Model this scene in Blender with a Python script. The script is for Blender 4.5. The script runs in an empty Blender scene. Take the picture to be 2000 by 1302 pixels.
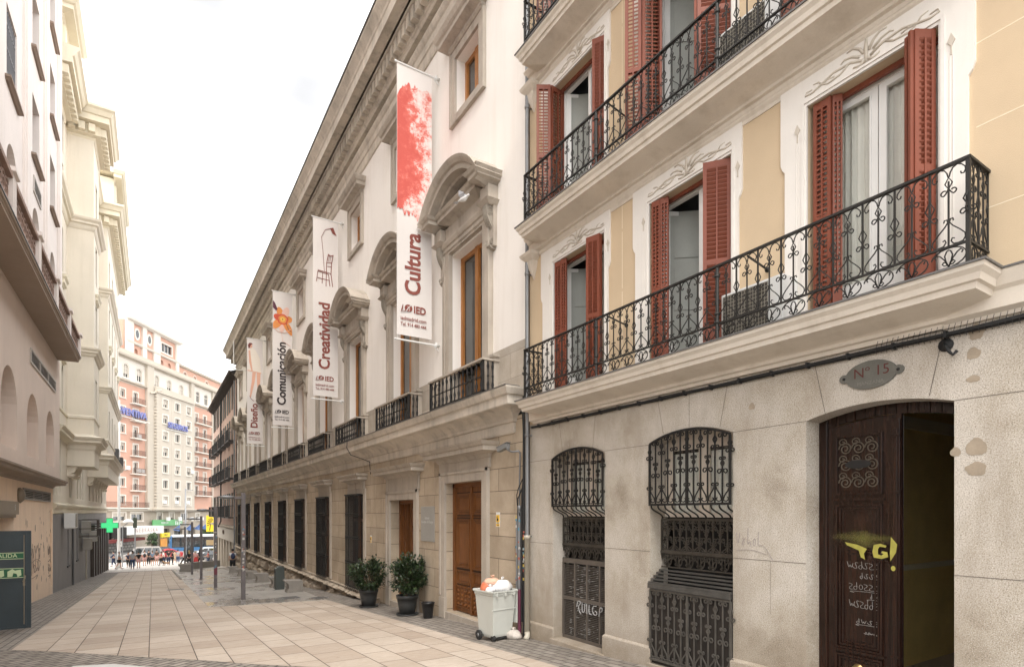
import bpy, bmesh, math, random
from math import sin, cos, pi, sqrt, atan2, hypot, radians as R
from mathutils import Vector, Matrix
from mathutils import noise as mnoise

S = bpy.context.scene
COL = S.collection
rng = random.Random(7)

# ------------------------------------------------------------------ camera
TH = 0.56392            # street direction lies this far left of the view axis
CAMZ = 1.866
cd = bpy.data.cameras.new('camera')
cam = bpy.data.objects.new('camera', cd)
COL.objects.link(cam)
cam.location = (0, 0, CAMZ)
cam.rotation_euler = (pi / 2, 0, -TH)
cd.sensor_width = 36
cd.lens = 36 * 1110 / 2000
cd.shift_y = (1000 - 651) / 2000
cd.clip_start = 0.05
cd.clip_end = 3000
S.camera = cam

# ------------------------------------------------------------------ sky and light
SUN_EL, SUN_AZ = R(58), R(200)      # azimuth clockwise from +Y
CLOUD = (0.077, 0.782, 0.604)
w = bpy.data.worlds.new('World')
S.world = w
w.use_nodes = True
nt = w.node_tree
nt.nodes.clear()
out = nt.nodes.new('ShaderNodeOutputWorld')
bg = nt.nodes.new('ShaderNodeBackground')
sky = nt.nodes.new('ShaderNodeTexSky')
sky.sky_type = 'NISHITA'
sky.sun_disc = False
sky.sun_elevation = SUN_EL
sky.sun_rotation = SUN_AZ
sky.dust_density = 3
tc = nt.nodes.new('ShaderNodeTexCoord')
mp = nt.nodes.new('ShaderNodeMapping')
mp.inputs['Scale'].default_value = (1.2, 1.2, 3.0)
cn = nt.nodes.new('ShaderNodeTexNoise')
cn.inputs['Scale'].default_value = 1.1
cn.inputs['Detail'].default_value = 4
cr = nt.nodes.new('ShaderNodeValToRGB')
cr.color_ramp.elements[0].position = 0.3
cr.color_ramp.elements[0].color = (6.2, 6.25, 6.4, 1)
cr.color_ramp.elements[1].position = 0.68
cr.color_ramp.elements[1].color = (10.6, 10.5, 10.3, 1)
mx = nt.nodes.new('ShaderNodeMixRGB')
mx.inputs['Fac'].default_value = 0.9
nt.links.new(tc.outputs['Generated'], mp.inputs['Vector'])
nt.links.new(mp.outputs['Vector'], cn.inputs['Vector'])
nt.links.new(cn.outputs['Fac'], cr.inputs['Fac'])
nt.links.new(sky.outputs['Color'], mx.inputs['Color1'])
# one thinner, greyer bank of cloud over the street
nrm = nt.nodes.new('ShaderNodeVectorMath'); nrm.operation = 'NORMALIZE'
nt.links.new(tc.outputs['Generated'], nrm.inputs[0])
dt = nt.nodes.new('ShaderNodeVectorMath'); dt.operation = 'DOT_PRODUCT'
nt.links.new(nrm.outputs[0], dt.inputs[0])
dt.inputs[1].default_value = CLOUD
ad = nt.nodes.new('ShaderNodeMath'); ad.operation = 'MULTIPLY_ADD'
nt.links.new(cn.outputs['Fac'], ad.inputs[0])
ad.inputs[1].default_value = 0.40
nt.links.new(dt.outputs['Value'], ad.inputs[2])
gr = nt.nodes.new('ShaderNodeValToRGB')
gr.color_ramp.elements[0].position = 0.0
gr.color_ramp.elements[0].color = (1, 1, 1, 1)
gr.color_ramp.elements[0].position = .568
gr.color_ramp.elements[1].position = .600
gr.color_ramp.elements[1].color = (.265, .262, .258, 1)
mu = nt.nodes.new('ShaderNodeMath'); mu.operation = 'MULTIPLY'
mu.inputs[1].default_value = .5
nt.links.new(ad.outputs[0], mu.inputs[0])
nt.links.new(mu.outputs[0], gr.inputs['Fac'])
mg = nt.nodes.new('ShaderNodeMixRGB'); mg.blend_type = 'MULTIPLY'
mg.inputs['Fac'].default_value = 1
nt.links.new(cr.outputs['Color'], mg.inputs['Color1'])
nt.links.new(gr.outputs['Color'], mg.inputs['Color2'])
nt.links.new(mg.outputs['Color'], mx.inputs['Color2'])
nt.links.new(mx.outputs['Color'], bg.inputs['Color'])
bg.inputs['Strength'].default_value = 0.10
nt.links.new(bg.outputs['Background'], out.inputs['Surface'])

sd = bpy.data.lights.new('sun', 'SUN')
sun = bpy.data.objects.new('sun', sd)
COL.objects.link(sun)
sd.energy = 0.8
sd.angle = R(25)
sd.color = (1.0, 0.95, 0.88)
_d = Vector((sin(SUN_AZ) * cos(SUN_EL), cos(SUN_AZ) * cos(SUN_EL), sin(SUN_EL)))
sun.rotation_euler = _d.to_track_quat('Z', 'Y').to_euler()
sun.location = (0, 0, 40)

S.view_settings.view_transform = 'Standard'
S.view_settings.look = 'None'
S.view_settings.gamma = 1
S.view_settings.exposure = 1.9
S.cycles.max_bounces = 8
S.cycles.diffuse_bounces = 5

# ------------------------------------------------------------------ ground shape
SL = 0.0556
def gz(y):
    return -SL * min(y, 90.0)

# ------------------------------------------------------------------ mesh helpers
def V(*a):
    return Vector(a)

class Fc:
    """A facade frame: u along the wall, z up, n out of the wall."""
    def __init__(s, o, U, N):
        s.o, s.U, s.N = Vector(o), Vector(U), Vector(N)
    def p(s, u, z, n=0.0):
        q = s.o + s.U * u + s.N * n
        return (q.x, q.y, q.z + z)

class MB:
    def __init__(s):
        s.v, s.f, s.mi, s.sm, s.m = [], [], [], [], 0
    def add(s, vs, fs, smooth=False):
        b = len(s.v)
        s.v += [tuple(p) for p in vs]
        for f in fs:
            s.f.append(tuple(b + i for i in f))
            s.mi.append(s.m)
            s.sm.append(smooth)
        return s
    def mat(s, i):
        s.m = i
        return s
    def box(s, x0, x1, y0, y1, z0, z1):
        vs = [(x, y, z) for z in (z0, z1) for y in (y0, y1) for x in (x0, x1)]
        return s.add(vs, [(0, 2, 3, 1), (4, 5, 7, 6), (0, 1, 5, 4), (2, 6, 7, 3), (0, 4, 6, 2), (1, 3, 7, 5)])
    def fbox(s, F, u0, u1, z0, z1, n0, n1):
        vs = [F.p(u, z, n) for z in (z0, z1) for n in (n0, n1) for u in (u0, u1)]
        return s.add(vs, [(0, 2, 3, 1), (4, 5, 7, 6), (0, 1, 5, 4), (2, 6, 7, 3), (0, 4, 6, 2), (1, 3, 7, 5)])
    def obox(s, c, sz, rz=0.0, rx=0.0, ry=0.0):
        M_ = Matrix.Translation(c) @ Matrix.Rotation(rz, 4, 'Z') @ Matrix.Rotation(ry, 4, 'Y') @ Matrix.Rotation(rx, 4, 'X')
        a, b, h = sz[0] / 2, sz[1] / 2, sz[2] / 2
        vs = [M_ @ V(x, y, z) for z in (-h, h) for y in (-b, b) for x in (-a, a)]
        return s.add(vs, [(0, 2, 3, 1), (4, 5, 7, 6), (0, 1, 5, 4), (2, 6, 7, 3), (0, 4, 6, 2), (1, 3, 7, 5)])
    def quad(s, a, b, c, d):
        return s.add([a, b, c, d], [(0, 1, 2, 3)])
    def fprism(s, F, pts, n0, n1):
        """polygon in (u,z) extruded from n0 to n1"""
        k = len(pts)
        vs = [F.p(u, z, n0) for u, z in pts] + [F.p(u, z, n1) for u, z in pts]
        fs = [tuple(range(k)), tuple(range(2 * k - 1, k - 1, -1))]
        fs += [(i, (i + 1) % k, k + (i + 1) % k, k + i) for i in range(k)]
        return s.add(vs, fs)
    def uprism(s, F, pts, u0, u1):
        """profile in (n,z) extruded along u"""
        k = len(pts)
        vs = [F.p(u0, z, n) for n, z in pts] + [F.p(u1, z, n) for n, z in pts]
        fs = [tuple(range(k)), tuple(range(2 * k - 1, k - 1, -1))]
        fs += [(i, (i + 1) % k, k + (i + 1) % k, k + i) for i in range(k)]
        return s.add(vs, fs)
    def ledge(s, F, prof, u0, u1, n0=0.0, la=True, lb=True):
        """moulding profile [(n,z) bottom to top] run along u0..u1 with mitred returns"""
        mxn = max(n for n, z in prof)
        rows = []
        for n, z in prof:
            a = u0 + (mxn - n) if la else u0
            b = u1 - (mxn - n) if lb else u1
            rows.append([F.p(a, z, n0), F.p(a, z, n0 + n), F.p(b, z, n0 + n), F.p(b, z, n0)])
        vs = [p for r in rows for p in r]
        fs = []
        for i in range(len(rows) - 1):
            for j in range(3):
                fs.append((4 * i + j, 4 * i + j + 1, 4 * i + 5 + j, 4 * i + 4 + j))
        fs.append((0, 3, 2, 1))
        t = 4 * (len(rows) - 1)
        fs.append((t, t + 1, t + 2, t + 3))
        return s.add(vs, fs)
    def tube(s, pts, r, n=4, smooth=False, rr=None, cap=True):
        P = [Vector(p) for p in pts]
        k = len(P)
        if k < 2:
            return s
        t0 = (P[1] - P[0]).normalized()
        up = V(0, 0, 1) if abs(t0.z) < .9 else V(1, 0, 0)
        a = t0.cross(up).normalized()
        vs = []
        for i in range(k):
            t = (P[min(i + 1, k - 1)] - P[max(i - 1, 0)])
            if t.length < 1e-9:
                t = t0
            t = t.normalized()
            a = (a - t * a.dot(t))
            if a.length < 1e-6:
                a = t.cross(V(.3, .7, .2))
            a.normalize()
            b = t.cross(a)
            ri = rr[i] if rr else r
            for j in range(n):
                an = 2 * pi * (j + .5) / n
                vs.append(P[i] + a * (ri * cos(an)) + b * (ri * sin(an)))
        fs = []
        for i in range(k - 1):
            for j in range(n):
                j2 = (j + 1) % n
                fs.append((i * n + j, i * n + j2, (i + 1) * n + j2, (i + 1) * n + j))
        if cap:
            fs.append(tuple(range(n - 1, -1, -1)))
            fs.append(tuple(range((k - 1) * n, k * n)))
        return s.add(vs, fs, smooth)
    def lathe(s, prof, c=(0, 0, 0), n=16, smooth=True, axis='z', cap=True):
        vs = []
        for r, z in prof:
            for j in range(n):
                a = 2 * pi * j / n
                x, y = r * cos(a), r * sin(a)
                if axis == 'z':
                    q = (c[0] + x, c[1] + y, c[2] + z)
                elif axis == 'x':
                    q = (c[0] + z, c[1] + x, c[2] + y)
                else:
                    q = (c[0] + x, c[1] + z, c[2] + y)
                vs.append(q)
        fs = []
        for i in range(len(prof) - 1):
            for j in range(n):
                j2 = (j + 1) % n
                fs.append((i * n + j, i * n + j2, (i + 1) * n + j2, (i + 1) * n + j))
        if cap:
            fs.append(tuple(range(n - 1, -1, -1)))
            fs.append(tuple(range((len(prof) - 1) * n, len(prof) * n)))
        return s.add(vs, fs, smooth)
    def ball(s, c, r, n=8, m=6, sq=(1, 1, 1), jit=0, seed=0):
        q = random.Random(seed)
        vs = [(c[0], c[1], c[2] - r * sq[2])]
        for i in range(1, m):
            ph = -pi / 2 + pi * i / m
            for j in range(n):
                a = 2 * pi * j / n
                k = 1 + (q.random() - .5) * jit
                vs.append((c[0] + r * sq[0] * k * cos(ph) * cos(a), c[1] + r * sq[1] * k * cos(ph) * sin(a), c[2] + r * sq[2] * k * sin(ph)))
        vs.append((c[0], c[1], c[2] + r * sq[2]))
        fs = [(0, 1 + (j + 1) % n, 1 + j) for j in range(n)]
        for i in range(m - 2):
            for j in range(n):
                a, b = 1 + i * n + j, 1 + i * n + (j + 1) % n
                fs.append((a, b, b + n, a + n))
        t = len(vs) - 1
        o = 1 + (m - 2) * n
        fs += [(o + j, o + (j + 1) % n, t) for j in range(n)]
        return s.add(vs, fs, True)
    def join(s, o, dx=0, dy=0, dz=0):
        b = len(s.v)
        s.v += [(x + dx, y + dy, z + dz) for x, y, z in o.v]
        s.f += [tuple(b + i for i in f) for f in o.f]
        s.mi += o.mi
        s.sm += o.sm
        return s
    def wall(s, F, u0, u1, z0, z1, ops, depth=.3, n=0.0, rev=None):
        """flat wall with openings (ua,ub,za,zb,rise) and their reveals"""
        us = sorted(set([u0, u1] + [o[0] for o in ops] + [o[1] for o in ops]))
        zs = sorted(set([z0, z1] + [max(z0, o[2]) for o in ops] + [o[3] for o in ops] + [o[3] + o[4] for o in ops]))
        us = [u for u in us if u0 - 1e-6 <= u <= u1 + 1e-6]
        zs = [z for z in zs if z0 - 1e-6 <= z <= z1 + 1e-6]
        for i in range(len(us) - 1):
            run = None
            for j in range(len(zs) - 1):
                cu, cz = (us[i] + us[i + 1]) / 2, (zs[j] + zs[j + 1]) / 2
                hole = any(o[0] < cu < o[1] and o[2] < cz < o[3] + o[4] for o in ops)
                if hole:
                    if run is not None:
                        s.quad(F.p(us[i], run, n), F.p(us[i + 1], run, n), F.p(us[i + 1], zs[j], n), F.p(us[i], zs[j], n))
                        run = None
                elif run is None:
                    run = zs[j]
            if run is not None:
                s.quad(F.p(us[i], run, n), F.p(us[i + 1], run, n), F.p(us[i + 1], zs[-1], n), F.p(us[i], zs[-1], n))
        m0 = s.m
        for ua, ub, za, zb, rise in ops:
            top = arch_pts(ua, ub, zb, rise)
            if rise > 0:
                s.m = m0
                for (a, za1), (b, zb1) in zip(top[:-1], top[1:]):
                    s.quad(F.p(a, za1, n), F.p(b, zb1, n), F.p(b, zb + rise, n), F.p(a, zb + rise, n))
            if rev is not None:
                s.m = rev
            ring = [(ua, za)] + top + [(ub, za)]
            for (a, c), (b, d) in zip(ring, ring[1:] + ring[:1]):
                s.quad(F.p(a, c, n), F.p(b, d, n), F.p(b, d, n - depth), F.p(a, c, n - depth))
        s.m = m0
        return s

def arch_pts(ua, ub, zb, rise, k=14):
    if rise <= 0:
        return [(ua, zb), (ub, zb)]
    h = (ub - ua) / 2
    r = (h * h + rise * rise) / (2 * rise)
    c = zb + rise - r
    a = math.asin(min(1, h / r))
    if rise > h:
        a = pi - a
    return [((ua + ub) / 2 + r * sin(-a + 2 * a * i / k), c + r * cos(-a + 2 * a * i / k)) for i in range(k + 1)]

OFF = {}
def mks(name, mb, mats, parent, **k):
    """one object for every loose piece of the builder's mesh"""
    par = list(range(len(mb.v)))
    def fd(i):
        while par[i] != i:
            par[i] = par[par[i]]
            i = par[i]
        return i
    for f in mb.f:
        for i in f[1:]:
            par[fd(i)] = fd(f[0])
    g = {}
    for j, f in enumerate(mb.f):
        g.setdefault(fd(f[0]), []).append(j)
    res = []
    for js in g.values():
        q = MB()
        ix = {}
        for j in js:
            for i in mb.f[j]:
                if i not in ix:
                    ix[i] = len(q.v)
                    q.v.append(mb.v[i])
            q.f.append(tuple(ix[i] for i in mb.f[j]))
            q.mi.append(mb.mi[j])
            q.sm.append(mb.sm[j])
        res.append(mk(name, q, mats, parent, **k))
    return res[0]

def mk(name, mb, mats, parent=None, loc=None, smooth=None, bevel=0, label=None):
    off = Vector(loc) if loc is not None and parent is None else (OFF[parent.name] if parent else V(0, 0, 0))
    me = bpy.data.meshes.new(name)
    me.from_pydata([(x - off.x, y - off.y, z - off.z) for x, y, z in mb.v], [], mb.f)
    if not isinstance(mats, (list, tuple)):
        mats = [mats]
    for m in mats:
        me.materials.append(m)
    if len(mats) > 1:
        me.polygons.foreach_set('material_index', mb.mi)
    me.polygons.foreach_set('use_smooth', mb.sm if smooth is None else [smooth] * len(mb.f))
    me.update()
    o = bpy.data.objects.new(name, me)
    COL.objects.link(o)
    if parent:
        o.parent = parent
    elif loc is not None:
        o.location = loc
    OFF[o.name] = off
    if bevel:
        bv = o.modifiers.new('bevel', 'BEVEL')
        bv.width = bevel
        bv.segments = 2
        bv.limit_method = 'ANGLE'
        bv.harden_normals = False
    if label:
        o['label'] = label
    return o

def tag(o, label, cat, group=None, kind=None):
    o['label'] = label
    o['category'] = cat
    if group:
        o['group'] = group
    if kind:
        o['kind'] = kind
    return o

def thing(name, label, cat, loc, rz=0.0, group=None, local=False):
    o = bpy.data.objects.new(name, None)
    COL.objects.link(o)
    o.empty_display_size = .2
    o.location = loc
    o.rotation_euler = (0, 0, rz)
    OFF[o.name] = V(0, 0, 0) if local else Vector(loc)
    return tag(o, label, cat, group)

def struct(name, mb, mats, **k):
    o = mk(name, mb, mats, **k)
    o['kind'] = 'structure'
    return o

KIDS = {}
def kids(o):
    return [c for c in o.children]

def dup(o, parent=None, d=(0, 0, 0), loc=None, rz=None, label=None, group=None):
    c = o.copy()
    COL.objects.link(c)
    if parent:
        c.parent = parent
    c.location = Vector(loc) if loc is not None else o.location + Vector(d)
    if rz is not None:
        c.rotation_euler = (0, 0, rz)
    if label:
        c['label'] = label
    if group:
        c['group'] = group
    for k in kids(o):
        dup(k, c)
    return c

# ------------------------------------------------------------------ materials
class NT:
    def __init__(s, name):
        s.m = bpy.data.materials.new(name)
        s.m.use_nodes = True
        s.t = s.m.node_tree
        s.b = s.t.nodes['Principled BSDF']
    def n(s, typ, **k):
        x = s.t.nodes.new('ShaderNode' + typ)
        for a, b in k.items():
            if hasattr(x, a):
                setattr(x, a, b)
        return x
    def l(s, a, b):
        s.t.links.new(a, b)
    def setin(s, node, **k):
        for a, b in k.items():
            node.inputs[a.replace('_', ' ')].default_value = b
    def pos(s):
        return s.n('NewGeometry').outputs['Position']
    def obj(s):
        return s.n('TexCoord').outputs['Object']
    def scale(s, v, sc):
        m = s.n('Mapping')
        m.inputs['Scale'].default_value = sc
        s.l(v, m.inputs['Vector'])
        return m.outputs['Vector']
    def noise(s, v, sc, det=4, rough=.6):
        x = s.n('TexNoise')
        x.inputs['Scale'].default_value = sc
        x.inputs['Detail'].default_value = det
        x.inputs['Roughness'].default_value = rough
        s.l(v, x.inputs['Vector'])
        return x.outputs['Fac']
    def ramp(s, f, stops):
        x = s.n('ValToRGB')
        e = x.color_ramp.elements
        while len(e) > 1:
            e.remove(e[0])
        e[0].position = stops[0][0]
        e[0].color = (*stops[0][1], 1) if len(stops[0][1]) == 3 else stops[0][1]
        for p, c in stops[1:]:
            q = e.new(p)
            q.color = (*c, 1)
        s.l(f, x.inputs['Fac'])
        return x.outputs['Color']
    def mix(s, a, b, fac=.5, mode='MIX'):
        x = s.n('MixRGB')
        x.blend_type = mode
        for i, q in (('Color1', a), ('Color2', b), ('Fac', fac)):
            if hasattr(q, 'links') or hasattr(q, 'is_linked'):
                s.l(q, x.inputs[i])
            else:
                x.inputs[i].default_value = (*q, 1) if isinstance(q, tuple) else q
        return x.outputs['Color']
    def math(s, op, a, b=0.0):
        x = s.n('Math')
        x.operation = op
        for i, q in enumerate((a, b)):
            if hasattr(q, 'is_linked'):
                s.l(q, x.inputs[i])
            else:
                x.inputs[i].default_value = q
        return x.outputs[0]
    def bump(s, h, st=.3, d=.01, prev=None):
        x = s.n('Bump')
        x.inputs['Strength'].default_value = st
        x.inputs['Distance'].default_value = d
        s.l(h, x.inputs['Height'])
        if prev is not None:
            s.l(prev, x.inputs['Normal'])
        return x.outputs['Normal']
    def fin(s, col=None, rough=.8, nrm=None, metal=0, spec=.5):
        b = s.b
        if col is not None:
            if hasattr(col, 'is_linked'):
                s.l(col, b.inputs['Base Color'])
            else:
                b.inputs['Base Color'].default_value = (*col, 1)
        if hasattr(rough, 'is_linked'):
            s.l(rough, b.inputs['Roughness'])
        else:
            b.inputs['Roughness'].default_value = rough
        b.inputs['Metallic'].default_value = metal
        b.inputs['Specular IOR Level'].default_value = spec
        if nrm is not None:
            s.l(nrm, b.inputs['Normal'])
        return s.m

def sc(c, k):
    return tuple(min(1, x * k) for x in c)

MC = {}
def mat(name, col, rough=.8, var=.12, big=1.2, fine=40, bump=.15, streak=0.0, metal=0.0, dist=.004, objspace=False, spec=.4, dirt=None):
    """weathered surface: patchy tone, fine grain, optional vertical streaks of grime"""
    if name in MC:
        return MC[name]
    t = NT(name)
    p = t.obj() if objspace else t.pos()
    a = t.noise(p, big, 5, .6)
    c = t.ramp(a, [(.25, sc(col, 1 - var)), (.75, sc(col, 1 + var * .6))])
    f = t.noise(p, fine, 3, .6)
    c = t.mix(c, t.ramp(f, [(.3, (.82, .82, .82)), (.7, (1, 1, 1))]), min(1, var * 3), 'MULTIPLY')
    if streak:
        s2 = t.noise(t.scale(p, (2.2, 2.2, .22)), 1.6, 6, .65)
        g = t.ramp(s2, [(.5, (0, 0, 0)), (.75, (1, 1, 1))])
        x = t.mix((0, 0, 0), g, streak)
        c = t.mix(c, dirt or sc(col, .45), x)
    n = t.bump(f, bump, dist)
    MC[name] = t.fin(c, rough, n, metal, spec)
    return MC[name]

def m_granite():
    t = NT('granite')
    p = t.pos()
    a = t.noise(p, .9, 5, .65)
    base = t.ramp(a, [(.30, (.29, .24, .18)), (.44, (.46, .405, .33)), (.58, (.54, .49, .425)), (.78, (.60, .55, .485))])
    sp = t.noise(p, 85, 3, .75)
    c = t.mix(base, t.ramp(sp, [(.36, (.34, .31, .28)), (.46, (.80, .79, .77)), (.56, (1, 1, 1)), (.72, (1.0, 1.0, 1.0))]), .8, 'MULTIPLY')
    sp2 = t.noise(t.scale(p, (1, 1, 1.1)), 130, 2, .6)
    c = t.mix(c, (.80, .77, .72), t.ramp(sp2, [(.56, (0, 0, 0)), (.66, (.7, .7, .7))]))
    st = t.noise(t.scale(p, (1.3, 1.3, .35)), 1.2, 6, .7)
    c = t.mix(c, (.26, .21, .155), t.ramp(st, [(.48, (0, 0, 0)), (.74, (.6, .6, .6))]))
    # rising damp and splash dirt over the lowest courses
    z = t.n('SeparateXYZ')
    t.l(p, z.inputs[0])
    zz = t.math('ADD', z.outputs[2], t.math('MULTIPLY', t.noise(p, 2.5, 5, .7), 1.6))
    low = t.ramp(t.math('MULTIPLY', zz, .5), [(.1, (.75, .75, .75)), (.5, (.35, .35, .35)), (.9, (0, 0, 0))])
    c = t.mix(c, (.24, .19, .135), low)
    n = t.bump(sp, .35, .006)
    return t.fin(c, .9, n, spec=.25)

def m_ashlar(name, col, bw, bh, dark=.35, ax='y', off=.5, mort=.006, streak=.5, grain=.4):
    t = NT(name)
    p = t.pos()
    z = t.n('SeparateXYZ')
    t.l(p, z.inputs[0])
    cb = t.n('CombineXYZ')
    t.l(z.outputs[1 if ax == 'y' else 0], cb.inputs[0])
    t.l(z.outputs[2], cb.inputs[1])
    br = t.n('TexBrick')
    br.offset = off
    t.l(cb.outputs[0], br.inputs['Vector'])
    br.inputs['Scale'].default_value = 1
    br.inputs['Mortar Size'].default_value = mort
    br.inputs['Mortar Smooth'].default_value = .3
    br.inputs['Brick Width'].default_value = bw
    br.inputs['Row Height'].default_value = bh
    br.inputs['Color1'].default_value = (*sc(col, .9), 1)
    br.inputs['Color2'].default_value = (*sc(col, 1.1), 1)
    br.inputs['Mortar'].default_value = (*sc(col, dark), 1)
    a = t.noise(p, 1.1, 6, .7)
    c = t.mix(br.outputs['Color'], t.ramp(a, [(.25, (.62, .58, .52)), (.65, (1, 1, 1))]), .75, 'MULTIPLY')
    st = t.noise(t.scale(p, (1.5, 1.5, .25)), 1.4, 6, .7)
    c = t.mix(c, sc(col, .4), t.ramp(st, [(.5, (0, 0, 0)), (.8, (streak, streak, streak))]))
    f = t.noise(p, 45, 4, .7)
    c = t.mix(c, t.ramp(f, [(.3, (.75, .75, .75)), (.65, (1, 1, 1))]), grain, 'MULTIPLY')
    h = t.math('SUBTRACT', t.math('MULTIPLY', f, .4), br.outputs['Fac'])
    n = t.bump(h, .5, .008)
    return t.fin(c, .88, n, spec=.25)

def m_paving(name, c1, c2, mortar, bw, rh, rot=True, wob=0.0, mort=.01, rough=(.55, .8), wet=0.0, stainc=(.25, .22, .18), ang=0.0, bigvar=.5):
    t = NT(name)
    p = t.pos()
    if ang:
        m_ = t.n('Mapping')
        m_.inputs['Rotation'].default_value = (0, 0, ang)
        t.l(p, m_.inputs['Vector'])
        pv = m_.outputs['Vector']
    else:
        pv = p
    z = t.n('SeparateXYZ')
    t.l(pv, z.inputs[0])
    X, Y = z.outputs[0], z.outputs[1]
    if wob:
        X = t.math('ADD', X, t.math('MULTIPLY', t.math('COSINE', t.math('MULTIPLY', X, pi / rh)), wob))
    cb = t.n('CombineXYZ')
    t.l(Y if rot else X, cb.inputs[0])
    t.l(X if rot else Y, cb.inputs[1])
    br = t.n('TexBrick')
    br.offset = .37 if wob else .5
    br.offset_frequency = 2
    t.l(cb.outputs[0], br.inputs['Vector'])
    for k, v in (('Scale', 1), ('Mortar Size', mort), ('Mortar Smooth', .2), ('Brick Width', bw), ('Row Height', rh)):
        br.inputs[k].default_value = v
    br.inputs['Color1'].default_value = (*c1, 1)
    br.inputs['Color2'].default_value = (*c2, 1)
    br.inputs['Mortar'].default_value = (*mortar, 1)
    a = t.noise(p, .35, 6, .65)
    c = t.mix(br.outputs['Color'], t.ramp(a, [(.3, (.72, .70, .68)), (.6, (1, 1, 1))]), bigvar, 'MULTIPLY')
    g = t.noise(t.scale(p, (2.2, 9, 1)), 2.0, 6, .75)
    c = t.mix(c, t.ramp(g, [(.35, (.74, .66, .58)), (.62, (1, 1, 1))]), .6, 'MULTIPLY')
    f = t.noise(p, 38, 4, .7)
    c = t.mix(c, t.ramp(f, [(.3, (.8, .8, .8)), (.6, (1, 1, 1))]), .5, 'MULTIPLY')
    d = t.noise(p, 6.5, 3, .5)
    c = t.mix(c, stainc, t.ramp(d, [(.70, (0, 0, 0)), (.76, (.55, .55, .55))]))
    r = t.ramp(f, [(.2, (rough[0],) * 3), (.8, (rough[1],) * 3)])
    if wet:
        wn = t.noise(t.scale(p, (1.0, .55, 1)), .55, 5, .6)
        wr = t.ramp(wn, [(.47, (0, 0, 0)), (.56, (1, 1, 1))])
        c = t.mix(c, sc(stainc, 1.0), t.mix((0, 0, 0), wr, wet))
        r = t.mix(r, (.16, .16, .16), wr)
    h = t.math('SUBTRACT', t.math('MULTIPLY', f, .25), br.outputs['Fac'])
    n = t.bump(h, .35, .006)
    return t.fin(c, r, n, spec=.4)

def m_glass(name='window_glass', col=(.03, .035, .035), rough=.03):
    if name in MC:
        return MC[name]
    t = NT(name)
    p = t.pos()
    nn = t.noise(p, 1.3, 2, .5)
    MC[name] = t.fin(t.ramp(nn, [(.3, sc(col, .6)), (.7, sc(col, 1.4))]), rough, t.bump(nn, .25, .03), spec=1.0)
    return MC[name]

def m_clear():
    if 'clear_glass' in MC:
        return MC['clear_glass']
    t = NT('clear_glass')
    tr = t.n('BsdfTransparent')
    tr.inputs['Color'].default_value = (.95, .95, .93, 1)
    gl = t.n('BsdfGlossy')
    gl.inputs['Roughness'].default_value = .03
    lw = t.n('LayerWeight')
    fc_ = t.math('ADD', t.math('MULTIPLY', t.math('POWER', lw.outputs['Facing'], 4.0), .7), .08)
    mxs = t.n('MixShader')
    t.l(fc_, mxs.inputs[0])
    t.l(tr.outputs[0], mxs.inputs[1])
    t.l(gl.outputs[0], mxs.inputs[2])
    o = [x for x in t.t.nodes if x.type == 'OUTPUT_MATERIAL'][0]
    t.l(mxs.outputs[0], o.inputs['Surface'])
    MC['clear_glass'] = t.m
    return t.m

def m_wood(name, c1, c2, ax=2, sc_=1.0, rough=.45):
    t = NT(name)
    p = t.pos()
    k = [14, 14, 14]
    k[ax] = .9
    a = t.noise(t.scale(p, tuple(k)), 2.2 * sc_, 6, .7)
    c = t.ramp(a, [(.3, c1), (.7, c2)])
    b = t.noise(p, 1.6, 4, .6)
    c = t.mix(c, t.ramp(b, [(.3, (.65, .6, .55)), (.65, (1, 1, 1))]), .6, 'MULTIPLY')
    return t.fin(c, rough, t.bump(a, .12, .003), spec=.4)

def m_emit(name, col, st):
    t = NT(name)
    t.b.inputs['Emission Color'].default_value = (*col, 1)
    t.b.inputs['Emission Strength'].default_value = st
    return t.fin(sc(col, .6), .5)

GRAN = m_granite()
STONE = mat('grey_stone', (.46, .405, .34), .85, .2, 1.4, 50, .3, .5, dirt=(.13, .115, .095))
STONED = mat('carved_stone', (.36, .32, .265), .85, .25, 1.8, 50, .35, .5, dirt=(.10, .09, .075))
STONEW = mat('weathered_cornice_stone', (.62, .555, .47), .85, .3, 1.1, 45, .35, .55, dirt=(.15, .125, .10))
ASH = m_ashlar('ashlar_limestone', (.50, .415, .315), 1.25, .46, .32, streak=.55, mort=.008)
DADO = m_ashlar('pale_ashlar', (.50, .45, .385), 1.9, .5, .7, streak=.3)
STUC = mat('cream_stucco', (.84, .80, .75), .9, .05, .8, 30, .12, .28, dirt=(.62, .56, .48))
YEL = mat('yellow_stucco', (.60, .465, .31), .92, .08, 1.2, 120, .45, .12, dirt=(.5, .40, .27), dist=.006)
WHT = mat('white_plaster', (.76, .72, .665), .85, .05, 1.5, 60, .12, .2, dirt=(.55, .50, .43))
CORN = mat('cream_moulding', (.68, .61, .52), .8, .1, 1.5, 60, .12, .5, dirt=(.42, .35, .27))
LEAD = mat('lead_flashing', (.13, .125, .12), .5, .2, 4, 60, .1)
IRON = mat('wrought_iron', (.03, .028, .025), .5, .25, 6, 90, .25, metal=.3)
IRONG = mat('worn_grille_iron', (.085, .075, .062), .42, .3, 8, 90, .25, metal=.45)
IRONB = mat('black_iron', (.018, .017, .016), .55, .25, 6, 90, .25, metal=.2)
SHUT = mat('red_brown_paint', (.205, .053, .026), .55, .14, 3, 70, .15)
PVC = mat('white_window_frame', (.78, .77, .74), .4, .05, 3, 60, .05)
GREYW = mat('grey_painted_wood', (.34, .345, .31), .6, .1, 3, 50, .1)
CURT = mat('net_curtain', (.80, .80, .77), .95, .1, 2, 30, .1)
DARK = mat('dark_interior', (.02, .018, .016), .9, .1, 2, 30, .1)
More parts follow.
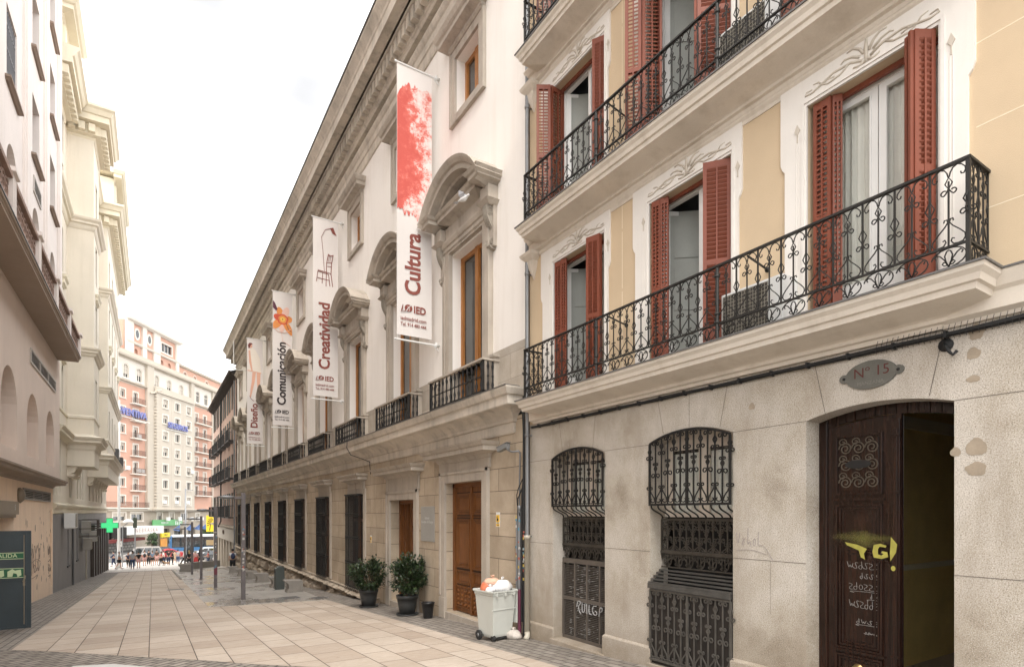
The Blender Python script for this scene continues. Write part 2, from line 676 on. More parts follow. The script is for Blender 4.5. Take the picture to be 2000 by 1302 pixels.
ZINC = mat('zinc_pipe', (.24, .245, .25), .45, .15, 3, 50, .1, metal=.5)
CREAMP = mat('cream_cast_pipe', (.50, .46, .38), .6, .12, 3, 50, .15, .4)
GLASS = m_glass()
CLEAR = m_clear()
WOOD = m_wood('honey_wood', (.30, .12, .032), (.50, .225, .065))
WOODD = m_wood('carved_door_wood', (.11, .038, .010), (.24, .092, .024))
WOODX = m_wood('dark_brown_wood', (.007, .0035, .0022), (.036, .0145, .0085), rough=.24)
PINK = mat('pink_grey_render', (.70, .59, .515), .9, .07, .7, 25, .15, .22, dirt=(.50, .42, .36))
PINKU = mat('pale_pink_render', (.76, .69, .645), .9, .07, .7, 25, .12, .3, dirt=(.6, .53, .48))
PEACH = mat('peeling_peach_paint', (.88, .70, .54), .85, .05, 1.5, 12, .4, .25, dirt=(.42, .32, .24))
CRM = mat('pale_green_cream_render', (.74, .68, .575), .88, .07, .6, 25, .1, .3, dirt=(.55, .50, .39))
CRMT = mat('cream_cornice_render', (.74, .68, .54), .85, .06, .8, 30, .1, .2, dirt=(.50, .42, .3))
DGREY = mat('dark_grey_plinth_paint', (.26, .25, .245), .75, .12, 1.0, 30, .3, .25)
WM = mat('plain_white_metal', (.72, .72, .70), .45, .06, 3, 60, .05)
BLK = mat('black_rubber', (.02, .02, .02), .7, .1, 5, 60, .1)
CONC = mat('cast_concrete', (.24, .22, .195), .85, .15, 3, 70, .3, .3)
POSTM = mat('brown_grey_post_paint', (.15, .135, .135), .5, .2, 4, 60, .15, metal=.3)
# ------------------------------------------------------------------ ground
def sheet(name, pts, m, lift, ysteps=(90.0,), kind='structure', par=None):
    """flat polygon draped on the sloping street, cut where the slope ends"""
    bm = bmesh.new()
    vs = [bm.verts.new((x, y, 0)) for x, y in pts]
    bm.faces.new(vs)
    for y in ysteps:
        g = bm.verts[:] + bm.edges[:] + bm.faces[:]
        bmesh.ops.bisect_plane(bm, geom=g, plane_co=(0, y, 0), plane_no=(0, 1, 0))
    for v in bm.verts:
        v.co.z = gz(v.co.y) + lift
    me = bpy.data.meshes.new(name)
    bm.to_mesh(me)
    bm.free()
    me.materials.append(m)
    o = bpy.data.objects.new(name, me)
    COL.objects.link(o)
    OFF[o.name] = V(0, 0, 0)
    o['kind'] = 'structure'
    return o

COB = m_paving('grey_cobble_setts', (.20, .18, .16), (.30, .275, .245), (.07, .06, .05), .30, .15, rot=True, mort=.013, stainc=(.12, .11, .10))
COBD = m_paving('curved_cobble_setts', (.21, .19, .165), (.33, .30, .265), (.05, .042, .035), .36, .17, rot=False, mort=.02, ang=-.75, stainc=(.12, .11, .10))
BEI = m_paving('beige_stone_slabs', (.42, .35, .285), (.535, .47, .40), (.09, .07, .055), .86, .585, wob=.058, mort=.010, stainc=(.26, .21, .16), bigvar=.7)
SLG = m_paving('grey_wet_slabs', (.30, .285, .265), (.37, .355, .33), (.15, .14, .13), 1.2, .6, mort=.008, wet=.3, stainc=(.21, .20, .19), rough=(.3, .6))
PLZ = m_paving('pale_plaza_slabs', (.56, .53, .49), (.64, .61, .57), (.3, .28, .25), 1.2, .6, mort=.01, stainc=(.4, .37, .33))
ASPH = mat('asphalt', (.11, .108, .105), .85, .2, .6, 40, .3)
LROAD = mat('pale_worn_road', (.52, .51, .49), .8, .08, .8, 50, .2)

sheet('ground', [(-400, -30), (400, -30), (400, 700), (-400, 700)], COB, 0.0)
arc = [(-2.32, 14.55), (-1.75, 13.9), (-1.0, 12.95), (-.5, 12.3), (.15, 11.45), (.65, 10.85), (1.25, 9.98), (2.13, 8.9), (3.2, 7.75), (4.4, 6.85), (4.97, 6.5)]
sheet('beige_pavement', arc + [(4.97, 17.0), (4.97, 19.6), (1.5, 20.3), (1.47, 59.0), (-2.42, 59.0)], BEI, .004)
sheet('grey_pavement', [(1.505, 20.3), (4.96, 19.605), (5.2, 24), (5.2, 60), (1.475, 60)], SLG, .004)
sheet('curved_pavement', [(-6, 18.8)] + [(x - .02, y - .02) for x, y in arc] + [(5.3, 4.0), (-6, 4.0)], COBD, .004)
sheet('plaza_pavement', [(-14, 60.5), (14, 60.5), (26, 94), (-12, 94)], PLZ, .004)
sheet('road', [(-60, 95), (90, 95), (120, 150), (-60, 150)], ASPH, .004)
sheet('near_road', [(.1, 10.2), (-.3, 9.4), (-1.2, 10.9), (-1.1, 11.7), (-.55, 11.45), (.05, 10.6)], LROAD, .008)
mb = MB()
mb.box(-60, 90, 94.3, 95, gz(95) - .2, gz(95) + .02)
struct('kerb', mb, CONC)
# dark iron strip and low kerb where the wet slabs begin
mb = MB()
for i in range(12):
    a, b = 40 + i * 1.6, 41.6 + i * 1.6
    mb.add([(1.40, a, gz(a)), (1.52, a, gz(a)), (1.52, a, gz(a) + .05), (1.40, a, gz(a) + .05),
            (1.40, b, gz(b)), (1.52, b, gz(b)), (1.52, b, gz(b) + .05), (1.40, b, gz(b) + .05)],
           [(0, 1, 5, 4), (1, 2, 6, 5), (2, 3, 7, 6), (3, 0, 4, 7), (0, 3, 2, 1), (4, 5, 6, 7)])
struct('ramp_kerb', mb, CONC)

# ------------------------------------------------------------------ ornament curves, in (u,z)
def spiral(cx, cz, r0, r1, a0, a1, k=9):
    return [(cx + (r0 + (r1 - r0) * i / k) * cos(a0 + (a1 - a0) * i / k), cz + (r0 + (r1 - r0) * i / k) * sin(a0 + (a1 - a0) * i / k)) for i in range(k + 1)]

def curve(F, mb, pts, r, n=0.0):
    mb.tube([F.p(u, z, n) for u, z in pts], r, 4)

def curls(x, z, s_, up=False, w_=.034):
    """a pair of little hooks either side of a bar"""
    o = []
    for q in (-1, 1):
        d = -1 if up else 1
        pts = [(x, z)] + [(x + q * (w_ * .55), z - d * s_ * .75)]
        for i in range(8):
            a = (-pi / 2 + i * pi * 1.25 / 7)
            pts.append((x + q * (w_ + w_ * .62 * cos(a)), z - d * (s_ * .62 + w_ * .62 * -sin(a))))
        o.append(pts)
    return o

def diamond(x, z, a, b):
    return [(x - a, z), (x, z + b), (x + a, z), (x, z - b), (x - a, z)]

def rail_panel(F, u0, u1, zt, zm, zb, n=0.0, unit=.27, r=.0062):
    """run of the ornamental wrought iron balcony railing"""
    mb = MB()
    cnt = max(1, round((u1 - u0) / unit))
    w_ = (u1 - u0) / cnt
    mb.fbox(F, u0 - .014, u1 + .014, zt - .011, zt + .011, n - .02, n + .02)
    mb.fbox(F, u0, u1, zm - .008, zm + .008, n - .013, n + .013)
    mb.fbox(F, u0, u1, zb - .008, zb + .008, n - .013, n + .013)
    k = (zt - zm) / .66
    for i in range(cnt + 1):
        x = u0 + i * w_
        mb.fbox(F, x - .0075, x + .0075, zm, zt, n - .007, n + .007)
        C = []
        C.append(diamond(x, zt - .31 * k, .034, .075))
        C += curls(x, zt - .375 * k, .055)
        for q in (-1, 1):
            if (i == 0 and q < 0) or (i == cnt and q > 0):
                continue
            B = x + q * w_ / 2
            # arch from the B bar over to a curl beside the A bar
            arc_ = [(B - q * .004, zt - .095 * k), (B - q * .012, zt - .06 * k), (B - q * .03, zt - .03 * k), (B - q * .06, zt - .017), (x + q * .048, zt - .03), (x + q * .022, zt - .06 * k)]
            arc_ += [(x + q * .018, zt - .085 * k), (x + q * .03, zt - .108 * k), (x + q * .048, zt - .104 * k), (x + q * .052, zt - .086 * k)]
            C.append(arc_)
            # S scroll from the B bar down to the foot of the A bar and back
            C.append([(B - q * .034, .205 * k + zm), (B - q * .030, .225 * k + zm), (B - q * .012, .224 * k + zm), (B - q * .006, .20 * k + zm), (B - q * .03, .165 * k + zm), (x + q * .055, .115 * k + zm), (x + q * .022, .075 * k + zm), (x + q * .018, .045 * k + zm), (x + q * .035, .018 * k + zm), (x + q * .065, .012 * k + zm), (B - q * .035, .018 * k + zm), (B - q * .018, .045 * k + zm), (B - q * .026, .066 * k + zm), (B - q * .042, .058 * k + zm)])
        if i < cnt:
            B = x + w_ / 2
            mb.fbox(F, B - .006, B + .006, zm, zt - .13 * k, n - .006, n + .006)
            C.append(diamond(B, zt - .145 * k, .026, .05))
            C += curls(B, zt - .185 * k, .05)
            # bottom band: round scroll, palmette loop and curls
            h = zm - zb
            c = zb + h / 2
            C.append([(B + (w_ / 2 - .012) * cos(a), c + (h / 2 - .008) * sin(a)) for a in [pi * .25 + j * pi * 1.5 / 14 for j in range(-2, 13)]])
            C.append([(B, zb + .01), (B - .02, c - .02), (B - .028, c + .02), (B - .014, c + .055), (B, c + .062), (B + .014, c + .055), (B + .028, c + .02), (B + .02, c - .02), (B, zb + .01)])
            for q in (-1, 1):
                C.append([(B, zb + .015), (B + q * .03, c - .01), (B + q * .06, c + .03), (B + q * .085, c + .045), (B + q * .1, c + .03), (B + q * .09, c + .012)])
                C.append([(B + q * .005, zb + .03), (B + q * .03, zb + .028), (B + q * .045, zb + .045), (B + q * .035, zb + .06), (B + q * .022, zb + .052)])
        for c_ in C:
            curve(F, mb, c_, r, n)
    return mb

def window_grille(F, u0, u1, z0, top, n=0.0, r=.0088, mode='upper', sp=.118):
    """bars with mirrored scrolls; top(u) gives the height of the frame"""
    mb = MB()
    cnt = 2 * max(1, round((u1 - u0) / sp / 2))
    w_ = (u1 - u0) / cnt
    ap = [(u0 + (u1 - u0) * i / 16, top(u0 + (u1 - u0) * i / 16)) for i in range(17)]
    for (a, b), (c, d) in zip(ap[:-1], ap[1:]):
        mb.fprism(F, [(a, b - .03), (c, d - .03), (c, d), (a, b)], n - .015, n + .015)
    mb.fbox(F, u0, u1, z0, z0 + .03, n - .018, n + .018)
    for i in range(cnt + 1):
        x = u0 + i * w_
        t = top(min(max(x, u0), u1))
        bw = .014 if i in (0, cnt) else (.017 if i == cnt // 2 and mode != 'lattice' else .0088)
        mb.fbox(F, x - bw, x + bw, z0, t - .02, n - bw * .8, n + bw * .8)
        C = []
        H = t - z0
        if i % 2 == 0:
            C.append(diamond(x, z0 + H * .86, .03, .06))
            C += curls(x, z0 + H * .80, .06, w_=.036)
            C += curls(x, z0 + H * .24, .05, up=True, w_=.03)
            for q in (-1, 1):
                B = x + q * w_
                if u0 - .01 <= B <= u1 + .01:
                    C.append([(x, z0 + H * .27), (x + q * .03, z0 + H * .2), (x + q * w_ * .72, z0 + H * .13), (B - q * .012, z0 + H * .07), (B - q * .03, z0 + .05), (x + q * .05, z0 + .045), (x + q * .022, z0 + .065), (x + q * .022, z0 + .085), (x + q * .038, z0 + .092)])
        else:
            C += curls(x, z0 + H * .97, .05, w_=.036)
            C.append(diamond(x, z0 + H * .56, .026, .05))
            C += curls(x, z0 + H * .50, .07, w_=.044)
            C += curls(x, z0 + H * .60, .04, up=True, w_=.026)
        if mode == 'lattice':
            q = 1 if i < cnt else -1
            for zz in (.36, .70):
                C.append([(x, z0 + H * (zz - .05)), (x + q * .05, z0 + H * zz), (x + q * .10, z0 + H * (zz + .02)), (x + q * .115, z0 + H * (zz + .07)), (x + q * .08, z0 + H * (zz + .10)), (x + q * .06, z0 + H * (zz + .06))])
        for c_ in C:
            curve(F, mb, c_, r, n)
    return mb

def relief(F, uc, z, w_, h, n=.03, r=.014):
    """plaster acanthus and scrolls over a window"""
    mb = MB()
    def c(pts, rr):
        mb.tube([F.p(uc + x * w_, z + y * h, n) for x, y in pts], r, 6, True, rr=rr)
    for q in (-1, 1):
        c([(q * x, y) for x, y in [(.03, .10), (.12, .30), (.26, .34), (.36, .18), (.44, .06), (.5, .10), (.49, .22), (.44, .2)]], [r * k for k in (1.4, 1.3, 1.1, 1.2, 1, .9, .8, .6)])
        c([(q * x, y) for x, y in [(.14, .28), (.2, .10), (.30, .04), (.35, .14), (.30, .22), (.25, .17)]], [r * k for k in (1, 1, 1, .9, .8, .6)])
        c([(q * x, y) for x, y in [(.02, .35), (.05, .62), (.10, .80), (.15, .78)]], [r * k for k in (1.6, 1.4, 1.1, .7)])
        c([(q * x, y) for x, y in [(.05, .30), (.11, .50), (.17, .56), (.20, .48)]], [r * k for k in (1.5, 1.2, .9, .6)])
        c([(q * x, y) for x, y in [(.0, .05), (.05, -.06), (.10, .02)]], [r * k for k in (1.8, 1.5, .8)])
        c([(q * x, y) for x, y in [(.36, .18), (.38, .34), (.43, .38)]], [r * k for k in (.9, .8, .5)])
    c([(0, -.08), (0, .2), (0, .5), (0, .95)], [r * k for k in (2.2, 1.8, 2.2, .8)])
    return mb

def lozenge(F, u, z, n=.03):
    mb = MB()
    mb.fprism(F, [(u - .03, z), (u, z - .05), (u + .03, z), (u, z + .07)], n, n + .012)
    mb.fbox(F, u - .006, u + .006, z - .12, z - .05, n, n + .008)
    return mb

# ------------------------------------------------------------------ right: yellow apartment house
FR = Fc((6, 0, 0), (0, 1, 0), (-1, 0, 0))
Y0, Y1 = -3.0, 8.86
yb = thing('apartment_building', 'yellow and white apartment house with red brown shutters over a granite ground floor', 'building', (6, 4, 0))
shop1 = (6.76, 8.13, gz(7.4) + .06, 2.81, .15)
shop2 = (4.43, 5.80, gz(5.1) + .02, 2.845, .14)
dooro = (2.16, 3.51, gz(2.8) + .0, 2.855, .10)
mb = MB()
mb.wall(FR, Y0, Y1, -1.2, 3.5, [shop1, shop2, dooro], depth=.36)
mb.fbox(FR, Y0, Y1 - .001, -1.2, 3.49, -.52, -.50) if False else None
# fine joints of the granite blocks
mb.mat(1)
def joint(u0, z0, u1, z1, w_=.003):
    L = hypot(u1 - u0, z1 - z0)
    a, b = (z1 - z0) / L * w_, (u1 - u0) / L * w_
    mb.add([FR.p(u0 - a, z0 + b, .002), FR.p(u0 + a, z0 - b, .002), FR.p(u1 + a, z1 - b, .002), FR.p(u1 - a, z1 + b, .002)], [(0, 1, 2, 3)])
for a, b in [(8.13, 8.86), (5.80, 6.76), (3.51, 4.43), (-3, 2.16)]:
    joint(a, 1.31, b, 1.31)
joint(8.13, 2.81, 8.86, 2.81)
joint(5.8, 2.83, 6.76, 2.83)
joint(3.51, 2.855, 4.43, 2.845)
joint(-3, 2.855, 2.16, 2.855)
for a, za, b in [(7.85, 2.9, 7.95), (7.05, 2.9, 6.98), (5.55, 2.95, 5.66), (4.62, 2.93, 4.5), (3.3, 2.90, 3.42), (2.35, 2.93, 2.24), (5.1, 2.99, 5.1)]:
    joint(a, za, b, 3.48)
joint(3.93, 1.31, 3.93, .7, .0015)
joint(.9, 1.31, .9, -.2)
wall_lo = mk('granite_wall', mb, [GRAN, mat('dark_joint', (.13, .11, .09), .9)], yb)
# rough granite guards at the feet of the piers
mb = MB()
for a, b in [(8.1, 8.85), (5.78, 6.78), (3.5, 4.44)]:
    mb.ledge(FR, [(.035, gz((a + b) / 2) - .2), (.035, gz((a + b) / 2) + .28), (.012, gz((a + b) / 2) + .31)], a - .012, b + .012)
mks('pier_foot', mb, GRAN, yb, bevel=.008)
# upper wall
WINY = [(6.75, 8.08), (4.44, 5.80), (2.27, 3.49)]
mb = MB()
ops = []
PITCH = 3.10
for k in range(3):
    for a, b in WINY:
        ops.append((a, b, 3.87 + k * PITCH, 6.25 + k * PITCH, 0))
mb.wall(FR, Y0, Y1, 3.5, 15.5, ops, depth=.3)
# scored panel lines
mb.mat(1)
for k in range(2):
    b = k * PITCH
    for u, z0, z1 in [(6.37, 3.9, 5.2), (6.37, 5.25, 6.1), (4.07, 3.9, 4.9) if False else (6.37, 6.15, 6.6), (1.5, 5.2, 6.4), (1.42, 4.1, 5.15), (1.0, 5.2, 6.4)]:
        mb.fbox(FR, u - .004, u + .004, z0 + b, z1 + b, 0, .0015)
    for z in (4.45, 5.18, 5.9):
        mb.fbox(FR, -3, 2.0, z + b - .004, z + b + .004, 0, .0012)
mk('stucco_wall', mb, [YEL, mat('scored_line', (.83, .72, .54), .9)], yb)
mb = MB()
mb.box(6.9, 16, Y0, Y1 - .02, 3.6, 15.5)
mb.box(6.9, 16, 3.66, Y1 - .02, -1.2, 3.6)
mb.box(6.9, 16, Y0, 2.0, -1.2, 3.6)
mb.box(6.35, 6.9, Y1 - .06, Y1 - .02, -1.2, 15.5)
mk('building_core', mb, DARK, yb)

# slab mouldings of each balcony
SLAB = [(.0, 0), (.05, .0), (.06, .04), (.10, .05), (.10, .085), (.13, .10), (.30, .135), (.42, .165), (.43, .215), (.455, .225), (.47, .275), (.50, .31), (.505, .345)]
BAL = [3.50, 6.60, 9.70]
for k, zb in enumerate(BAL):
    mb = MB()
    mb.ledge(FR, [(n, zb + z) for n, z in SLAB], 1.78, 8.58)
    # wall band running on beyond the balcony
    mb.ledge(FR, [(.03, zb - .0), (.04, zb + .03), (.09, zb + .06), (.09, zb + .2), (.12, zb + .23), (.16, zb + .33), (.16, zb + .345)], Y0, 2.6, lb=False, la=False)
    mb.ledge(FR, [(.03, zb - .0), (.04, zb + .03), (.09, zb + .06), (.09, zb + .2), (.12, zb + .23), (.16, zb + .33), (.16, zb + .345)], 7.7, 8.84, la=False)
    if k:
        mb.ledge(FR, [(.012, zb - .10), (.02, zb - .06), (.045, zb - .03), (.045, zb + .02)], 1.9, 8.5)
        # stacked end bracket by the downpipe
        mb.ledge(FR, [(.02, zb - .42), (.06, zb - .30), (.10, zb - .2), (.12, zb - .1), (.2, zb - .02), (.22, zb + .03)], 8.5, 8.9)
    b = mk('balcony', mb, CORN, yb)
    mb = MB()
    zt = zb + SLAB[-1][1]
    mb.fbox(FR, 1.765, 8.595, zt, zt + .018, .0, .52)
    mb.fbox(FR, Y0, 1.76, zt, zt + .016, .0, .175)
    mk('flashing', mb, LEAD, b)
    if k == 0:
        zt, zm, zb_ = 4.75, 4.07, 3.895
    else:
        zt, zm, zb_ = 4.75 + PITCH * k, 4.07 + PITCH * k, 3.895 + PITCH * k
    Frl = Fc((5.6, 0, 0), (0, 1, 0), (-1, 0, 0))
    ra, rb = 1.92, 8.43
    mb = rail_panel(Frl, ra, rb, zt, zm, zb_, unit=.27)
    for ya in (ra, rb):
        Fs = Fc((6.0, ya, 0), (-1, 0, 0), (0, -1, 0))
        mb.join(rail_panel(Fs, .0, .40, zt, zm, zb_, unit=.20))
        mb.box(5.585, 5.615, ya - .015, ya + .015, zb_ - .05, zt)
    for yy in (4.35, 6.5):
        mb.tube([(5.6, yy, zb_ - .05), (5.6, yy, zt - .02)], .022, 8)
        for z in (zt - .12, zm + .12, zm + .02):
            mb.lathe([(.03, -.012), (.034, 0), (.03, .012)], (5.6, yy, z), 8)
    for yy in (3.95, 6.25):
        mb.tube([(5.6, yy, zt - .03), (5.98, yy, zt - .10)], .012, 4)
        mb.lathe([(.03, 0), (.03, .02)], (5.96, yy, zt - .10), 8, axis='x')
    mk('balcony_railing', mb, IRON, b)

# window surrounds, frames and shutters
SUR = [(6.67, 8.41), (4.34, 6.07), (2.05, 3.74)]
def louvre_leaf(w_, h, split=.47):
    """one shutter leaf in local x (width), z (height); thickness along y"""
    mb = MB()
    t = .016
    st = min(.045, w_ * .2)
    mb.box(0, st, -t, t, 0, h)
    mb.box(w_ - st, w_, -t, t, 0, h)
    rails = [(0, .32), (h * split - .03, h * split + .03), (h - .08, h)]
    for a, b in rails:
        mb.box(st, w_ - st, -t + .002, t - .002, a, b)
    mid = w_ / 2
    mb.box(mid - .009, mid + .009, -t - .004, t + .004, .32, h - .08)
    for (a, b) in ((.32, h * split - .03), (h * split + .03, h - .08)):
        k = int((b - a) / .052)
        for i in range(k):
            z = a + (i + .5) * (b - a) / k
            q = .019
            mb.add([(st, -t * .8, z - q), (w_ - st, -t * .8, z - q), (w_ - st, t * .8, z + q), (st, t * .8, z + q),
                    (st, -t * .8, z - q + .007), (w_ - st, -t * .8, z - q + .007), (w_ - st, t * .8, z + q + .007), (st, t * .8, z + q + .007)],
                   [(0, 1, 2, 3), (7, 6, 5, 4), (0, 4, 5, 1), (2, 6, 7, 3)])
    return mb

def place(mb, o, ang):
    c, s_ = cos(ang), sin(ang)
    mb.v = [(o[0] + x * c - y * s_, o[1] + x * s_ + y * c, o[2] + z) for x, y, z in mb.v]
    return mb

def casement(mb, x, y0, y1, z0, z1, fr=.06, kick=.35):
    """one glazed leaf at constant x"""
    F = Fc((x, 0, 0), (0, 1, 0), (-1, 0, 0))
    for a, b, c, d in [(y0, y0 + fr, z0, z1), (y1 - fr, y1, z0, z1), (y0 + fr, y1 - fr, z0, z0 + kick), (y0 + fr, y1 - fr, z1 - fr, z1)]:
        mb.fbox(F, a, b, c, d, -.025, .025)
    for a, b, c, d in [(y0 + fr, y0 + fr + .015, z0 + kick, z1 - fr), (y1 - fr - .015, y1 - fr, z0 + kick, z1 - fr)]:
        mb.fbox(F, a, b, c, d, -.012, .035)
    mb.fbox(F, y0 + .05, y1 - .05, z0 + .07, z0 + kick - .07, .025, .035)

for k in range(3):
    b = k * PITCH
    z0, zh = 3.87 + b, 6.25 + b
    for i, ((a, c), (sa, sb)) in enumerate(zip(WINY, SUR)):
        mb = MB()
        top = 6.60 + b
        mb.wall(FR, sa, sb, z0, top, [(a, c, z0, zh, 0)], depth=.03, n=.028)
        for q in (sa, sb):
            mb.quad(FR.p(q, z0, 0), FR.p(q, top, 0), FR.p(q, top, .028), FR.p(q, z0, .028))
        # ears: the surround is a little wider above
        for q, s_ in ((sa, -1), (sb, 1)):
            u0_, u1_ = (q - .05, q) if s_ < 0 else (q, q + .05)
            mb.fbox(FR, u0_, u1_, zh - .5, top, 0, .0275)
            mb.fprism(FR, [(q, zh - .5), (q + s_ * .05, zh - .5), (q + s_ * .03, zh - .56), (q, zh - .6)], 0, .0275)
        # moulded inner edge
        for u0_, u1_, v0, v1 in [(a - .05, a - .02, z0, zh + .03), (c + .02, c + .05, z0, zh + .03), (a - .05, c + .05, zh + .03, zh + .055)]:
            mb.fbox(FR, u0_, u1_, v0, v1, .0285, .042)
        for u0_ in (a - .115, c + .085):
            mb.fbox(FR, u0_, u0_ + .004, z0 + .1, zh - .35, .0283, .033)
            mb.fbox(FR, u0_ + .026, u0_ + .03, z0 + .1, zh - .35, .0283, .033)
        win = mk('window', mb, WHT, yb)
        mb = relief(FR, (a + c) / 2, zh + .085, c - a + .02, .25, .030, .0105)
        for q in (a - .1, c + .1):
            mb.join(lozenge(FR, q, zh - .22, .028))
        mk('plaster_ornament', mb, mat('ornament_plaster', (.56, .50, .42), .85, .1, 6, 60, .1), win)
        # red-brown box frame
        mb = MB()
        mb.fbox(FR, a, c, zh - .05, zh, -.16, -.12)
        mb.fbox(FR, a + .001, a + .03, z0, zh - .05, -.16, -.12)
        mb.fbox(FR, c - .03, c - .001, z0, zh - .05, -.16, -.12)
        mk('shutter_frame', mb, SHUT, win)
        mb = MB()
        zt = zh - .06
        mb.fbox(FR, a, a + .05, z0, zt, -.27, -.2)
        mb.fbox(FR, c - .05, c, z0, zt, -.27, -.2)
        mb.fbox(FR, a, c, zt, zh, -.27, -.2)
        mb.fbox(FR, a, c, z0, z0 + .04, -.27, -.2)
        mid = (a + c) / 2
        opened = (i == 0) or (i == 1) or k > 0
        casement(mb, 6.235, a + .05, mid - .005, z0 + .04, zt)
        if not opened:
            casement(mb, 6.235, mid + .005, c - .05, z0 + .04, zt)
        else:
            # far leaf swung inwards
            q = MB()
            casement(q, 0, 0, mid - a - .06, z0 + .04, zt)
            ang = R(62)
            q.v = [(6.235 + (x * cos(ang) + y * sin(ang)), c - .05 - (y * cos(ang) - x * sin(ang)), z) for x, y, z in q.v]
            mb.join(q)
        mk('casement', mb, PVC, win)
        mb = MB()
        mb.fbox(FR, a + .1, mid - .05, z0 + .38, zt - .05, -.238, -.232)
        if not opened:
            mb.fbox(FR, mid + .05, c - .1, z0 + .38, zt - .05, -.238, -.232)
        mk('pane', mb, CLEAR, win)
        if not opened:
            # gathered net curtain
            mb = MB()
            pts = []
            for j in range(60):
                u = a + .06 + (c - a - .12) * j / 59
                pts.append((u, -.30 + .022 * sin(j * 1.7) + .01 * sin(j * .6)))
            for (u0_, n0), (u1_, n1) in zip(pts[:-1], pts[1:]):
                mb.add([FR.p(u0_, z0 + .1, n0), FR.p(u1_, z0 + .1, n1), FR.p(u1_, zt, n1), FR.p(u0_, zt, n0)], [(0, 1, 2, 3)], True)
            mk('curtain', mb, CURT, win)
        else:
            # grey panelled inner shutters folded back, dark room beyond
            mb = MB()
            mb.fbox(FR, a + .05, a + (c - a) * .42, z0 + .05, zt, -.42, -.39)
            for v in (.12, .9, 1.65):
                mb.fbox(FR, a + .12, a + (c - a) * .42 - .06, z0 + v, z0 + v + .62, -.39, -.378)
            hw = (c - a) * .40
            q = MB()
            q.box(0, hw, -.015, .015, z0 + .05, zt)
            for v in (.12, .9, 1.65):
                q.box(.07, hw - .07, -.028, -.015, z0 + v, z0 + v + .6)
            place(q, (6.31, c - .07, 0), R(-40))
            mb.join(q)
            mk('inner_shutter', mb, GREYW, win)
        h = zh - z0 - .02
        LEAVES = {0: {0: ([(5.935, a + .05, 5.86, a + .29), (5.97, a + .05, 5.90, a + .30)], [(5.985, c - .04, 6.02, c - .18), (5.99, c - .20, 6.03, c - .31)]),
                      1: ([(6.04, a + .05, 5.84, a + .31), (6.08, a + .04, 5.88, a + .32)], [(5.975, c - .06, 6.01, c - .19), (6.0, c - .2, 6.05, c - .3)]),
                      2: ([(6.0, a + .04, 5.84, a + .14), (5.97, a + .08, 5.82, a + .17), (6.05, a + .12, 5.87, a + .22)], [(6.03, c - .05, 6.03, c - .235), (6.04, c - .24, 6.10, c - .31)])},
                  1: {0: ([(6.02, a - .05, 5.89, a + .18), (6.06, a - .01, 5.94, a + .2)], [(5.68, c + .10, 5.89, c - .03), (5.9, c - .03, 6.22, c - .0)]),
                      1: ([(6.03, a + .0, 5.72, a + .30), (6.08, a + .01, 5.85, a + .32), (5.70, a + .31, 5.99, a + .45)], [(5.66, c + .15, 5.80, c - .03), (5.80, c - .04, 6.05, c - .17), (6.1, c - .05, 5.95, c - .25)]),
                      2: ([(6.02, a - .05, 5.7, a + .12)], [(5.68, c + .10, 5.89, c - .03)])}}
        near, far = LEAVES[0 if k == 0 else 1][i]
        for grp in (near, far):
            mb = MB()
            for xa_, ya_, xb_, yb_ in grp:
                L_ = hypot(xb_ - xa_, yb_ - ya_)
                mb.join(place(louvre_leaf(L_, h), (xa_, ya_, z0 + .01), atan2(yb_ - ya_, xb_ - xa_)))
            mk('shutter', mb, SHUT, win)

# ---- ground floor shop windows
def arch_top(o, inset=0.0):
    pts = arch_pts(o[0], o[1], o[3], o[4], 24)
    def f(u):
        for (a, z1), (b, z2) in zip(pts[:-1], pts[1:]):
            if a - 1e-6 <= u <= b + 1e-6:
                return z1 + (z2 - z1) * (u - a) / (b - a) - inset
        return o[3] - inset
    return f

def s_brackets(F, u0, u1, z0, z1, na, nb, sp=.125):
    mb = MB()
    cnt = 2 * max(1, round((u1 - u0) / sp / 2))
    for i in range(cnt + 1):
        u = u0 + (u1 - u0) * i / cnt
        pts = []
        for j in range(9):
            t = j / 8
            pts.append(F.p(u, z1 - (z1 - z0) * t, na + (nb - na) * (t - .16 * sin(2 * pi * t))))
        mb.tube(pts, .011, 4)
    return mb

# opening beside the downpipe
a, c, zlo, zsp, rise = shop1
win = mk('ground_window', window_grille(FR, a + .02, c - .02, 1.96, arch_top(shop1, .01), n=.03), IRONB, yb)
mk('bracket_row', s_brackets(FR, a + .05, c - .05, 1.78, 1.96, .03, -.2), IRONB, win)
mk('lower_grille', window_grille(FR, a + .02, c - .02, 1.30, lambda u: 1.78, n=-.22, mode='lattice', r=.0075).join(rail_panel(FR, a + .02, c - .02, 1.30, 1.29, 1.06, n=-.22, unit=.2, r=.0085)), IRONG, win)
mb = MB()
mb.fbox(FR, a + .02, c - .02, .98, 1.06, -.27, -.2)
mb.fbox(FR, a + .02, c - .02, zlo + .0, zlo + .06, -.27, -.2)
for t in (0, .25, .5, .75, 1):
    u = a + .03 + (c - a - .06) * t
    mb.fbox(FR, u - .018, u + .018, zlo + .06, .98, -.265, -.2)
mb.fbox(FR, a + .02, c - .02, .33, .39, -.262, -.203)
z = zlo + .09
while z < .96:
    mb.uprism(FR, [(-.26, z), (-.215, z - .012), (-.215, z - .005), (-.26, z + .007)], a + .03, c - .03)
    z += .03
sl = mk('louvred_door', mb, mat('brown_black_metal', (.13, .11, .092), .55, .2, 5, 60, .1, metal=.2), yb)
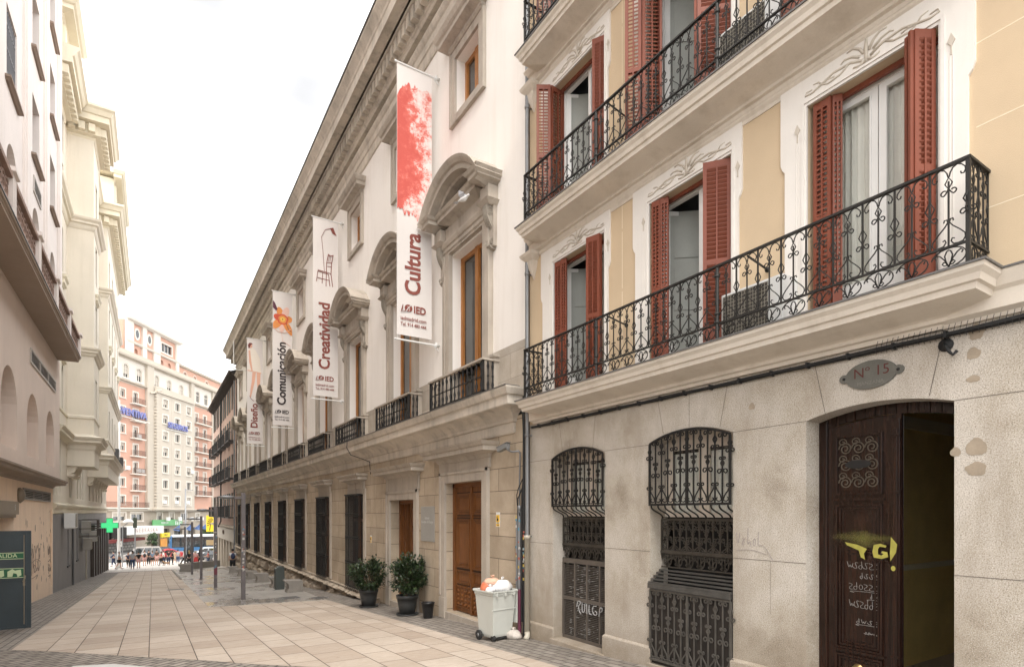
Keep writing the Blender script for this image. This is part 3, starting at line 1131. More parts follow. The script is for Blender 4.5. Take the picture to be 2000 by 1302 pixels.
def graffiti(F, strokes, u, z, su, sz, n, r=.006):
    mb = MB()
    for st in strokes:
        for _ in range(2 if len(st) > 2 else 0):
            q_ = [st[0]]
            for (xa, ya), (xb, yb_) in zip(st[:-1], st[1:]):
                q_ += [(xa * .75 + xb * .25, ya * .75 + yb_ * .25), (xa * .25 + xb * .75, ya * .25 + yb_ * .75)]
            st = q_ + [st[-1]]
        pts = [F.p(u + x * su, z + y * sz, n) for x, y in st]
        mb.tube(pts, r, 4)
    return mb
G_TAG = [[(0, .5), (.03, 1), (.12, 1.05), (.14, .8), (.05, .6), (.1, .1), (.16, .0)], [(.2, .9), (.2, .2), (.26, .1), (.3, .4), (.3, .9)], [(.36, .9), (.38, .1)], [(.46, .9), (.44, .15), (.54, .1)],
         [(.72, .9), (.6, .85), (.56, .45), (.64, .1), (.74, .2), (.72, .45), (.66, .45)], [(.8, .1), (.84, .9), (.92, .8), (.9, .5), (.82, .5)], [(.97, 1), (.975, .96)], [(1.02, .98), (1.025, .94)]]
WSPR = mat('white_spray', (.42, .42, .41), .7, .3, 20)
GSPR = mat('grey_marker', (.34, .30, .28), .7, .05)
mb = graffiti(FR, G_TAG, a + .22, .14, .72 * 1.0, .2, -.195, .009)
mb.v = [(x, 2 * (a + .58) - y, z) for x, y, z in mb.v]
q = MB()
rr = random.Random(5)
z = zlo + .1
while z < .95:
    u = a + .1
    while u < c - .1:
        if rr.random() < .33 and (.25 < (u - a) / (c - a) < .85):
            L = rr.uniform(.02, .09)
            q.fbox(FR, u, u + L, z + .002, z + .008, -.212, -.2095)
        u += .1
    z += .03
mb.join(q)
mk('graffiti', mb, WSPR, sl)
mb = MB()
mb.fbox(FR, a - .02, c + .02, zlo - .12, zlo - .005, -.34, .06)
mk('door_step', mb, GRAN, yb, bevel=.01)

# second opening, with the slatted hood and scrolled gate
a, c, zlo, zsp, rise = shop2
win2 = mk('ground_window', window_grille(FR, a + .02, c - .02, 1.96, arch_top(shop2, .01), n=.03), IRONB, yb)
mk('bracket_row', s_brackets(FR, a + .05, c - .05, 1.78, 1.96, .03, -.2), IRONB, win2)
mk('lower_grille', window_grille(FR, a + .02, c - .02, 1.30, lambda u: 1.78, n=-.22, mode='lattice', r=.0075).join(rail_panel(FR, a + .02, c - .02, 1.30, 1.29, 1.09, n=-.22, unit=.2, r=.0085)), IRONG, win2)
mb = MB()
for i in range(5):
    t = i / 4
    mb.fbox(FR, a + .01, c - .01, 1.04 - .16 * t - .008, 1.04 - .16 * t + .012, -.2 + .22 * t, -.165 + .22 * t)
mb.fbox(FR, a + .005, c - .005, .80, .865, .03, .06)
mb.fbox(FR, a + .005, c - .005, .865, .87, -.02, .06)
for u in (a + .02, c - .05):
    mb.uprism(FR, [(-.22, 1.05), (-.22, .8), (.05, .8), (.05, .84)], u, u + .02)
mk('hood', mb, mat('worn_black_metal', (.10, .094, .085), .5, .35, 5, 60, .2, metal=.3), win2)
gate = window_grille(FR, a + .02, c - .02, zlo + .05, lambda u: .79, n=.02, r=.010, mode='upper')
mk('gate', gate, mat('dusty_black_iron', (.13, .12, .105), .45, .3, 6, 90, .25, metal=.4), win2)
mb = MB()
mb.fbox(FR, a + .01, c - .01, zlo, .80, -.03, -.01)
mk('gate_backing', mb, mat('dark_brown_sheet', (.03, .024, .02), .6, .2, 3, 40, .1), win2)
mb = MB()
mb.fbox(FR, a - .02, c + .02, zlo - .12, zlo - .005, -.34, .05)
mk('door_step', mb, GRAN, yb, bevel=.01)
for (a, c, zlo, zsp, rise), wn in ((shop1, win), (shop2, win2)):
    # cream casements behind the upper grille, pale curtain, black void lower down
    mb = MB()
    m_ = (a + c) / 2
    for u0_, u1_ in ((a + .02, a + .10), (m_ - .05, m_ + .05), (c - .1, c - .02)):
        mb.fbox(FR, u0_, u1_, 1.80, 2.86, -.36, -.30)
    mb.fbox(FR, a, c, 2.80, 2.98, -.358, -.302)
    mb.fbox(FR, a, c, 1.80, 1.86, -.358, -.302)
    for u0_, u1_ in ((a + .1, m_ - .05), (m_ + .05, c - .1)):
        for t in (u0_, u1_ - .035):
            mb.fbox(FR, t, t + .035, 1.86, 2.80, -.345, -.31)
        mb.fbox(FR, u0_, u1_, 2.74, 2.80, -.344, -.311)
    mk('casement', mb, mat('cream_casement', (.62, .54, .45), .6, .08), wn)
    mb = MB()
    mb.fbox(FR, a + .1, c - .1, 1.86, 2.76, -.333, -.328)
    mk('pane', mb, CLEAR, wn)
    mb = MB()
    for j in range(40):
        u0_, u1_ = a + .05 + (c - a - .1) * j / 40, a + .05 + (c - a - .1) * (j + 1) / 40
        n0, n1 = -.385 + .012 * sin(j * 1.9), -.385 + .012 * sin((j + 1) * 1.9)
        mb.add([FR.p(u0_, 1.86, n0), FR.p(u1_, 1.86, n1), FR.p(u1_, 2.7, n1), FR.p(u0_, 2.7, n0)], [(0, 1, 2, 3)], True)
    mk('curtain', mb, CURT, wn)
    mb = MB()
    mb.fbox(FR, a - .05, c + .05, -1, 1.8, -.6, -.55)
    mb.fbox(FR, a - .05, c + .05, 1.8, 3.2, -.75, -.7)
    mk('void', mb, DARK, wn)

# ---- street door: closed carved leaf, open half showing the hall
a, c, zlo, zsp, rise = dooro
dz0 = zlo + .02
mb = MB()
ap = arch_pts(a, c, zsp, rise, 14)
for (u0_, z0_), (u1_, z1_) in zip(ap[:-1], ap[1:]):
    mb.fprism(FR, [(u0_, z0_ - .10), (u1_, z1_ - .10), (u1_, z1_), (u0_, z0_)], -.33, -.26)
mb.fbox(FR, c - .09, c, dz0, zsp, -.33, -.25)
mb.fbox(FR, a, a + .03, dz0, zsp, -.33, -.28)
mb.fbox(FR, c - .115, c - .09, dz0, zsp - .02, -.32, -.27)
dr = mk('street_door', mb, WOODX, yb, bevel=.004)
Fd = Fc((6.27, 0, 0), (0, 1, 0), (-1, 0, 0))
L0, L1 = 2.70, 3.395
mb = MB()
tp = arch_top((a, c, zsp - .08, 0, rise)) if False else None
ztop = 2.80
mb.fprism(Fd, [(L0, dz0), (L1, dz0), (L1, ztop - .02), ((L0 + L1) / 2, ztop + .03), (L0, ztop + .05)], -.05, 0)
# stiles, rails and raised mouldings
def panel(u0_, u1_, z0_, z1_, lv=3):
    d = 0
    for i in range(lv):
        w_ = .02
        mb.fbox(Fd, u0_ + d, u1_ - d, z0_ + d, z0_ + d + w_, 0, .034 - .009 * i)
        mb.fbox(Fd, u0_ + d, u1_ - d, z1_ - d - w_, z1_ - d, 0, .0335 - .009 * i)
        mb.fbox(Fd, u0_ + d, u0_ + d + w_, z0_ + d, z1_ - d, 0, .0338 - .009 * i)
        mb.fbox(Fd, u1_ - d - w_, u1_ - d, z0_ + d, z1_ - d, 0, .0332 - .009 * i)
        d += .03
    if u1_ - u0_ > .2 and z1_ - z0_ > .18:
        mb.fbox(Fd, u0_ + d + .01, u1_ - d - .01, z0_ + d + .01, z1_ - d - .01, 0, .012)
P0, P1 = L0 + .16, L1 - .07
panel(P0, P1, 2.05, 2.68, 1)
panel(P0, P1, 1.58, 1.95)
panel(P0, P1, .42, 1.52)
panel(P0, P1, .10, .36, 2)
mid = (P0 + P1) / 2
for z_ in (-.12, -.36):
    panel(P0, mid - .01, z_ - .08, z_ + .12, 2)
    panel(mid + .01, P1, z_ - .08, z_ + .12, 2)
for z_ in (2.0, 1.55, .40, .05):
    mb.fbox(Fd, P0 - .02, P1 + .02, z_ - .012, z_ + .012, .0, .035)
# meeting stile with half column
mb.fbox(Fd, L0, L0 + .07, dz0, ztop, 0, .03)
mb.fbox(Fd, L0 + .015, L0 + .055, dz0 + .1, ztop - .1, .03, .05)
for z_ in (2.62, 2.05, .42, .05):
    mb.fbox(Fd, L0 - .008, L0 + .078, z_, z_ + .025, .0, .055)
leaf = mk('door_leaf', mb, WOODX, dr, bevel=.003)
mb = MB()
for z_ in (2.18, 2.36, 2.54):
    for u_ in (P0 + .10, mid, P1 - .10):
        curve(Fd, mb, spiral(u_, z_, .07, .015, 0, 3.6 * pi, 22), .007, .02)
        curve(Fd, mb, spiral(u_ + .03, z_ + .07, .045, .01, pi, -1.6 * pi, 14), .006, .02)
mk('vent_grille', mb, mat('dull_bronze', (.12, .10, .075), .5, .2, 5, 60, .2, metal=.5), leaf)
mb = MB()
mb.fprism(Fd, [(mid + .13 * cos(t), 2.37 + .045 * sin(t)) for t in [i * pi / 8 for i in range(16)]], .026, .034)
mk('grille_plate', mb, IRONB, leaf)
mb = MB()
mb.lathe([(.05, 0), (.052, .01), (.02, .015), (.018, .04), (.035, .05), (.04, .065), (.03, .08), (.008, .088)], (0, 0, 0), 16)
mb.v = [(6.25 - z, mid + x, .23 + y) for x, y, z in mb.v]
mk('door_knob', mb, mat('aged_brass', (.42, .28, .12), .35, .15, 6, 60, .1, metal=.9), leaf, smooth=True)
GR2 = [[(0, 1), (.1, .6), (.2, 1), (.3, .6), (.35, 1.05)], [(.4, .6), (.5, 1.1), (.6, .6), (.7, 1.1), (.9, .5)], [(.05, .5), (.3, .45), (.6, .55), (.95, .4)],
       [(.1, .4), (.1, .1), (.25, .35), (.3, .05)], [(.4, .3), (.55, .4), (.5, .05), (.75, .3), (.8, .05), (.95, .35)], [(.1, 0), (.4, -.05), (.8, .02), (.6, -.12)]]
def scribble(seed, n=7):
    """a run of quick looping pen letters across the unit square"""
    r_ = random.Random(seed)
    out_ = []
    for i in range(n):
        x0_ = i / n
        k_ = r_.choice('zolvs')
        if k_ == 'o':
            out_.append([(x0_ + .07 + .06 * cos(t_ * .8), .45 + .4 * sin(t_ * .8) * (1 - t_ * .04)) for t_ in range(9)])
        elif k_ == 'z':
            out_.append([(x0_, .9), (x0_ + .12, .95), (x0_ + .01, .1), (x0_ + .15, .15), (x0_ + .2, .5)])
        elif k_ == 'l':
            out_.append([(x0_ + .05, 1.1), (x0_ + .03, .2), (x0_ + .08, 0), (x0_ + .16, .3), (x0_ + .1, .6), (x0_ + .02, .5)])
        elif k_ == 'v':
            out_.append([(x0_, .8), (x0_ + .06, .1), (x0_ + .1, .7), (x0_ + .14, .1), (x0_ + .2, 1.0)])
        else:
            out_.append([(x0_ + .14, .9), (x0_ + .02, .8), (x0_ + .05, .5), (x0_ + .14, .35), (x0_ + .1, .05), (x0_ - .02, .12)])
    if r_.random() < .6:
        out_.append([(-.02, -.15), (.5, -.1), (1.0, -.2), (.8, -.35)])
    return out_
mb = MB()
for sd_, zz_, w2_, h2_, n2_ in ((1, 1.27, .30, .075, 6), (2, 1.17, .2, .06, 4), (3, 1.05, .30, .075, 6), (4, .97, .12, .05, 2), (5, .86, .28, .085, 6), (6, .70, .24, .05, 4), (7, .60, .14, .025, 5)):
    mb.join(graffiti(Fd, scribble(sd_, n2_), L0 + .20, zz_, w2_, h2_, .0135, .0019))
mk('graffiti', mb, mat('thin_white_marker', (.34, .33, .31), .7, .3, 20), leaf)
YSPR = mat('yellow_spray', (.40, .36, .07), .7, .25, 14)
mb = MB()
def blob(F, pts, n0=.036):
    mb.fprism(F, pts, n0, n0 + .002)
blob(Fd, [(3.22, 1.55), (3.10, 1.53), (3.0, 1.49), (3.03, 1.44), (3.02, 1.38), (3.06, 1.40), (3.08, 1.47), (3.2, 1.52)])
blob(Fd, [(2.875 + (x_ - 2.875) * .8, 1.475 + (z_ - 1.475) * .75) for x_, z_ in [(2.95, 1.555), (2.87, 1.575), (2.80, 1.55), (2.81, 1.525), (2.88, 1.535), (2.90, 1.50), (2.90, 1.43), (2.86, 1.415), (2.83, 1.44), (2.86, 1.45), (2.85, 1.475), (2.79, 1.465), (2.78, 1.40), (2.86, 1.37), (2.95, 1.385), (2.965, 1.46)]])
blob(Fd, [(2.765, 1.62), (2.71, 1.55), (2.72, 1.47), (2.77, 1.38), (2.775, 1.45)], .056)
blob(Fd, [(2.745 + .022 * cos(t), 1.31 + .026 * sin(t)) for t in [i * pi / 5 for i in range(10)]], .056)
mk('yellow_graffiti', mb, YSPR, leaf)
# fine spray mist around the yellow strokes
def m_mist():
    t = NT('yellow_mist')
    p = t.pos()
    z = t.n('SeparateXYZ')
    t.l(p, z.inputs[0])
    dz = t.math('ABSOLUTE', t.math('SUBTRACT', z.outputs[2], 1.60))
    dy = t.math('MULTIPLY', t.math('ABSOLUTE', t.math('SUBTRACT', z.outputs[1], 3.02)), .28)
    d = t.math('ADD', t.math('ADD', dz, dy), t.math('MULTIPLY', t.noise(p, 5, 5, .7), .16))
    a = t.ramp(d, [(.05, (.34, .34, .34)), (.19, (0, 0, 0))])
    t.l(a, t.b.inputs['Alpha'])
    return t.fin((.24, .22, .05), .7)
mb = MB()
mb.fbox(Fd, L0 + .02, L1 - .01, 1.35, 1.85, .0355, .0358)
mk('yellow_overspray', mb, m_mist(), leaf)
# right leaf swung inside
mb = MB()
mb.box(6.34, 6.95, a + .02, a + .06, dz0, ztop)
mk('door_leaf', mb, WOODX, dr, label='open leaf folded back into the dark hall')
# the hall
mb = MB()
hz = dz0
mb.box(6.36, 11.0, 3.50, 3.60, hz, 3.4)
mb.box(10.9, 11.0, 1.6, 3.5, hz, 3.4)
mb.mat(1)
mb.box(6.36, 10.9, 3.47, 3.50, 1.12, 1.19)
mb.box(6.36, 10.9, 3.45, 3.50, 2.95, 3.1)
mb.mat(2)
mb.box(6.30, 11, 1.6, 3.5, hz - .05, hz)
mb.box(6.36, 11, 1.6, 3.5, 3.3, 3.4)
mk('hallway', mb, [mat('mustard_hall_paint', (.80, .60, .20), .8, .15, 2, 30, .1), mat('hall_dado', (.75, .66, .42), .8), mat('hall_floor', (.35, .28, .2), .5)], yb)
mb = MB()
mb.box(7.42, 7.75, 3.462, 3.468, 1.28, 1.52)
nb = mk('notice', mb, mat('paper', (.62, .58, .5), .9), yb)

# ---- loose details on this house
mb = MB()
mb.lathe([(.038, 1.42), (.038, 14.5)], (5.90, 8.80, 0), 12, cap=False)
for z in (1.42, 3.3, 6.3, 9.4, 12):
    mb.lathe([(.046, z - .03), (.048, z), (.046, z + .03)], (5.90, 8.80, 0), 12)
    mb.box(5.9, 6.0, 8.79, 8.81, z - .01, z + .01)
dp = mk('downpipe', mb, ZINC, None, loc=(5.9, 8.8, gz(8.8)))
tag(dp, 'long grey zinc downpipe running up between the yellow and the cream fronts', 'pipe')
mb = MB()
g = gz(8.8)
mb.lathe([(.05, g + .1), (.05, 1.38), (.06, 1.38), (.06, 1.43), (.045, 1.44)], (5.90, 8.80, 0), 12)
mb.tube([(5.9, 8.8, g + .14), (5.89, 8.78, g + .06), (5.82, 8.72, g + .03)], .05, 10, True)
mk('pipe_shoe', mb, CREAMP, dp)

# oval metal plaque with the old house number
mb = MB()
uc, zc = 2.85, 3.225
pts = []
for i in range(40):
    t = 2 * pi * i / 40
    pts.append((uc + .235 * cos(t), zc + .135 * sin(t)))
mb.fprism(FR, pts, 0.0, .018)
for q in (-1, 1):
    mb.fprism(FR, [(uc + q * .25 + .045 * cos(t), zc + .04 * sin(t)) for t in [i * pi / 8 for i in range(16)]], 0.0, .0165)
_pq = 0
pq = mk('number_plaque', mb, mat('grey_painted_cast_iron', (.15, .145, .125), .6, .2, 6, 60, .3, metal=.3), None, loc=(6, 2.85, 3.22), bevel=.004)
tag(pq, 'oval grey iron plaque with a red house number over the dark street door', 'plaque')
mb = MB()
for q in (-1, 1):
    mb.fprism(FR, [(uc + q * .25 + .014 * cos(t), zc + .014 * sin(t)) for t in [i * pi / 4 for i in range(8)]], .017, .026)
mk('bolt', mb, IRONB, pq)

# cable bundle below the balcony
mb = MB()
for k, (r_, n_, z_) in enumerate([(.014, .03, 3.455), (.011, .055, 3.44), (.010, .03, 3.43)]):
    pts = []
    for i in range(50):
        y = -2.5 + (8.75 + 2.5) * i / 49
        pts.append((6 - n_, y, z_ + .004 * sin(y * 5 + k) + (.03 if y < 2.2 else 0) * (2.2 - y) * .4))
    mb.tube(pts, r_, 6)
for y in [2.2 + .42 * i for i in range(16)]:
    mb.fbox(FR, y, y + .02, 3.415, 3.475, 0, .07)
for i in range(40):
    y = 1.0 + i * .045
    mb.tube([(5.93, y, 3.52), (5.9, y + .01, 3.42), (5.96, y + .02, 3.40)], .0025, 3)
tag(mk('cable_bundle', mb, BLK, None, loc=(6, 3, 3.45)), 'black cable bundle clipped along the granite under the lowest balcony', 'cables')
mb = MB()
mb.lathe([(.06, 0), (.06, .01), (.03, .012)], (5.985, 2.22, 3.36), 12, axis='x')
mb.tube([(5.97, 2.22, 3.36), (5.93, 2.2, 3.33), (5.92, 2.17, 3.28), (5.94, 2.15, 3.25), (5.95, 2.12, 3.28)], .014, 6, True)
tag(mk('wall_hook', mb, BLK, None, loc=(6, 2.2, 3.36)), 'small black twisted cable hook on the granite above the open doorway', 'hook')

# round repair patches
mb = MB()
for u_, z_, ra_, rb_ in [(2.0, 2.43, .075, .075), (2.0, 2.24, .075, .06), (2.15, 2.40, .04, .04), (2.02, 3.02, .05, .03), (2.0, 3.42, .06, .07), (2.02, 3.24, .05, .05), (4.17, 3.12, .04, .04)]:
    mb.fprism(FR, [(u_ + ra_ * cos(t) * (1 + .13 * sin(3 * t + z_ * 9) + .08 * sin(7 * t)), z_ + rb_ * sin(t) * (1 + .12 * sin(5 * t))) for t in [i * pi / 9 for i in range(18)]], 0, .003)
mks('mortar_patch', mb, mat('mortar_patch', (.36, .295, .22), .95, .2, 8, 60, .3), yb)
mb = graffiti(FR, [[(0, .9), (.05, .1), (.12, .9)], [(.2, .6), (.28, .5), (.24, .1), (.18, .3), (.3, .6)], [(.4, 1.2), (.38, .1), (.46, .5), (.5, .1)], [(.6, .6), (.56, .2), (.64, .15), (.66, .55), (.6, .6)], [(.75, 1.0), (.72, .1), (.9, .3), (1.2, -.6)], [(.02, -.15), (.5, -.05), (1.0, -.3)]], -4.38, 1.44, .40, .2, .003, .0035)
mb.v = [(x, -y, z) for x, y, z in mb.v]
mk('faded_graffiti', mb, GSPR, yb)

# air conditioners on the balconies
def ac_unit(name, label, loc, rz, w_=.8, h=.56, d=.3, group=None, m=None, fan=True):
    t = thing(name, label, 'air conditioner', loc, rz, group, local=True)
    mb = MB()
    mb.box(-w_ / 2, w_ / 2, 0, d, .03, h)
    mb.box(-w_ / 2 + .05, -w_ / 2 + .1, .02, d - .02, 0, .03)
    mb.box(w_ / 2 - .1, w_ / 2 - .05, .02, d - .02, 0, .03)
    mk('casing', mb, m or WM, t, bevel=.01)
    mb = MB()
    mb.box(-w_ * .46, w_ * .28, -.004, -.001, .06, h - .03)
    mk('fan_opening', mb, mat('fan_shadow', (.10, .09, .075), .8, .3, 4), t)
    mb = MB()
    k = 17
    for i in range(k):
        x = -w_ * .46 + w_ * .74 * i / (k - 1)
        mb.box(x - .002, x + .002, -.014, -.01, .06, h - .03)
    for i in range(12):
        z = .06 + (h - .1) * i / 11
        mb.box(-w_ * .46, w_ * .28, -.012, -.006, z - .002, z + .002)
    mk('grille', mb, mat('grille_wire', (.36, .33, .27), .5), t)
    return t
ac_unit('air_conditioner', 'cream air conditioner standing on the lowest balcony between two shuttered windows', (5.70, 3.98, 3.87), -pi / 2, .78, .56, .28)
ac_unit('air_conditioner', 'air conditioner behind the railing of the upper yellow house balcony', (5.70, 4.02, 6.97), -pi / 2, .78, .56, .28)
# ------------------------------------------------------------------ right: the long stone institute
ia, ib = 8.88, 52.6
inst = thing('institute_building', 'long cream institute palace with arched stone window hoods and hanging banners', 'building', (6, 30, -1.6))
CEN = [11.3, 15.2, 19.6, 23.9, 28.2, 32.5, 36.9, 41.3, 45.7, 50.0]
D2 = (10.62, 12.45, gz(11.3) + .12, 2.56, 0)
D1 = (14.38, 16.22, gz(15.2) + .12, 2.22, 0)
GW = [(u - .85, u + .75, -.78, 2.48, 0) for u in CEN[2:]]
CEL = [(u - .55, u + .45, -1.75 - .045 * (u - 20) - .3, -1.08, 0) for u in CEN[2:]]
mb = MB()
mb.wall(FR, ia, ib, -3.6, 3.75, [D1, D2] + GW + CEL, depth=.42)
mk('ashlar_wall', mb, ASH, inst)
mb = MB()
PN = [(u - .78, u + .82, 4.3, 7.9, 0) for u in CEN]
mb.wall(FR, ia, ib, 4.1, 5.16, [(a, b, 4.3, 5.16, 0) for a, b, *_ in PN], depth=.3, n=.03)
mk('dado_wall', mb, DADO, inst)
SMW = [(u - .55, u + .6, 11.1, 12.42, 0) for u in CEN]
mb = MB()
mb.wall(FR, ia, ib, 5.16, 14.3, [(a, b, 5.16, 7.9, 0) for a, b, *_ in PN] + SMW, depth=.34)
mb.quad((6, ib, -3.6), (16, ib, -3.6), (16, ib, 14.8), (6, ib, 14.8))
mk('stucco_wall', mb, STUC, inst)
mb = MB()
mb.box(6.85, 18, ia + .02, ib - .02, -3.6, 14.6)
mk('building_core', mb, DARK, inst)
mb = MB()
mb.add([(5.0, ia - .6, 15.42), (5.0, ib + .5, 15.42), (12, ib - 2, 18), (12, ia, 18)], [(0, 1, 2, 3)])
mb.box(6, 18, ia - .1, ib, 14.6, 15.3)
mk('roof', mb, mat('roof_tile', (.30, .20, .14), .9, .2), inst)

# main cornice between the floors
mb = MB()
mb.ledge(FR, [(.03, 3.42), (.05, 3.46), (.05, 3.62), (.09, 3.64), (.09, 3.70), (.16, 3.78), (.28, 3.86), (.40, 3.88), (.42, 3.90), (.42, 4.06), (.46, 4.08), (.50, 4.18), (.50, 4.22), (0.0, 4.30)], ia + .02, ib + .4, la=True)
mk('string_course', mb, STONEW, inst)
mb = MB()
mb.fbox(FR, ia + .02, ib + .4, 4.222, 4.235, .2, .515)
mk('flashing', mb, LEAD, inst)
# crowning entablature
mb = MB()
ea, eb = ia - .35, ib + .9
mb.ledge(FR, [(.03, 13.35), (.05, 13.4), (.05, 13.62), (.08, 13.64), (.08, 13.84), (.12, 13.88), (.16, 13.96), (.16, 14.02), (.04, 14.03), (.04, 14.24)], ia, ib)
mb.ledge(FR, [(.2, 14.2), (.24, 14.26), (.28, 14.28), (.28, 14.68), (.48, 14.70), (.50, 14.74)], ia - .3, ib + .3)
mb.ledge(FR, [(.55, 14.741), (.78, 14.745), (.78, 14.72), (.82, 14.72), (.82, 15.02), (.84, 15.04), (.86, 15.12), (.93, 15.22), (1.0, 15.30), (1.0, 15.40)], ia - .6, ib + .6)
mb.fbox(FR, ia - .6, ib + .6, 14.741, 14.8, 0, .6)
den = mk('cornice', mb, STONEW, inst)
mb = MB()
u = ia - .25
while u < ib + .25:
    mb.fbox(FR, u, u + .17, 14.33, 14.675, .275, .46)
    u += .30
mk('dentil_band', mb, STONEW, den)
mb = MB()
mb.fbox(FR, ia - .62, ib + .62, 15.401, 15.43, .6, 1.03)
mb.tube([FR.p(ia - .6, 15.40, 1.02), FR.p(ib + .6, 15.40, 1.02)], .02, 6)
mk('gutter', mb, LEAD, den)

# architrave of each piano nobile window + consoles + segmental pediment
def bay(uc):
    o = []
    mb = MB()
    a, b = uc - .78, uc + .82
    m_ = (a + b) / 2
    for q0, q1 in ((a - .30, a), (b, b + .30)):
        mb.fbox(FR, q0, q1, 4.25, 7.95, 0, .10)
        s_ = -1 if q0 < a else 1
        e0, e1 = (q0 + .0, q0 + .1) if s_ < 0 else (q1 - .1, q1)
        mb.fbox(FR, e0, e1, 4.25, 7.95, .10, .125)
        mb.fbox(FR, (q0 - .16) if s_ < 0 else q1, q0 if s_ < 0 else (q1 + .16), 7.35, 8.2, 0, .09)
    mb.fbox(FR, a - .30, b + .30, 7.95, 8.22, 0, .10)
    mb.ledge(FR, [(.10, 8.0), (.13, 8.02), (.13, 8.1), (.16, 8.12), (.19, 8.2), (.19, 8.24)], a - .34, b + .34)
    mb.fbox(FR, a - .3, b + .3, 8.24, 8.56, 0, .12)
    for q0, q1 in ((a - .5, a - .16), (b + .16, b + .5)):
        mb.fbox(FR, q0, q1, 8.24, 8.56, 0, .24)
        mb.ledge(FR, [(.2, 8.17), (.24, 8.2), (.3, 8.26)], q0 - .06, q1 + .06)
    # horizontal cornice, broken forward over the consoles
    pf = [(.10, 8.52), (.14, 8.56), (.22, 8.6), (.34, 8.63), (.34, 8.71), (.38, 8.73), (.42, 8.79)]
    mb.ledge(FR, pf, a - .2, b + .2)
    mb.ledge(FR, [(n + .2, z) for n, z in pf], a - .68, a - .10)
    mb.ledge(FR, [(n + .2, z) for n, z in pf], b + .10, b + .68)
    # arched cornice over it
    U0, U1 = a - .66, b + .66
    R_ = arch_pts(U0, U1, 8.70, .80, 18)
    cz = 8.70 + .8 - ((U1 - U0) ** 2 / 4 + .64) / 1.6
    prof = [(0, -.30), (.30, -.30), (.33, -.26), (.50, -.24), (.50, -.14), (.55, -.12), (.60, -.05), (.62, 0), (0, .0)]
    rows = []
    rad = hypot(U0 - m_, 8.70 - cz)
    for u, z in R_:
        dx, dz = (u - m_) / rad, (z - cz) / rad
        rows.append([FR.p(u + dx * h, z + dz * h, n) for n, h in prof])
    k = len(prof)
    vs = [p for r in rows for p in r]
    fs = []
    for i in range(len(rows) - 1):
        for j in range(k - 1):
            fs.append((i * k + j, (i + 1) * k + j, (i + 1) * k + j + 1, i * k + j + 1))
    fs += [tuple(range(k)), tuple((len(rows) - 1) * k + j for j in range(k))]
    mb.add(vs, fs)
    # inner arch moulding on the tympanum
    A2 = arch_pts(a - .05, b + .05, 8.78, .38, 14)
    for (u0_, z0_), (u1_, z1_) in zip(A2[:-1], A2[1:]):
        mb.fprism(FR, [(u0_, z0_ - .05), (u1_, z1_ - .05), (u1_, z1_), (u0_, z0_)], .0, .15)
    mb.fprism(FR, [(u, z) for u, z in arch_pts(a - .4, b + .4, 8.72, .58, 14)], 0, .08)
    o.append(('window_surround', mb, STONE))
    cons = []
    for q in (a - .33, b + .33):
        mb = MB()
        p1 = []
        for i in range(20):
            t = i / 19
            p1.append((.06 + .17 * (1 - t) ** 1.4 + .045 * sin(2 * pi * t), 8.17 - .78 * t))
        pts = [(0, 8.17)] + p1 + [(0, 7.39)]
        mb.uprism(FR, pts, q - .085, q + .085)
        for zz, rr_ in ((8.05, .085), (7.45, .06)):
            nn = .14 if zz > 8 else .10
            sp = spiral(nn, zz, rr_, .012, -.5 * pi, 3.2 * pi, 22)
            for e in (q - .09, q + .09):
                mb.tube([FR.p(e, z, n) for n, z in sp], .011, 5)
        mb.uprism(FR, [(0, 7.40), (.13, 7.42), (.15, 7.36), (.1, 7.31), (0, 7.29)], q - .07, q + .07)
        for e in (-.045, 0, .045):
            mb.tube([FR.p(q + e, z, n + .004) for n, z in p1], .012, 4)
        cons.append(mb)
    o.append(('console', cons[0], STONED))
    o.append(('console', cons[1], STONED))
    mb = MB()
    mb.ledge(FR, [(.60, 9.0)], a, b) if False else None
    return o

def wood_window(F, a, b, z0, z1, n, trans=None):
    fr, gl = MB(), MB()
    m_ = (a + b) / 2
    for q0, q1, w_ in ((a, a + .09, .05), (b - .09, b, .05), (m_ - .07, m_ + .07, .065)):
        fr.fbox(F, q0, q1, z0, z1, n - w_, n + w_)
    for q0, q1 in ((a + .09, m_ - .07), (m_ + .07, b - .09)):
        fr.fbox(F, q0, q1, z1 - .1, z1, n - .045, n + .045)
        fr.fbox(F, q0, q1, z0, z0 + .14, n - .045, n + .045)
        if trans:
            fr.fbox(F, q0, q1, trans - .05, trans + .05, n - .045, n + .045)
        for t in (q0, q1 - .025):
            fr.fbox(F, t, t + .025, z0 + .14, z1 - .1, n - .03, n + .035)
        gl.fbox(F, q0, q1, z0 + .1, z1 - .08, n - .008, n + .002)
    return fr, gl

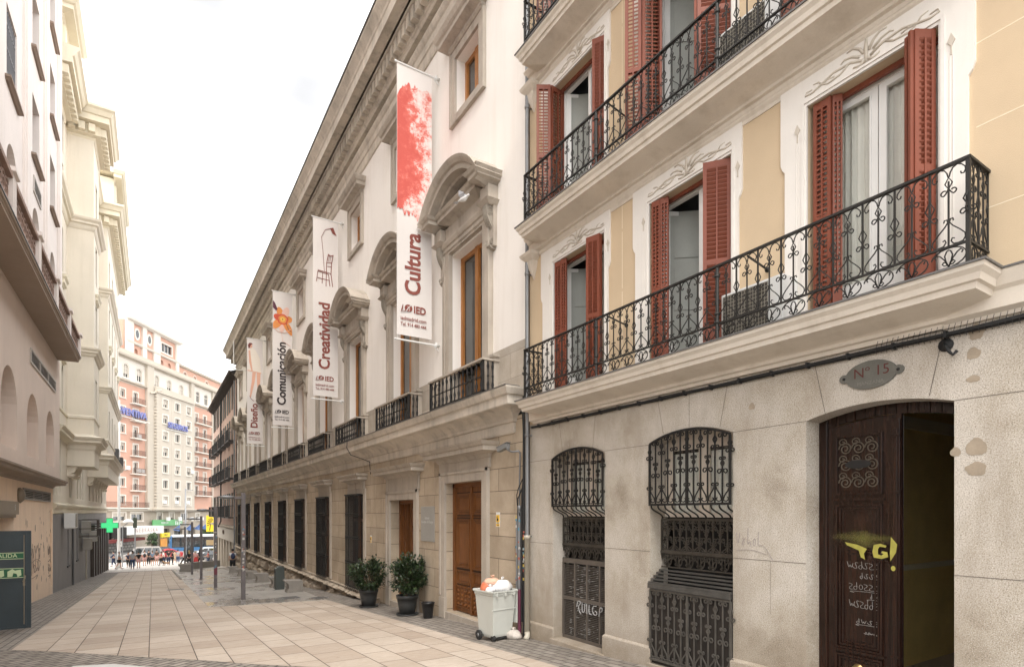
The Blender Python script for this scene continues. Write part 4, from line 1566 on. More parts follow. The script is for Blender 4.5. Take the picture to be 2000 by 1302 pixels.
def balustrade(uc):
    mb = MB()
    a, b = uc - 1.35, uc + 1.25
    k = 13
    for i in range(k):
        u = a + .1 + (b - a - .2) * i / (k - 1)
        prof = [(.018, 4.30), (.03, 4.32), (.018, 4.36), (.033, 4.45), (.016, 4.52), (.016, 4.60), (.028, 4.62), (.016, 4.65), (.016, 4.75), (.032, 4.82), (.018, 4.88), (.018, 4.92)]
        mb.lathe([(r, z) for r, z in prof], (6 - .38, u, 0), 6, cap=False)
    for s_ in (a + .02, b - .02):
        for n_ in (.16, .27):
            mb.lathe([(r, z) for r, z in prof], (6 - n_, s_, 0), 6, cap=False)
        mb.fbox(FR, s_ - .02, s_ + .02, 4.245, 4.93, .36, .40)
        mb.fbox(FR, s_ - .015, s_ + .015, 4.3, 4.33, .05, .38)
    mb.fbox(FR, a, b, 4.30, 4.325, .36, .40)
    mb.fbox(FR, a, b, 4.60, 4.615, .365, .395)
    r1 = mb
    mb = MB()
    mb.fbox(FR, a - .03, b + .03, 4.93, 4.97, .33, .43)
    mb.fbox(FR, a - .03, a + .06, 4.93, 4.97, .0, .33)
    mb.fbox(FR, b - .06, b + .03, 4.93, 4.97, .0, .33)
    for s_ in (a - .0, b - .18):
        mb.fbox(FR, s_, s_ + .18, 4.24, 5.0, .0, .14)
        mb.ledge(FR, [(.14, 5.0), (.18, 5.03), (.18, 5.08), (.0, 5.1)], s_ - .03, s_ + .21)
    return r1, mb

def small_surround(uc):
    mb = MB()
    a, b = uc - .55, uc + .6
    for q0, q1, z0, z1 in ((a - .24, a, 10.9, 12.62), (b, b + .24, 10.9, 12.62), (a, b, 12.42, 12.62), (a, b, 10.9, 11.1)):
        mb.fbox(FR, q0, q1, z0, z1, 0, .06)
    for q0, q1, z0, z1 in ((a - .24, a - .17, 10.9, 12.62), (b + .17, b + .24, 10.9, 12.62), (a - .17, b + .17, 10.9, 10.97)):
        mb.fbox(FR, q0, q1, z0, z1, .06, .085)
    mb.ledge(FR, [(.08, 12.62), (.12, 12.66), (.12, 12.72), (.30, 12.76), (.30, 12.86), (.35, 12.90), (.40, 13.0), (.40, 13.03), (0, 13.06)], a - .5, b + .5)
    return mb

u0 = CEN[0]
NB = []
for nme, mb, m_ in bay(u0):
    NB.append(mk(nme, mb, m_, inst))
fr, gl = wood_window(FR, u0 - .78, u0 + .82, 4.3, 7.9, -.27)
w0 = mk('tall_window', fr, WOOD, inst)
REFL = m_glass('reflecting_glass', (.045, .045, .042), .02)
mk('pane', gl, REFL, w0)
r1, r2 = balustrade(u0)
b0 = mk('balustrade', r1, IRONB, inst)
mk('balustrade_rail', r2, STONE, b0)
s0 = mk('attic_window_surround', small_surround(u0), STONE, inst)
fr, gl = wood_window(FR, u0 - .55, u0 + .6, 11.1, 12.42, -.27)
w1 = mk('attic_window', fr, WOOD, inst)
mk('pane', gl, REFL, w1)
for uc in CEN[1:]:
    for o in NB + [w0, b0, s0, w1]:
        dup(o, inst, d=(0, uc - u0, 0))

# ground floor windows: grey stone frame, hood, brown frame, cage of bars, rough sill
def gw(uc):
    a, b = uc - .85, uc + .75
    st = MB()
    for q0, q1, z0, z1 in ((a - .20, a, -.76, 2.66), (b, b + .20, -.76, 2.66), (a, b, 2.48, 2.66)):
        st.fbox(FR, q0, q1, z0, z1, 0, .05)
    st.fbox(FR, a - .1, b + .1, 2.66, 2.95, 0, .07)
    hd = MB()
    hd.ledge(FR, [(.08, 2.86), (.12, 2.92), (.2, 2.95), (.32, 2.96), (.32, 3.04), (.36, 3.06), (.40, 3.12), (.40, 3.14), (0, 3.18)], a - .38, b + .38)
    fr, gl = wood_window(FR, a, b, -.76, 2.48, -.13, 1.6)
    cage = MB()
    n = .16
    x0, x1 = a + .16, b + .06
    k = 15
    for i in range(k + 1):
        u = x0 + (x1 - x0) * i / k
        cage.tube([FR.p(u, -.74, n), FR.p(u, 2.46, n)], .012, 5)
    for i in range(1, 3):
        for u in (x0, x1):
            cage.tube([FR.p(u, -.74, n * i / 3), FR.p(u, 2.46, n * i / 3)], .011, 4)
    for z in (-.70, .10, .95, 1.75, 2.44):
        cage.fbox(FR, x0 - .02, x1 + .02, z - .012, z + .012, n - .02, n + .02)
        cage.fbox(FR, x0 - .02, x0 + .01, z - .01, z + .01, -.1, n)
        cage.fbox(FR, x1 - .01, x1 + .02, z - .01, z + .01, -.1, n)
        if z > -.6 and z < 2.3:
            cage.fbox(FR, x0 - .01, x1 + .01, z + .075, z + .095, n - .016, n + .016)
            for i in range(k + 1):
                u = x0 + (x1 - x0) * i / k
                cage.ball(FR.p(u, z + .045, n), .022, 5, 4)
    cage.fbox(FR, x0 - .03, x1 + .03, 2.46, 2.5, -.02, n + .04)
    for i in range(0, k + 1, 2):
        u = x0 + (x1 - x0) * i / k
        cage.tube([FR.p(u, -.74, n), FR.p(u, -.80, n + .05), FR.p(u, -.84, n + .03)], .01, 4)
    return st, hd, fr, gl, cage

BRW = mat('brown_painted_frame', (.11, .045, .016), .5, .2, 4, 60, .1)
u1 = CEN[2]
st, hd, fr, gl, cage = gw(u1)
G0 = mk('ground_window', fr, BRW, inst)
mk('window_frame', st, STONE, G0)
mk('pane', gl, GLASS, G0)
mk('window_bars', cage, IRONB, G0)
G1 = mk('window_hood', hd, STONE, inst)
for uc in CEN[3:]:
    dup(G0, inst, d=(0, uc - u1, 0))
    dup(G1, inst, d=(0, uc - u1, 0))

# rough stone base: jagged sill band, rusticated blocks, cellar openings
ROUGH = mat('rough_hewn_stone', (.42, .35, .27), .95, .4, 2.6, 25, .9, .6, dirt=(.09, .075, .055), dist=.02)
rr = random.Random(11)
def rough_block(mb, u0_, u1_, z0_, z1_, n):
    """a hewn block: grid front pushed out unevenly, rounded at the edges"""
    k, l = max(2, int((u1_ - u0_) / .14)), max(2, int((z1_ - z0_) / .12))
    b = len(mb.v)
    for j in range(l + 1):
        for i in range(k + 1):
            u, z = u0_ + (u1_ - u0_) * i / k, z0_ + (z1_ - z0_) * j / l
            e = min(i, k - i, j, l - j)
            nn = 0.0 if e == 0 else n * (.75 + .5 * rr.random())
            if j in (0, l):
                z += 0
            mb.v.append(FR.p(u, z, nn if e else .0))
    for j in range(l):
        for i in range(k):
            q = b + j * (k + 1) + i
            mb.f.append((q, q + 1, q + k + 2, q + k + 1))
            mb.mi.append(mb.m)
            mb.sm.append(False)
mb = MB()
u = 17.2
while u < ib:
    L = rr.uniform(1.0, 1.6)
    e = min(u + L, ib)
    rough_block(mb, u + .01, e - .01, -1.08, -.80, .26)
    mb.fbox(FR, u, e, -1.05, -.81, 0, .05)
    mb.quad(FR.p(u, -.80, 0), FR.p(e, -.80, 0), FR.p(e, -.81, .12), FR.p(u, -.81, .12))
    u = e
cur = 17.2
holes = [(a - .12, b + .12) for a, b, *_ in CEL] + [(ib, ib)]
for ha, hb in holes:
    while cur < ha - .2:
        e = min(cur + rr.uniform(1.0, 1.5), ha)
        if ha - e < .3:
            e = ha
        g = gz((cur + e) / 2) - .15
        z = -1.08
        while z > g:
            h = min(rr.uniform(.46, .62), z - g + .05)
            rough_block(mb, cur + .03, e - .03, z - h + .035, z - .035, .20)
            z -= h
        cur = e
    cur = hb
mk('rough_base', mb, ROUGH, inst)
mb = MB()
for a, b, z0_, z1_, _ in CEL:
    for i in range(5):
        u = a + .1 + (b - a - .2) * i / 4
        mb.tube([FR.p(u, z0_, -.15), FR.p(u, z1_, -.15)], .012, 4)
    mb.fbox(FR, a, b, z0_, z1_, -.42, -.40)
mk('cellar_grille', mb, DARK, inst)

# the two wooden doors
def stone_doorframe(o, ztop, hoodz, w_=.26, g0=0):
    a, b, z0, z1, _ = o
    mb = MB()
    for q0, q1 in ((a - w_, a), (b, b + w_)):
        mb.fbox(FR, q0, q1, g0, z1 + w_, 0, .06)
        s_ = q0 if q0 < a else q1 - .07
        mb.fbox(FR, s_, s_ + .07, g0 + .55, z1 + w_, .06, .085)
        mb.fbox(FR, q0 - .02, q1 + .02, g0, g0 + .5, 0, .075)
    mb.fbox(FR, a, b, z1, z1 + w_, 0, .06)
    mb.fbox(FR, a - w_, b + w_, z1 + w_ - .07, z1 + w_, .06, .085)
    mb.fbox(FR, a - w_ - .05, b + w_ + .05, z1 + w_, hoodz, 0, .05)
    mb.ledge(FR, [(.08, hoodz - .05), (.12, hoodz + .02), (.22, hoodz + .05), (.36, hoodz + .06), (.36, hoodz + .15), (.40, hoodz + .17), (.45, hoodz + .24), (0, hoodz + .28)], a - w_ - .42, b + w_ + .42)
    mb.fbox(FR, a - .02, b + .02, gz(a) - .2, z0 - .006, -.40, .05)
    return mb
def wood_door(o, n, closed, studs):
    a, b, z0, z1, _ = o
    mb = MB()
    F = FR
    for q0, q1 in ((a, a + .1), (b - .1, b)):
        mb.fbox(F, q0, q1, z0, z1, n - .1, n + .05)
    mb.fbox(F, a, b, z1 - .1, z1, n - .1, n + .05)
    m_ = (a + b) / 2
    H = z1 - .1 - z0
    for j, (q0, q1) in enumerate(((a + .1, m_ - .01), (m_ + .01, b - .1))):
        if not closed and j == 1:
            continue
        mb.fbox(F, q0, q1, z0 + .02, z1 - .1, n - .05, n)
        def pan(za, zb, lv=3):
            d = .07
            for i in range(lv):
                for c0, c1, c2, c3 in ((q0 + d, q1 - d, za, za + .025), (q0 + d, q1 - d, zb - .025, zb), (q0 + d, q0 + d + .025, za + .025, zb - .025), (q1 - d - .025, q1 - d, za + .025, zb - .025)):
                    if c1 > c0 and c3 > c2:
                        mb.fbox(F, c0, c1, c2, c3, n, n + .045 - .012 * i)
                d += .035
                za += .035
                zb -= .035
            mb.fbox(F, q0 + d, q1 - d, za, zb, n, n + .012)
        pan(z0 + H * .78, z0 + H * .95)
        pan(z0 + H * .36, z0 + H * .75)
        pan(z0 + H * .23, z0 + H * .34, 2)
        mb.fbox(F, q0 + .03, q1 - .03, z0 + .12, z0 + .14, n, n + .03)
        mb.fbox(F, q0 + .03, q1 - .03, z0 + H * .205, z0 + H * .215, n, n + .03)
        if studs:
            for r_ in range(5):
                for c_ in range(4):
                    uu = q0 + .12 + (q1 - q0 - .24) * c_ / 3
                    zz = z0 + .2 + (H * .2 - .12) * r_ / 4.6
                    mb.ball(F.p(uu, zz, n + .005), .042, 6, 4)
    mb.mat(1)  # dark strips and fields that paint in the shade round each panel
    for (q0, q1) in ((a + .1, m_ - .01), (m_ + .01, b - .1)):
        if not closed and q0 > m_ - .05:
            continue
        for f0, f1 in ((.78, .95), (.36, .75), (.23, .34)):
            za, zb = z0 + H * f0, z0 + H * f1
            for c0, c1, c2, c3 in ((q0 + .04, q1 - .04, za - .03, za), (q0 + .04, q1 - .04, zb, zb + .03), (q0 + .04, q0 + .07, za, zb), (q1 - .07, q1 - .04, za, zb)):
                mb.fbox(F, c0, c1, c2, c3, n, n + .006)
            mb.fbox(F, q0 + .135, q1 - .135, za + .06, zb - .06, n + .0005, n + .0015)
    mb.mat(0)
    mb.fbox(F, m_ - .035, m_ + .035, z0 + .02, z1 - .1, n + .0, n + .045)
    return mb
mk('door_frame', stone_doorframe(D2, 2.8, 3.08, g0=gz(12.3)), STONE, inst)
mk('door_frame', stone_doorframe(D1, 2.5, 2.90, g0=gz(16)), STONE, inst)
PSHADE = mat('door_panel_shade', (.035, .014, .006), .5, .2)  # shade of the panel grooves, put into a darker wood colour
mk('door', wood_door(D2, -.22, True, True), [WOODD, PSHADE], inst, bevel=.003)
dd = mk('door', wood_door(D1, -.30, False, False), [WOODD, PSHADE], inst, bevel=.003, label='door with one leaf open onto a dark passage')
mb = MB()
a, b, z0, z1, _ = D1
q = MB()
q.box(0, .62, -.025, .025, z0 + .02, z1 - .1)
for v in (.2, 1.0, 2.1):
    q.box(.1, .52, -.045, -.025, z0 + v, z0 + v + .65)
place(q, (6.36, b - .13, 0), R(-6))
mk('door_leaf', q, WOODD, dd)
mb.fbox(FR, a - .05, b + .05, z0 - .2, z1 + .1, -1.2, -1.15) if False else None

# marble name panel with faded letters
mb = MB()
mb.fbox(FR, 13.12, 13.95, 1.12, 2.02, 0, .02)
pn = mk('name_panel', mb, mat('grey_marble', (.33, .32, .295), .35, .08, 2, 40, .03), None, loc=(6, 13.5, 1.5), bevel=.003)
tag(pn, 'square grey marble panel with faint white lettering between the two wooden doors', 'sign')

def text(name, s_, size, M_, m, parent, bold=0.0, ext=.0015, sx=1.0, align='CENTER', fit=None):
    """lettering as mesh; M_ maps local (x right, y up, z out) to world"""
    c = bpy.data.curves.new(name, 'FONT')
    c.body = s_
    c.size = size
    c.extrude = ext
    c.offset = bold * size
    c.align_x = align
    c.align_y = 'CENTER'
    c.resolution_u = 3
    o = bpy.data.objects.new('tmp', c)
    COL.objects.link(o)
    bpy.context.view_layer.update()
    me = bpy.data.meshes.new_from_object(o.evaluated_get(bpy.context.evaluated_depsgraph_get()))
    bpy.data.objects.remove(o)
    off = OFF[parent.name] if parent else V(0, 0, 0)
    if fit:
        xs_ = [v.co.x for v in me.vertices]
        sx = fit / (max(xs_) - min(xs_))
    me.transform(Matrix.Translation(-off) @ M_ @ Matrix.Diagonal((sx, 1, 1, 1)))
    me.materials.clear()
    me.materials.append(m)
    me.name = name
    n = bpy.data.objects.new(name, me)
    COL.objects.link(n)
    n.parent = parent
    OFF[n.name] = off
    return n
def basis(o, x, y):
    x, y = Vector(x).normalized(), Vector(y).normalized()
    z = x.cross(y)
    return Matrix(((x.x, y.x, z.x, o[0]), (x.y, y.y, z.y, o[1]), (x.z, y.z, z.z, o[2]), (0, 0, 0, 1)))
RW = lambda u, z, n=.003: basis((6 - n, u, z), (0, -1, 0), (0, 0, 1))
text('number', 'Nº 15', .14, RW(2.84, 3.25, .0185), mat('faded_red_paint', (.10, .022, .016), .7), pq, bold=-.005)
text('number', 'MANZANA', .05, RW(2.85, 3.145, .0185), mat('faint_grey_paint', (.19, .18, .155), .7), pq)
PWH = mat('faint_white_letter', (.50, .50, .48), .5, .02)
for i, (s_, zz) in enumerate((('Istituto', 1.72), ('Europeo di Design', 1.62), ('di Design', 1.52))):
    if i < 2:
        text('lettering', s_, .10, RW(13.55, zz, .0205), PWH, pn)
# ------------------------------------------------------------------ hanging banners
BWHT = mat('banner_cloth', (.66, .62, .59), .8, .03, 1, 20, .05)
BRED = mat('brick_red_print', (.23, .065, .05), .8, .05)
BBLK = mat('near_black_print', (.035, .025, .025), .8, .05)
def red_print():
    t = NT('torn_red_print')
    p = t.pos()
    a = t.noise(p, 2.6, 8, .72)
    b = t.noise(t.scale(p, (1, 1, 2)), 26, 4, .8)
    f = t.math('ADD', t.math('MULTIPLY', a, .75), t.math('MULTIPLY', b, .32))
    z = t.n('SeparateXYZ')
    t.l(p, z.inputs[0])
    # more white at the lower right and near the top edge
    k = t.math('MULTIPLY', t.math('SUBTRACT', z.outputs[0], 5.45), .22)
    f = t.math('ADD', f, k)
    zz = t.math('ABSOLUTE', t.math('SUBTRACT', z.outputs[2], 10.6))
    f = t.math('ADD', f, t.math('MULTIPLY', zz, .03))
    c = t.ramp(f, [(.47, (.50, .085, .065)), (.555, (.60, .14, .11)), (.60, (.68, .48, .44)), (.66, (.66, .62, .59))])
    return t.fin(c, .8)
def banner(y, label, word, wmat, art, group='banners hanging from the institute front'):
    xa, xb, zb, zt = 4.90, 5.80, 6.10, 12.55
    t = thing('banner', label, 'banner', ((xa + xb) / 2, y, zb), 0, group)
    mb = MB()
    K = 24
    W = lambda x, z: y + .006 * sin(z * 2.1 + y) * (1 - abs(2 * (x - xa) / (xb - xa) - 1)) + .004 * sin(x * 9)
    for i in range(K):
        for j in range(6):
            z0_, z1_ = zb + (zt - zb) * i / K, zb + (zt - zb) * (i + 1) / K
            x0_, x1_ = xa + (xb - xa) * j / 6, xa + (xb - xa) * (j + 1) / 6
            mb.add([(x0_, W(x0_, z0_), z0_), (x1_, W(x1_, z0_), z0_), (x1_, W(x1_, z1_), z1_), (x0_, W(x0_, z1_), z1_)], [(0, 1, 2, 3)], True)
            mb.add([(x0_, W(x0_, z0_) + .004, z0_), (x0_, W(x0_, z1_) + .004, z1_), (x1_, W(x1_, z1_) + .004, z1_), (x1_, W(x1_, z0_) + .004, z0_)], [(0, 1, 2, 3)], True)
    cl = mk('cloth', mb, BWHT, t)
    mb = MB()
    for z in (zt + .01, zb - .12):
        mb.tube([(xa - .03, y, z), (6.0, y, z)], .022, 8)
        mb.ball((xa - .03, y, z), .03, 8, 6)
        mb.lathe([(.07, 0), (.07, .02), (.04, .03), (.04, .1)], (5.90, y, z), 10, axis='x')
        mb.tube([(5.85, y, z), (5.98, y, z - .13)], .018, 6)
    for x in (xa + .02, xb - .05):
        mb.tube([(x, y, zb - .12), (x, y, zb + .02)], .004, 4)
    mk('pole', mb, WM, t)
    B = lambda x, z, n=.012: basis((x, y - n, z), (0, 0, 1), (-1, 0, 0))
    Bh = lambda x, z, n=.012: basis((x, y - n, z), (1, 0, 0), (0, 0, 1))
    sz = {'Cultura': .55, 'Creatividad': .55, 'Comunicación': .55, 'Diseño': .55}[word]
    ln_ = {'Cultura': 1.50, 'Creatividad': 2.42, 'Comunicación': 3.05, 'Diseño': 1.48}[word]
    zc = 7.09 + ln_ / 2
    text('word', word, sz, B(5.32, zc), wmat, cl, bold=.028, fit=ln_)
    text('lettering', 'IED', .24, Bh(5.48, 6.74), wmat, cl, bold=.03, fit=.31)
    text('lettering', 'iedmadrid.com', .125, Bh(5.32, 6.50), wmat, cl, bold=.012, fit=.66)
    text('lettering', 'Tel. 914 480 444', .118, Bh(5.32, 6.36), wmat, cl, bold=.012, fit=.66)
    F = Fc((0, y, 0), (1, 0, 0), (0, -1, 0))
    mb = MB()
    mb.fprism(F, [(5.19 + .10 * cos(a_), 6.76 + .085 * sin(a_)) for a_ in [i * pi / 10 for i in range(20)]], .010, .013)
    mb.tube([F.p(5.03, 6.70, .014), F.p(5.05, 6.82, .014), F.p(5.0, 6.66, .014), F.p(5.10, 6.68, .014), F.p(5.16, 6.82, .014)], .010, 4)
    mk('logo', mb, wmat, cl)
    mb = MB()
    mb.tube([F.p(5.13, 6.68, .015), F.p(5.19, 6.77, .015), F.p(5.27, 6.86, .015)], .011, 4)
    mb.tube([F.p(5.2, 6.68, .015), F.p(5.22, 6.75, .015), F.p(5.16, 6.8, .015)], .007, 4)
    mk('logo_slash', mb, BWHT, cl)
    art(F, cl)
    return t

def art_red(F, cl):
    mb = MB()
    rr = random.Random(3)
    L = [(4.905, 8.7)]
    n_ = 26
    low = [(4.905 + .89 * i / n_, 9.12 - .28 * i / n_ + rr.uniform(-.1, .1)) for i in range(n_ + 1)]
    hi = [(4.905 + .89 * i / n_, 11.75 + .35 * sin(min(1, i / 9) * pi / 2) + rr.uniform(-.06, .08)) for i in range(n_ + 1)]
    for i in range(n_):
        mb.add([F.p(*low[i], .009), F.p(*low[i + 1], .009), F.p(*hi[i + 1], .009), F.p(*hi[i], .009)], [(0, 1, 2, 3)])
    mk('print', mb, red_print(), cl)
def art_chair(F, cl):
    mb = MB()
    def ln(*p, r=.011):
        mb.tube([F.p(x, z, .013) for x, z in p], r, 4)
    ln((5.02, 10.25), (5.07, 10.62), (5.45, 10.58), (5.50, 10.15), r=.014)
    ln((5.22, 10.2), (5.24, 10.60), r=.012)
    ln((5.36, 10.12), (5.38, 10.98), (5.45, 11.32), r=.014)
    ln((5.60, 10.15), (5.54, 10.60), (5.56, 11.0), (5.62, 11.32), r=.014)
    ln((5.44, 11.30), (5.52, 11.26), (5.62, 11.31), r=.016)
    ln((5.40, 11.0), (5.57, 11.02))
    ln((5.41, 10.86), (5.56, 10.88))
    ln((5.07, 10.66), (5.46, 10.63), (5.54, 10.60))
    ln((5.06, 10.38), (5.5, 10.36))
    ln((5.45, 11.05), (5.48, 11.27), r=.007)
    ln((5.5, 11.05), (5.53, 11.27), r=.007)
    ln((5.3, 10.66), (5.25, 11.4), (5.20, 11.9), (5.33, 12.18), (5.55, 12.28), r=.009)
    mb.fprism(F, [(5.50, 12.28), (5.62, 12.33), (5.74, 12.05), (5.60, 12.10)], .010, .013)
    mk('print', mb, BRED, cl)
def art_flower(F, cl):
    ms = [mat('orange_print', (.72, .28, .08), .8, .2, 3), mat('red_print', (.62, .10, .05), .8, .2, 3), mat('yellow_print', (.78, .50, .10), .8, .1), mat('plum_print', (.10, .03, .05), .8, .1), mat('pale_pink_print', (.76, .50, .42), .8, .1)]
    mb = MB()
    cx_, cz_ = 5.35, 11.25
    for k, (a_, L, w_, mi, n_) in enumerate([(.1, .46, .28, 0, .009), (1.1, .55, .3, 4, .010), (2.0, .5, .3, 0, .0095), (2.9, .42, .26, 1, .0105), (3.8, .62, .3, 0, .010), (4.6, .5, .3, 4, .009), (5.4, .75, .28, 0, .0105)]):
        mb.mat(mi)
        P = []
        for i in range(14):
            t = i / 13 * 2 * pi
            l = L * (.5 - .5 * cos(t))
            s_ = w_ * .5 * sin(t)
            x = cx_ + l * cos(a_) - s_ * sin(a_)
            z = cz_ + (l * sin(a_) + s_ * cos(a_)) * 1.25
            P.append((min(5.79, max(4.91, x)), z))
        mb.fprism(F, P, n_, n_ + .001)
    for r_, mi, n_ in ((.26, 1, .0125), (.19, 0, .0135), (.11, 2, .0145), (.03, 3, .0155)):
        mb.mat(mi)
        mb.fprism(F, [(cx_ + r_ * cos(t) * (1 + .08 * sin(5 * t)), cz_ + r_ * sin(t)) for t in [i * pi / 12 for i in range(24)]], n_, n_ + .001)
    mb.mat(3)
    mb.fprism(F, [(4.91, 12.1), (5.0, 12.0), (5.12, 11.7), (5.05, 11.62), (4.91, 11.75)], .012, .013)
    mb.tube([F.p(5.5, 11.1, .013), F.p(5.62, 10.8, .013), F.p(5.76, 10.7, .013)], .012, 4)
    mb.mat(4)
    mb.tube([F.p(4.93, 10.8, .015), F.p(5.15, 10.62, .015), F.p(5.45, 10.6, .015), F.p(5.76, 10.85, .015)], .016, 4)
    mb.tube([F.p(5.3, 10.6, .015), F.p(5.35, 10.2, .015), F.p(5.7, 10.0, .015)], .010, 4)
    mk('print', mb, ms, cl)
def art_figure(F, cl):
    ms = [mat('skin_print', (.66, .38, .28), .8, .05), mat('hair_print', (.16, .04, .035), .8, .05), mat('dress_print', (.72, .66, .58), .8, .03), BRED]
    mb = MB()
    mb.mat(2)
    mb.fprism(F, [(5.02, 11.9), (5.2, 12.0), (5.4, 11.85), (5.62, 11.4), (5.72, 10.45), (5.0, 10.55), (5.06, 11.3)], .009, .010)
    mb.mat(0)
    mb.fprism(F, [(5.1 + .10 * cos(t), 12.12 + .14 * sin(t)) for t in [i * pi / 8 for i in range(16)]], .010, .0115)
    mb.fprism(F, [(4.98, 11.8), (5.08, 11.85), (5.14, 11.2), (5.22, 10.6), (5.15, 10.55), (5.02, 11.1)], .0115, .0125)
    mb.fprism(F, [(4.93, 10.62), (5.7, 10.52), (5.7, 10.47), (4.93, 10.56)], .0115, .0125)
    mb.fprism(F, [(5.2, 10.5), (5.40, 10.5), (5.33, 9.9), (5.22, 9.4), (5.12, 8.95), (5.06, 8.98), (5.10, 9.5), (5.16, 9.9)], .0115, .0125)
    mb.fprism(F, [(5.45, 10.5), (5.66, 10.48), (5.64, 9.9), (5.60, 9.4), (5.56, 8.85), (5.49, 8.86), (5.48, 9.5), (5.46, 9.9)], .0115, .0125)
    mb.mat(1)
    mb.fprism(F, [(4.97, 12.0), (4.95, 12.15), (5.02, 12.28), (5.15, 12.3), (5.22, 12.22), (5.12, 12.18), (5.06, 12.0), (5.0, 11.93)], .012, .013)
    mb.mat(3)
    mb.tube([F.p(5.05, 9.03, .013), F.p(5.1, 8.90, .013), F.p(5.28, 8.72, .013)], .014, 4)
    mb.tube([F.p(5.47, 8.95, .013), F.p(5.5, 8.8, .013), F.p(5.7, 8.62, .013)], .014, 4)
    mk('print', mb, ms, cl)
banner(12.86, 'tall white banner reading Cultura under a torn bright red print', 'Cultura', BRED, art_red)
banner(21.21, 'white banner reading Creatividad with a line drawing of a chair and lamp', 'Creatividad', BRED, art_chair)
banner(29.36, 'white banner reading Comunicación below an orange flower', 'Comunicación', BBLK, art_flower)
banner(38.19, 'pinkish white banner reading Diseño below a figure in high heels', 'Diseño', BRED, art_figure)
# empty pole brackets beyond the last banner
t = thing('banner_bracket', 'bare metal banner arms fixed under the far end of the big cornice', 'bracket', (6, 46.8, 12.4))
mb = MB()
mb.tube([(4.9, 46.8, 12.5), (6, 46.8, 12.5)], .022, 6)
mb.tube([(4.9, 46.8, 12.5), (5.98, 46.8, 12.9)], .012, 4)
mb.tube([(5.1, 46.8, 12.5), (5.1, 46.8, 14.6)], .03, 6)
mk('arm', mb, WM, t)

# ------------------------------------------------------------------ conduits, camera, stickers between the two houses
t = thing('conduit_bundle', 'bundle of sticker covered conduits and cables rising beside the grey downpipe', 'pipes', (5.95, 9.1, gz(9.1)))
mb = MB()
g = gz(9.1)
STK = [mat('sticker_a', (.38, .10, .07), .6, .2, 30), mat('sticker_b', (.10, .25, .33), .6, .2, 30), mat('sticker_c', (.50, .48, .45), .6, .2, 30), mat('sticker_d', (.50, .36, .08), .6, .2, 30)]
mk('tall_cable', MB().tube([(5.95, 8.98, g), (5.95, 8.98, 3.4), (5.93, 9.0, 4.1)], .028, 8).tube([(5.93, 9.03, g + .3), (5.93, 9.02, 2.2), (5.95, 8.99, 2.6), (5.95, 8.99, 3.6)], .02, 6), BLK, t)
mk('steel_conduit', MB().tube([(5.95, 9.14, g), (5.95, 9.14, 2.0)], .034, 8).tube([(5.95, 9.14, 2.0), (5.94, 9.12, 2.5), (5.95, 9.12, 3.02)], .018, 6).lathe([(.04, 1.9), (.045, 1.95), (.04, 2.0)], (5.95, 9.14, 0), 8), ZINC, t)
mk('steel_conduit', MB().tube([(5.96, 9.24, g + .5), (5.96, 9.24, 1.75)], .026, 8), ZINC, t)
mk('cable_loop', MB().tube([(5.93, 9.0, 2.35), (5.90, 9.06, 2.2), (5.90, 9.13, 2.12), (5.93, 9.17, 2.0), (5.93, 9.1, 1.8)], .012, 5).tube([(5.93, 9.0, 2.5), (5.89, 9.1, 2.3), (5.90, 9.16, 2.2), (5.94, 9.18, 1.7)], .010, 5), BLK, t)
mk('purple_sleeve', MB().tube([(5.95, 9.14, g + .02), (5.95, 9.14, g + .9)], .036, 8), mat('purple_plastic', (.20, .05, .09), .6, .1), t)
rr = random.Random(9)
for k in range(34):
    y_, rad = rr.choice([(8.98, .03), (9.14, .036), (9.24, .028)])
    z_ = rr.uniform(.55, 1.75)
    mb = MB()
    a0 = rr.uniform(1.9, 3.6)
    h = rr.uniform(.02, .06)
    vs = []
    for i in range(5):
        a_ = a0 + i * .28
        for q in (0, h):
            vs.append((5.95 + (rad + .002) * cos(a_), y_ - (rad + .002) * abs(sin(a_)) * (1 if i else 1), z_ + q))
    mb.add(vs, [(2 * i, 2 * i + 2, 2 * i + 3, 2 * i + 1) for i in range(4)])
    mk('sticker', mb, STK[k % 4], t)
t = thing('security_camera', 'grey security camera on a bent arm above the conduits', 'camera', (5.9, 9.13, 3.0))
mb = MB()
mb.tube([(5.95, 9.12, 3.0), (5.93, 9.14, 3.04), (5.85, 9.25, 3.03), (5.80, 9.32, 3.07)], .02, 8, True)
mk('arm', mb, ZINC, t)
mb = MB()
mb.obox((5.76, 9.42, 3.12), (.10, .30, .09), rz=R(8), rx=R(-14))
mb.obox((5.765, 9.43, 3.172), (.125, .34, .012), rz=R(8), rx=R(-14))
mb.lathe([(.035, 0), (.035, .03)], (5.76, 9.24, 3.085), 10, axis='y')
mk('camera_body', mb, mat('grey_camera_shell', (.18, .18, .175), .4, .1), t, bevel=.008)
YSG = mat('yellow_sign', (.80, .50, .06), .5, .04)
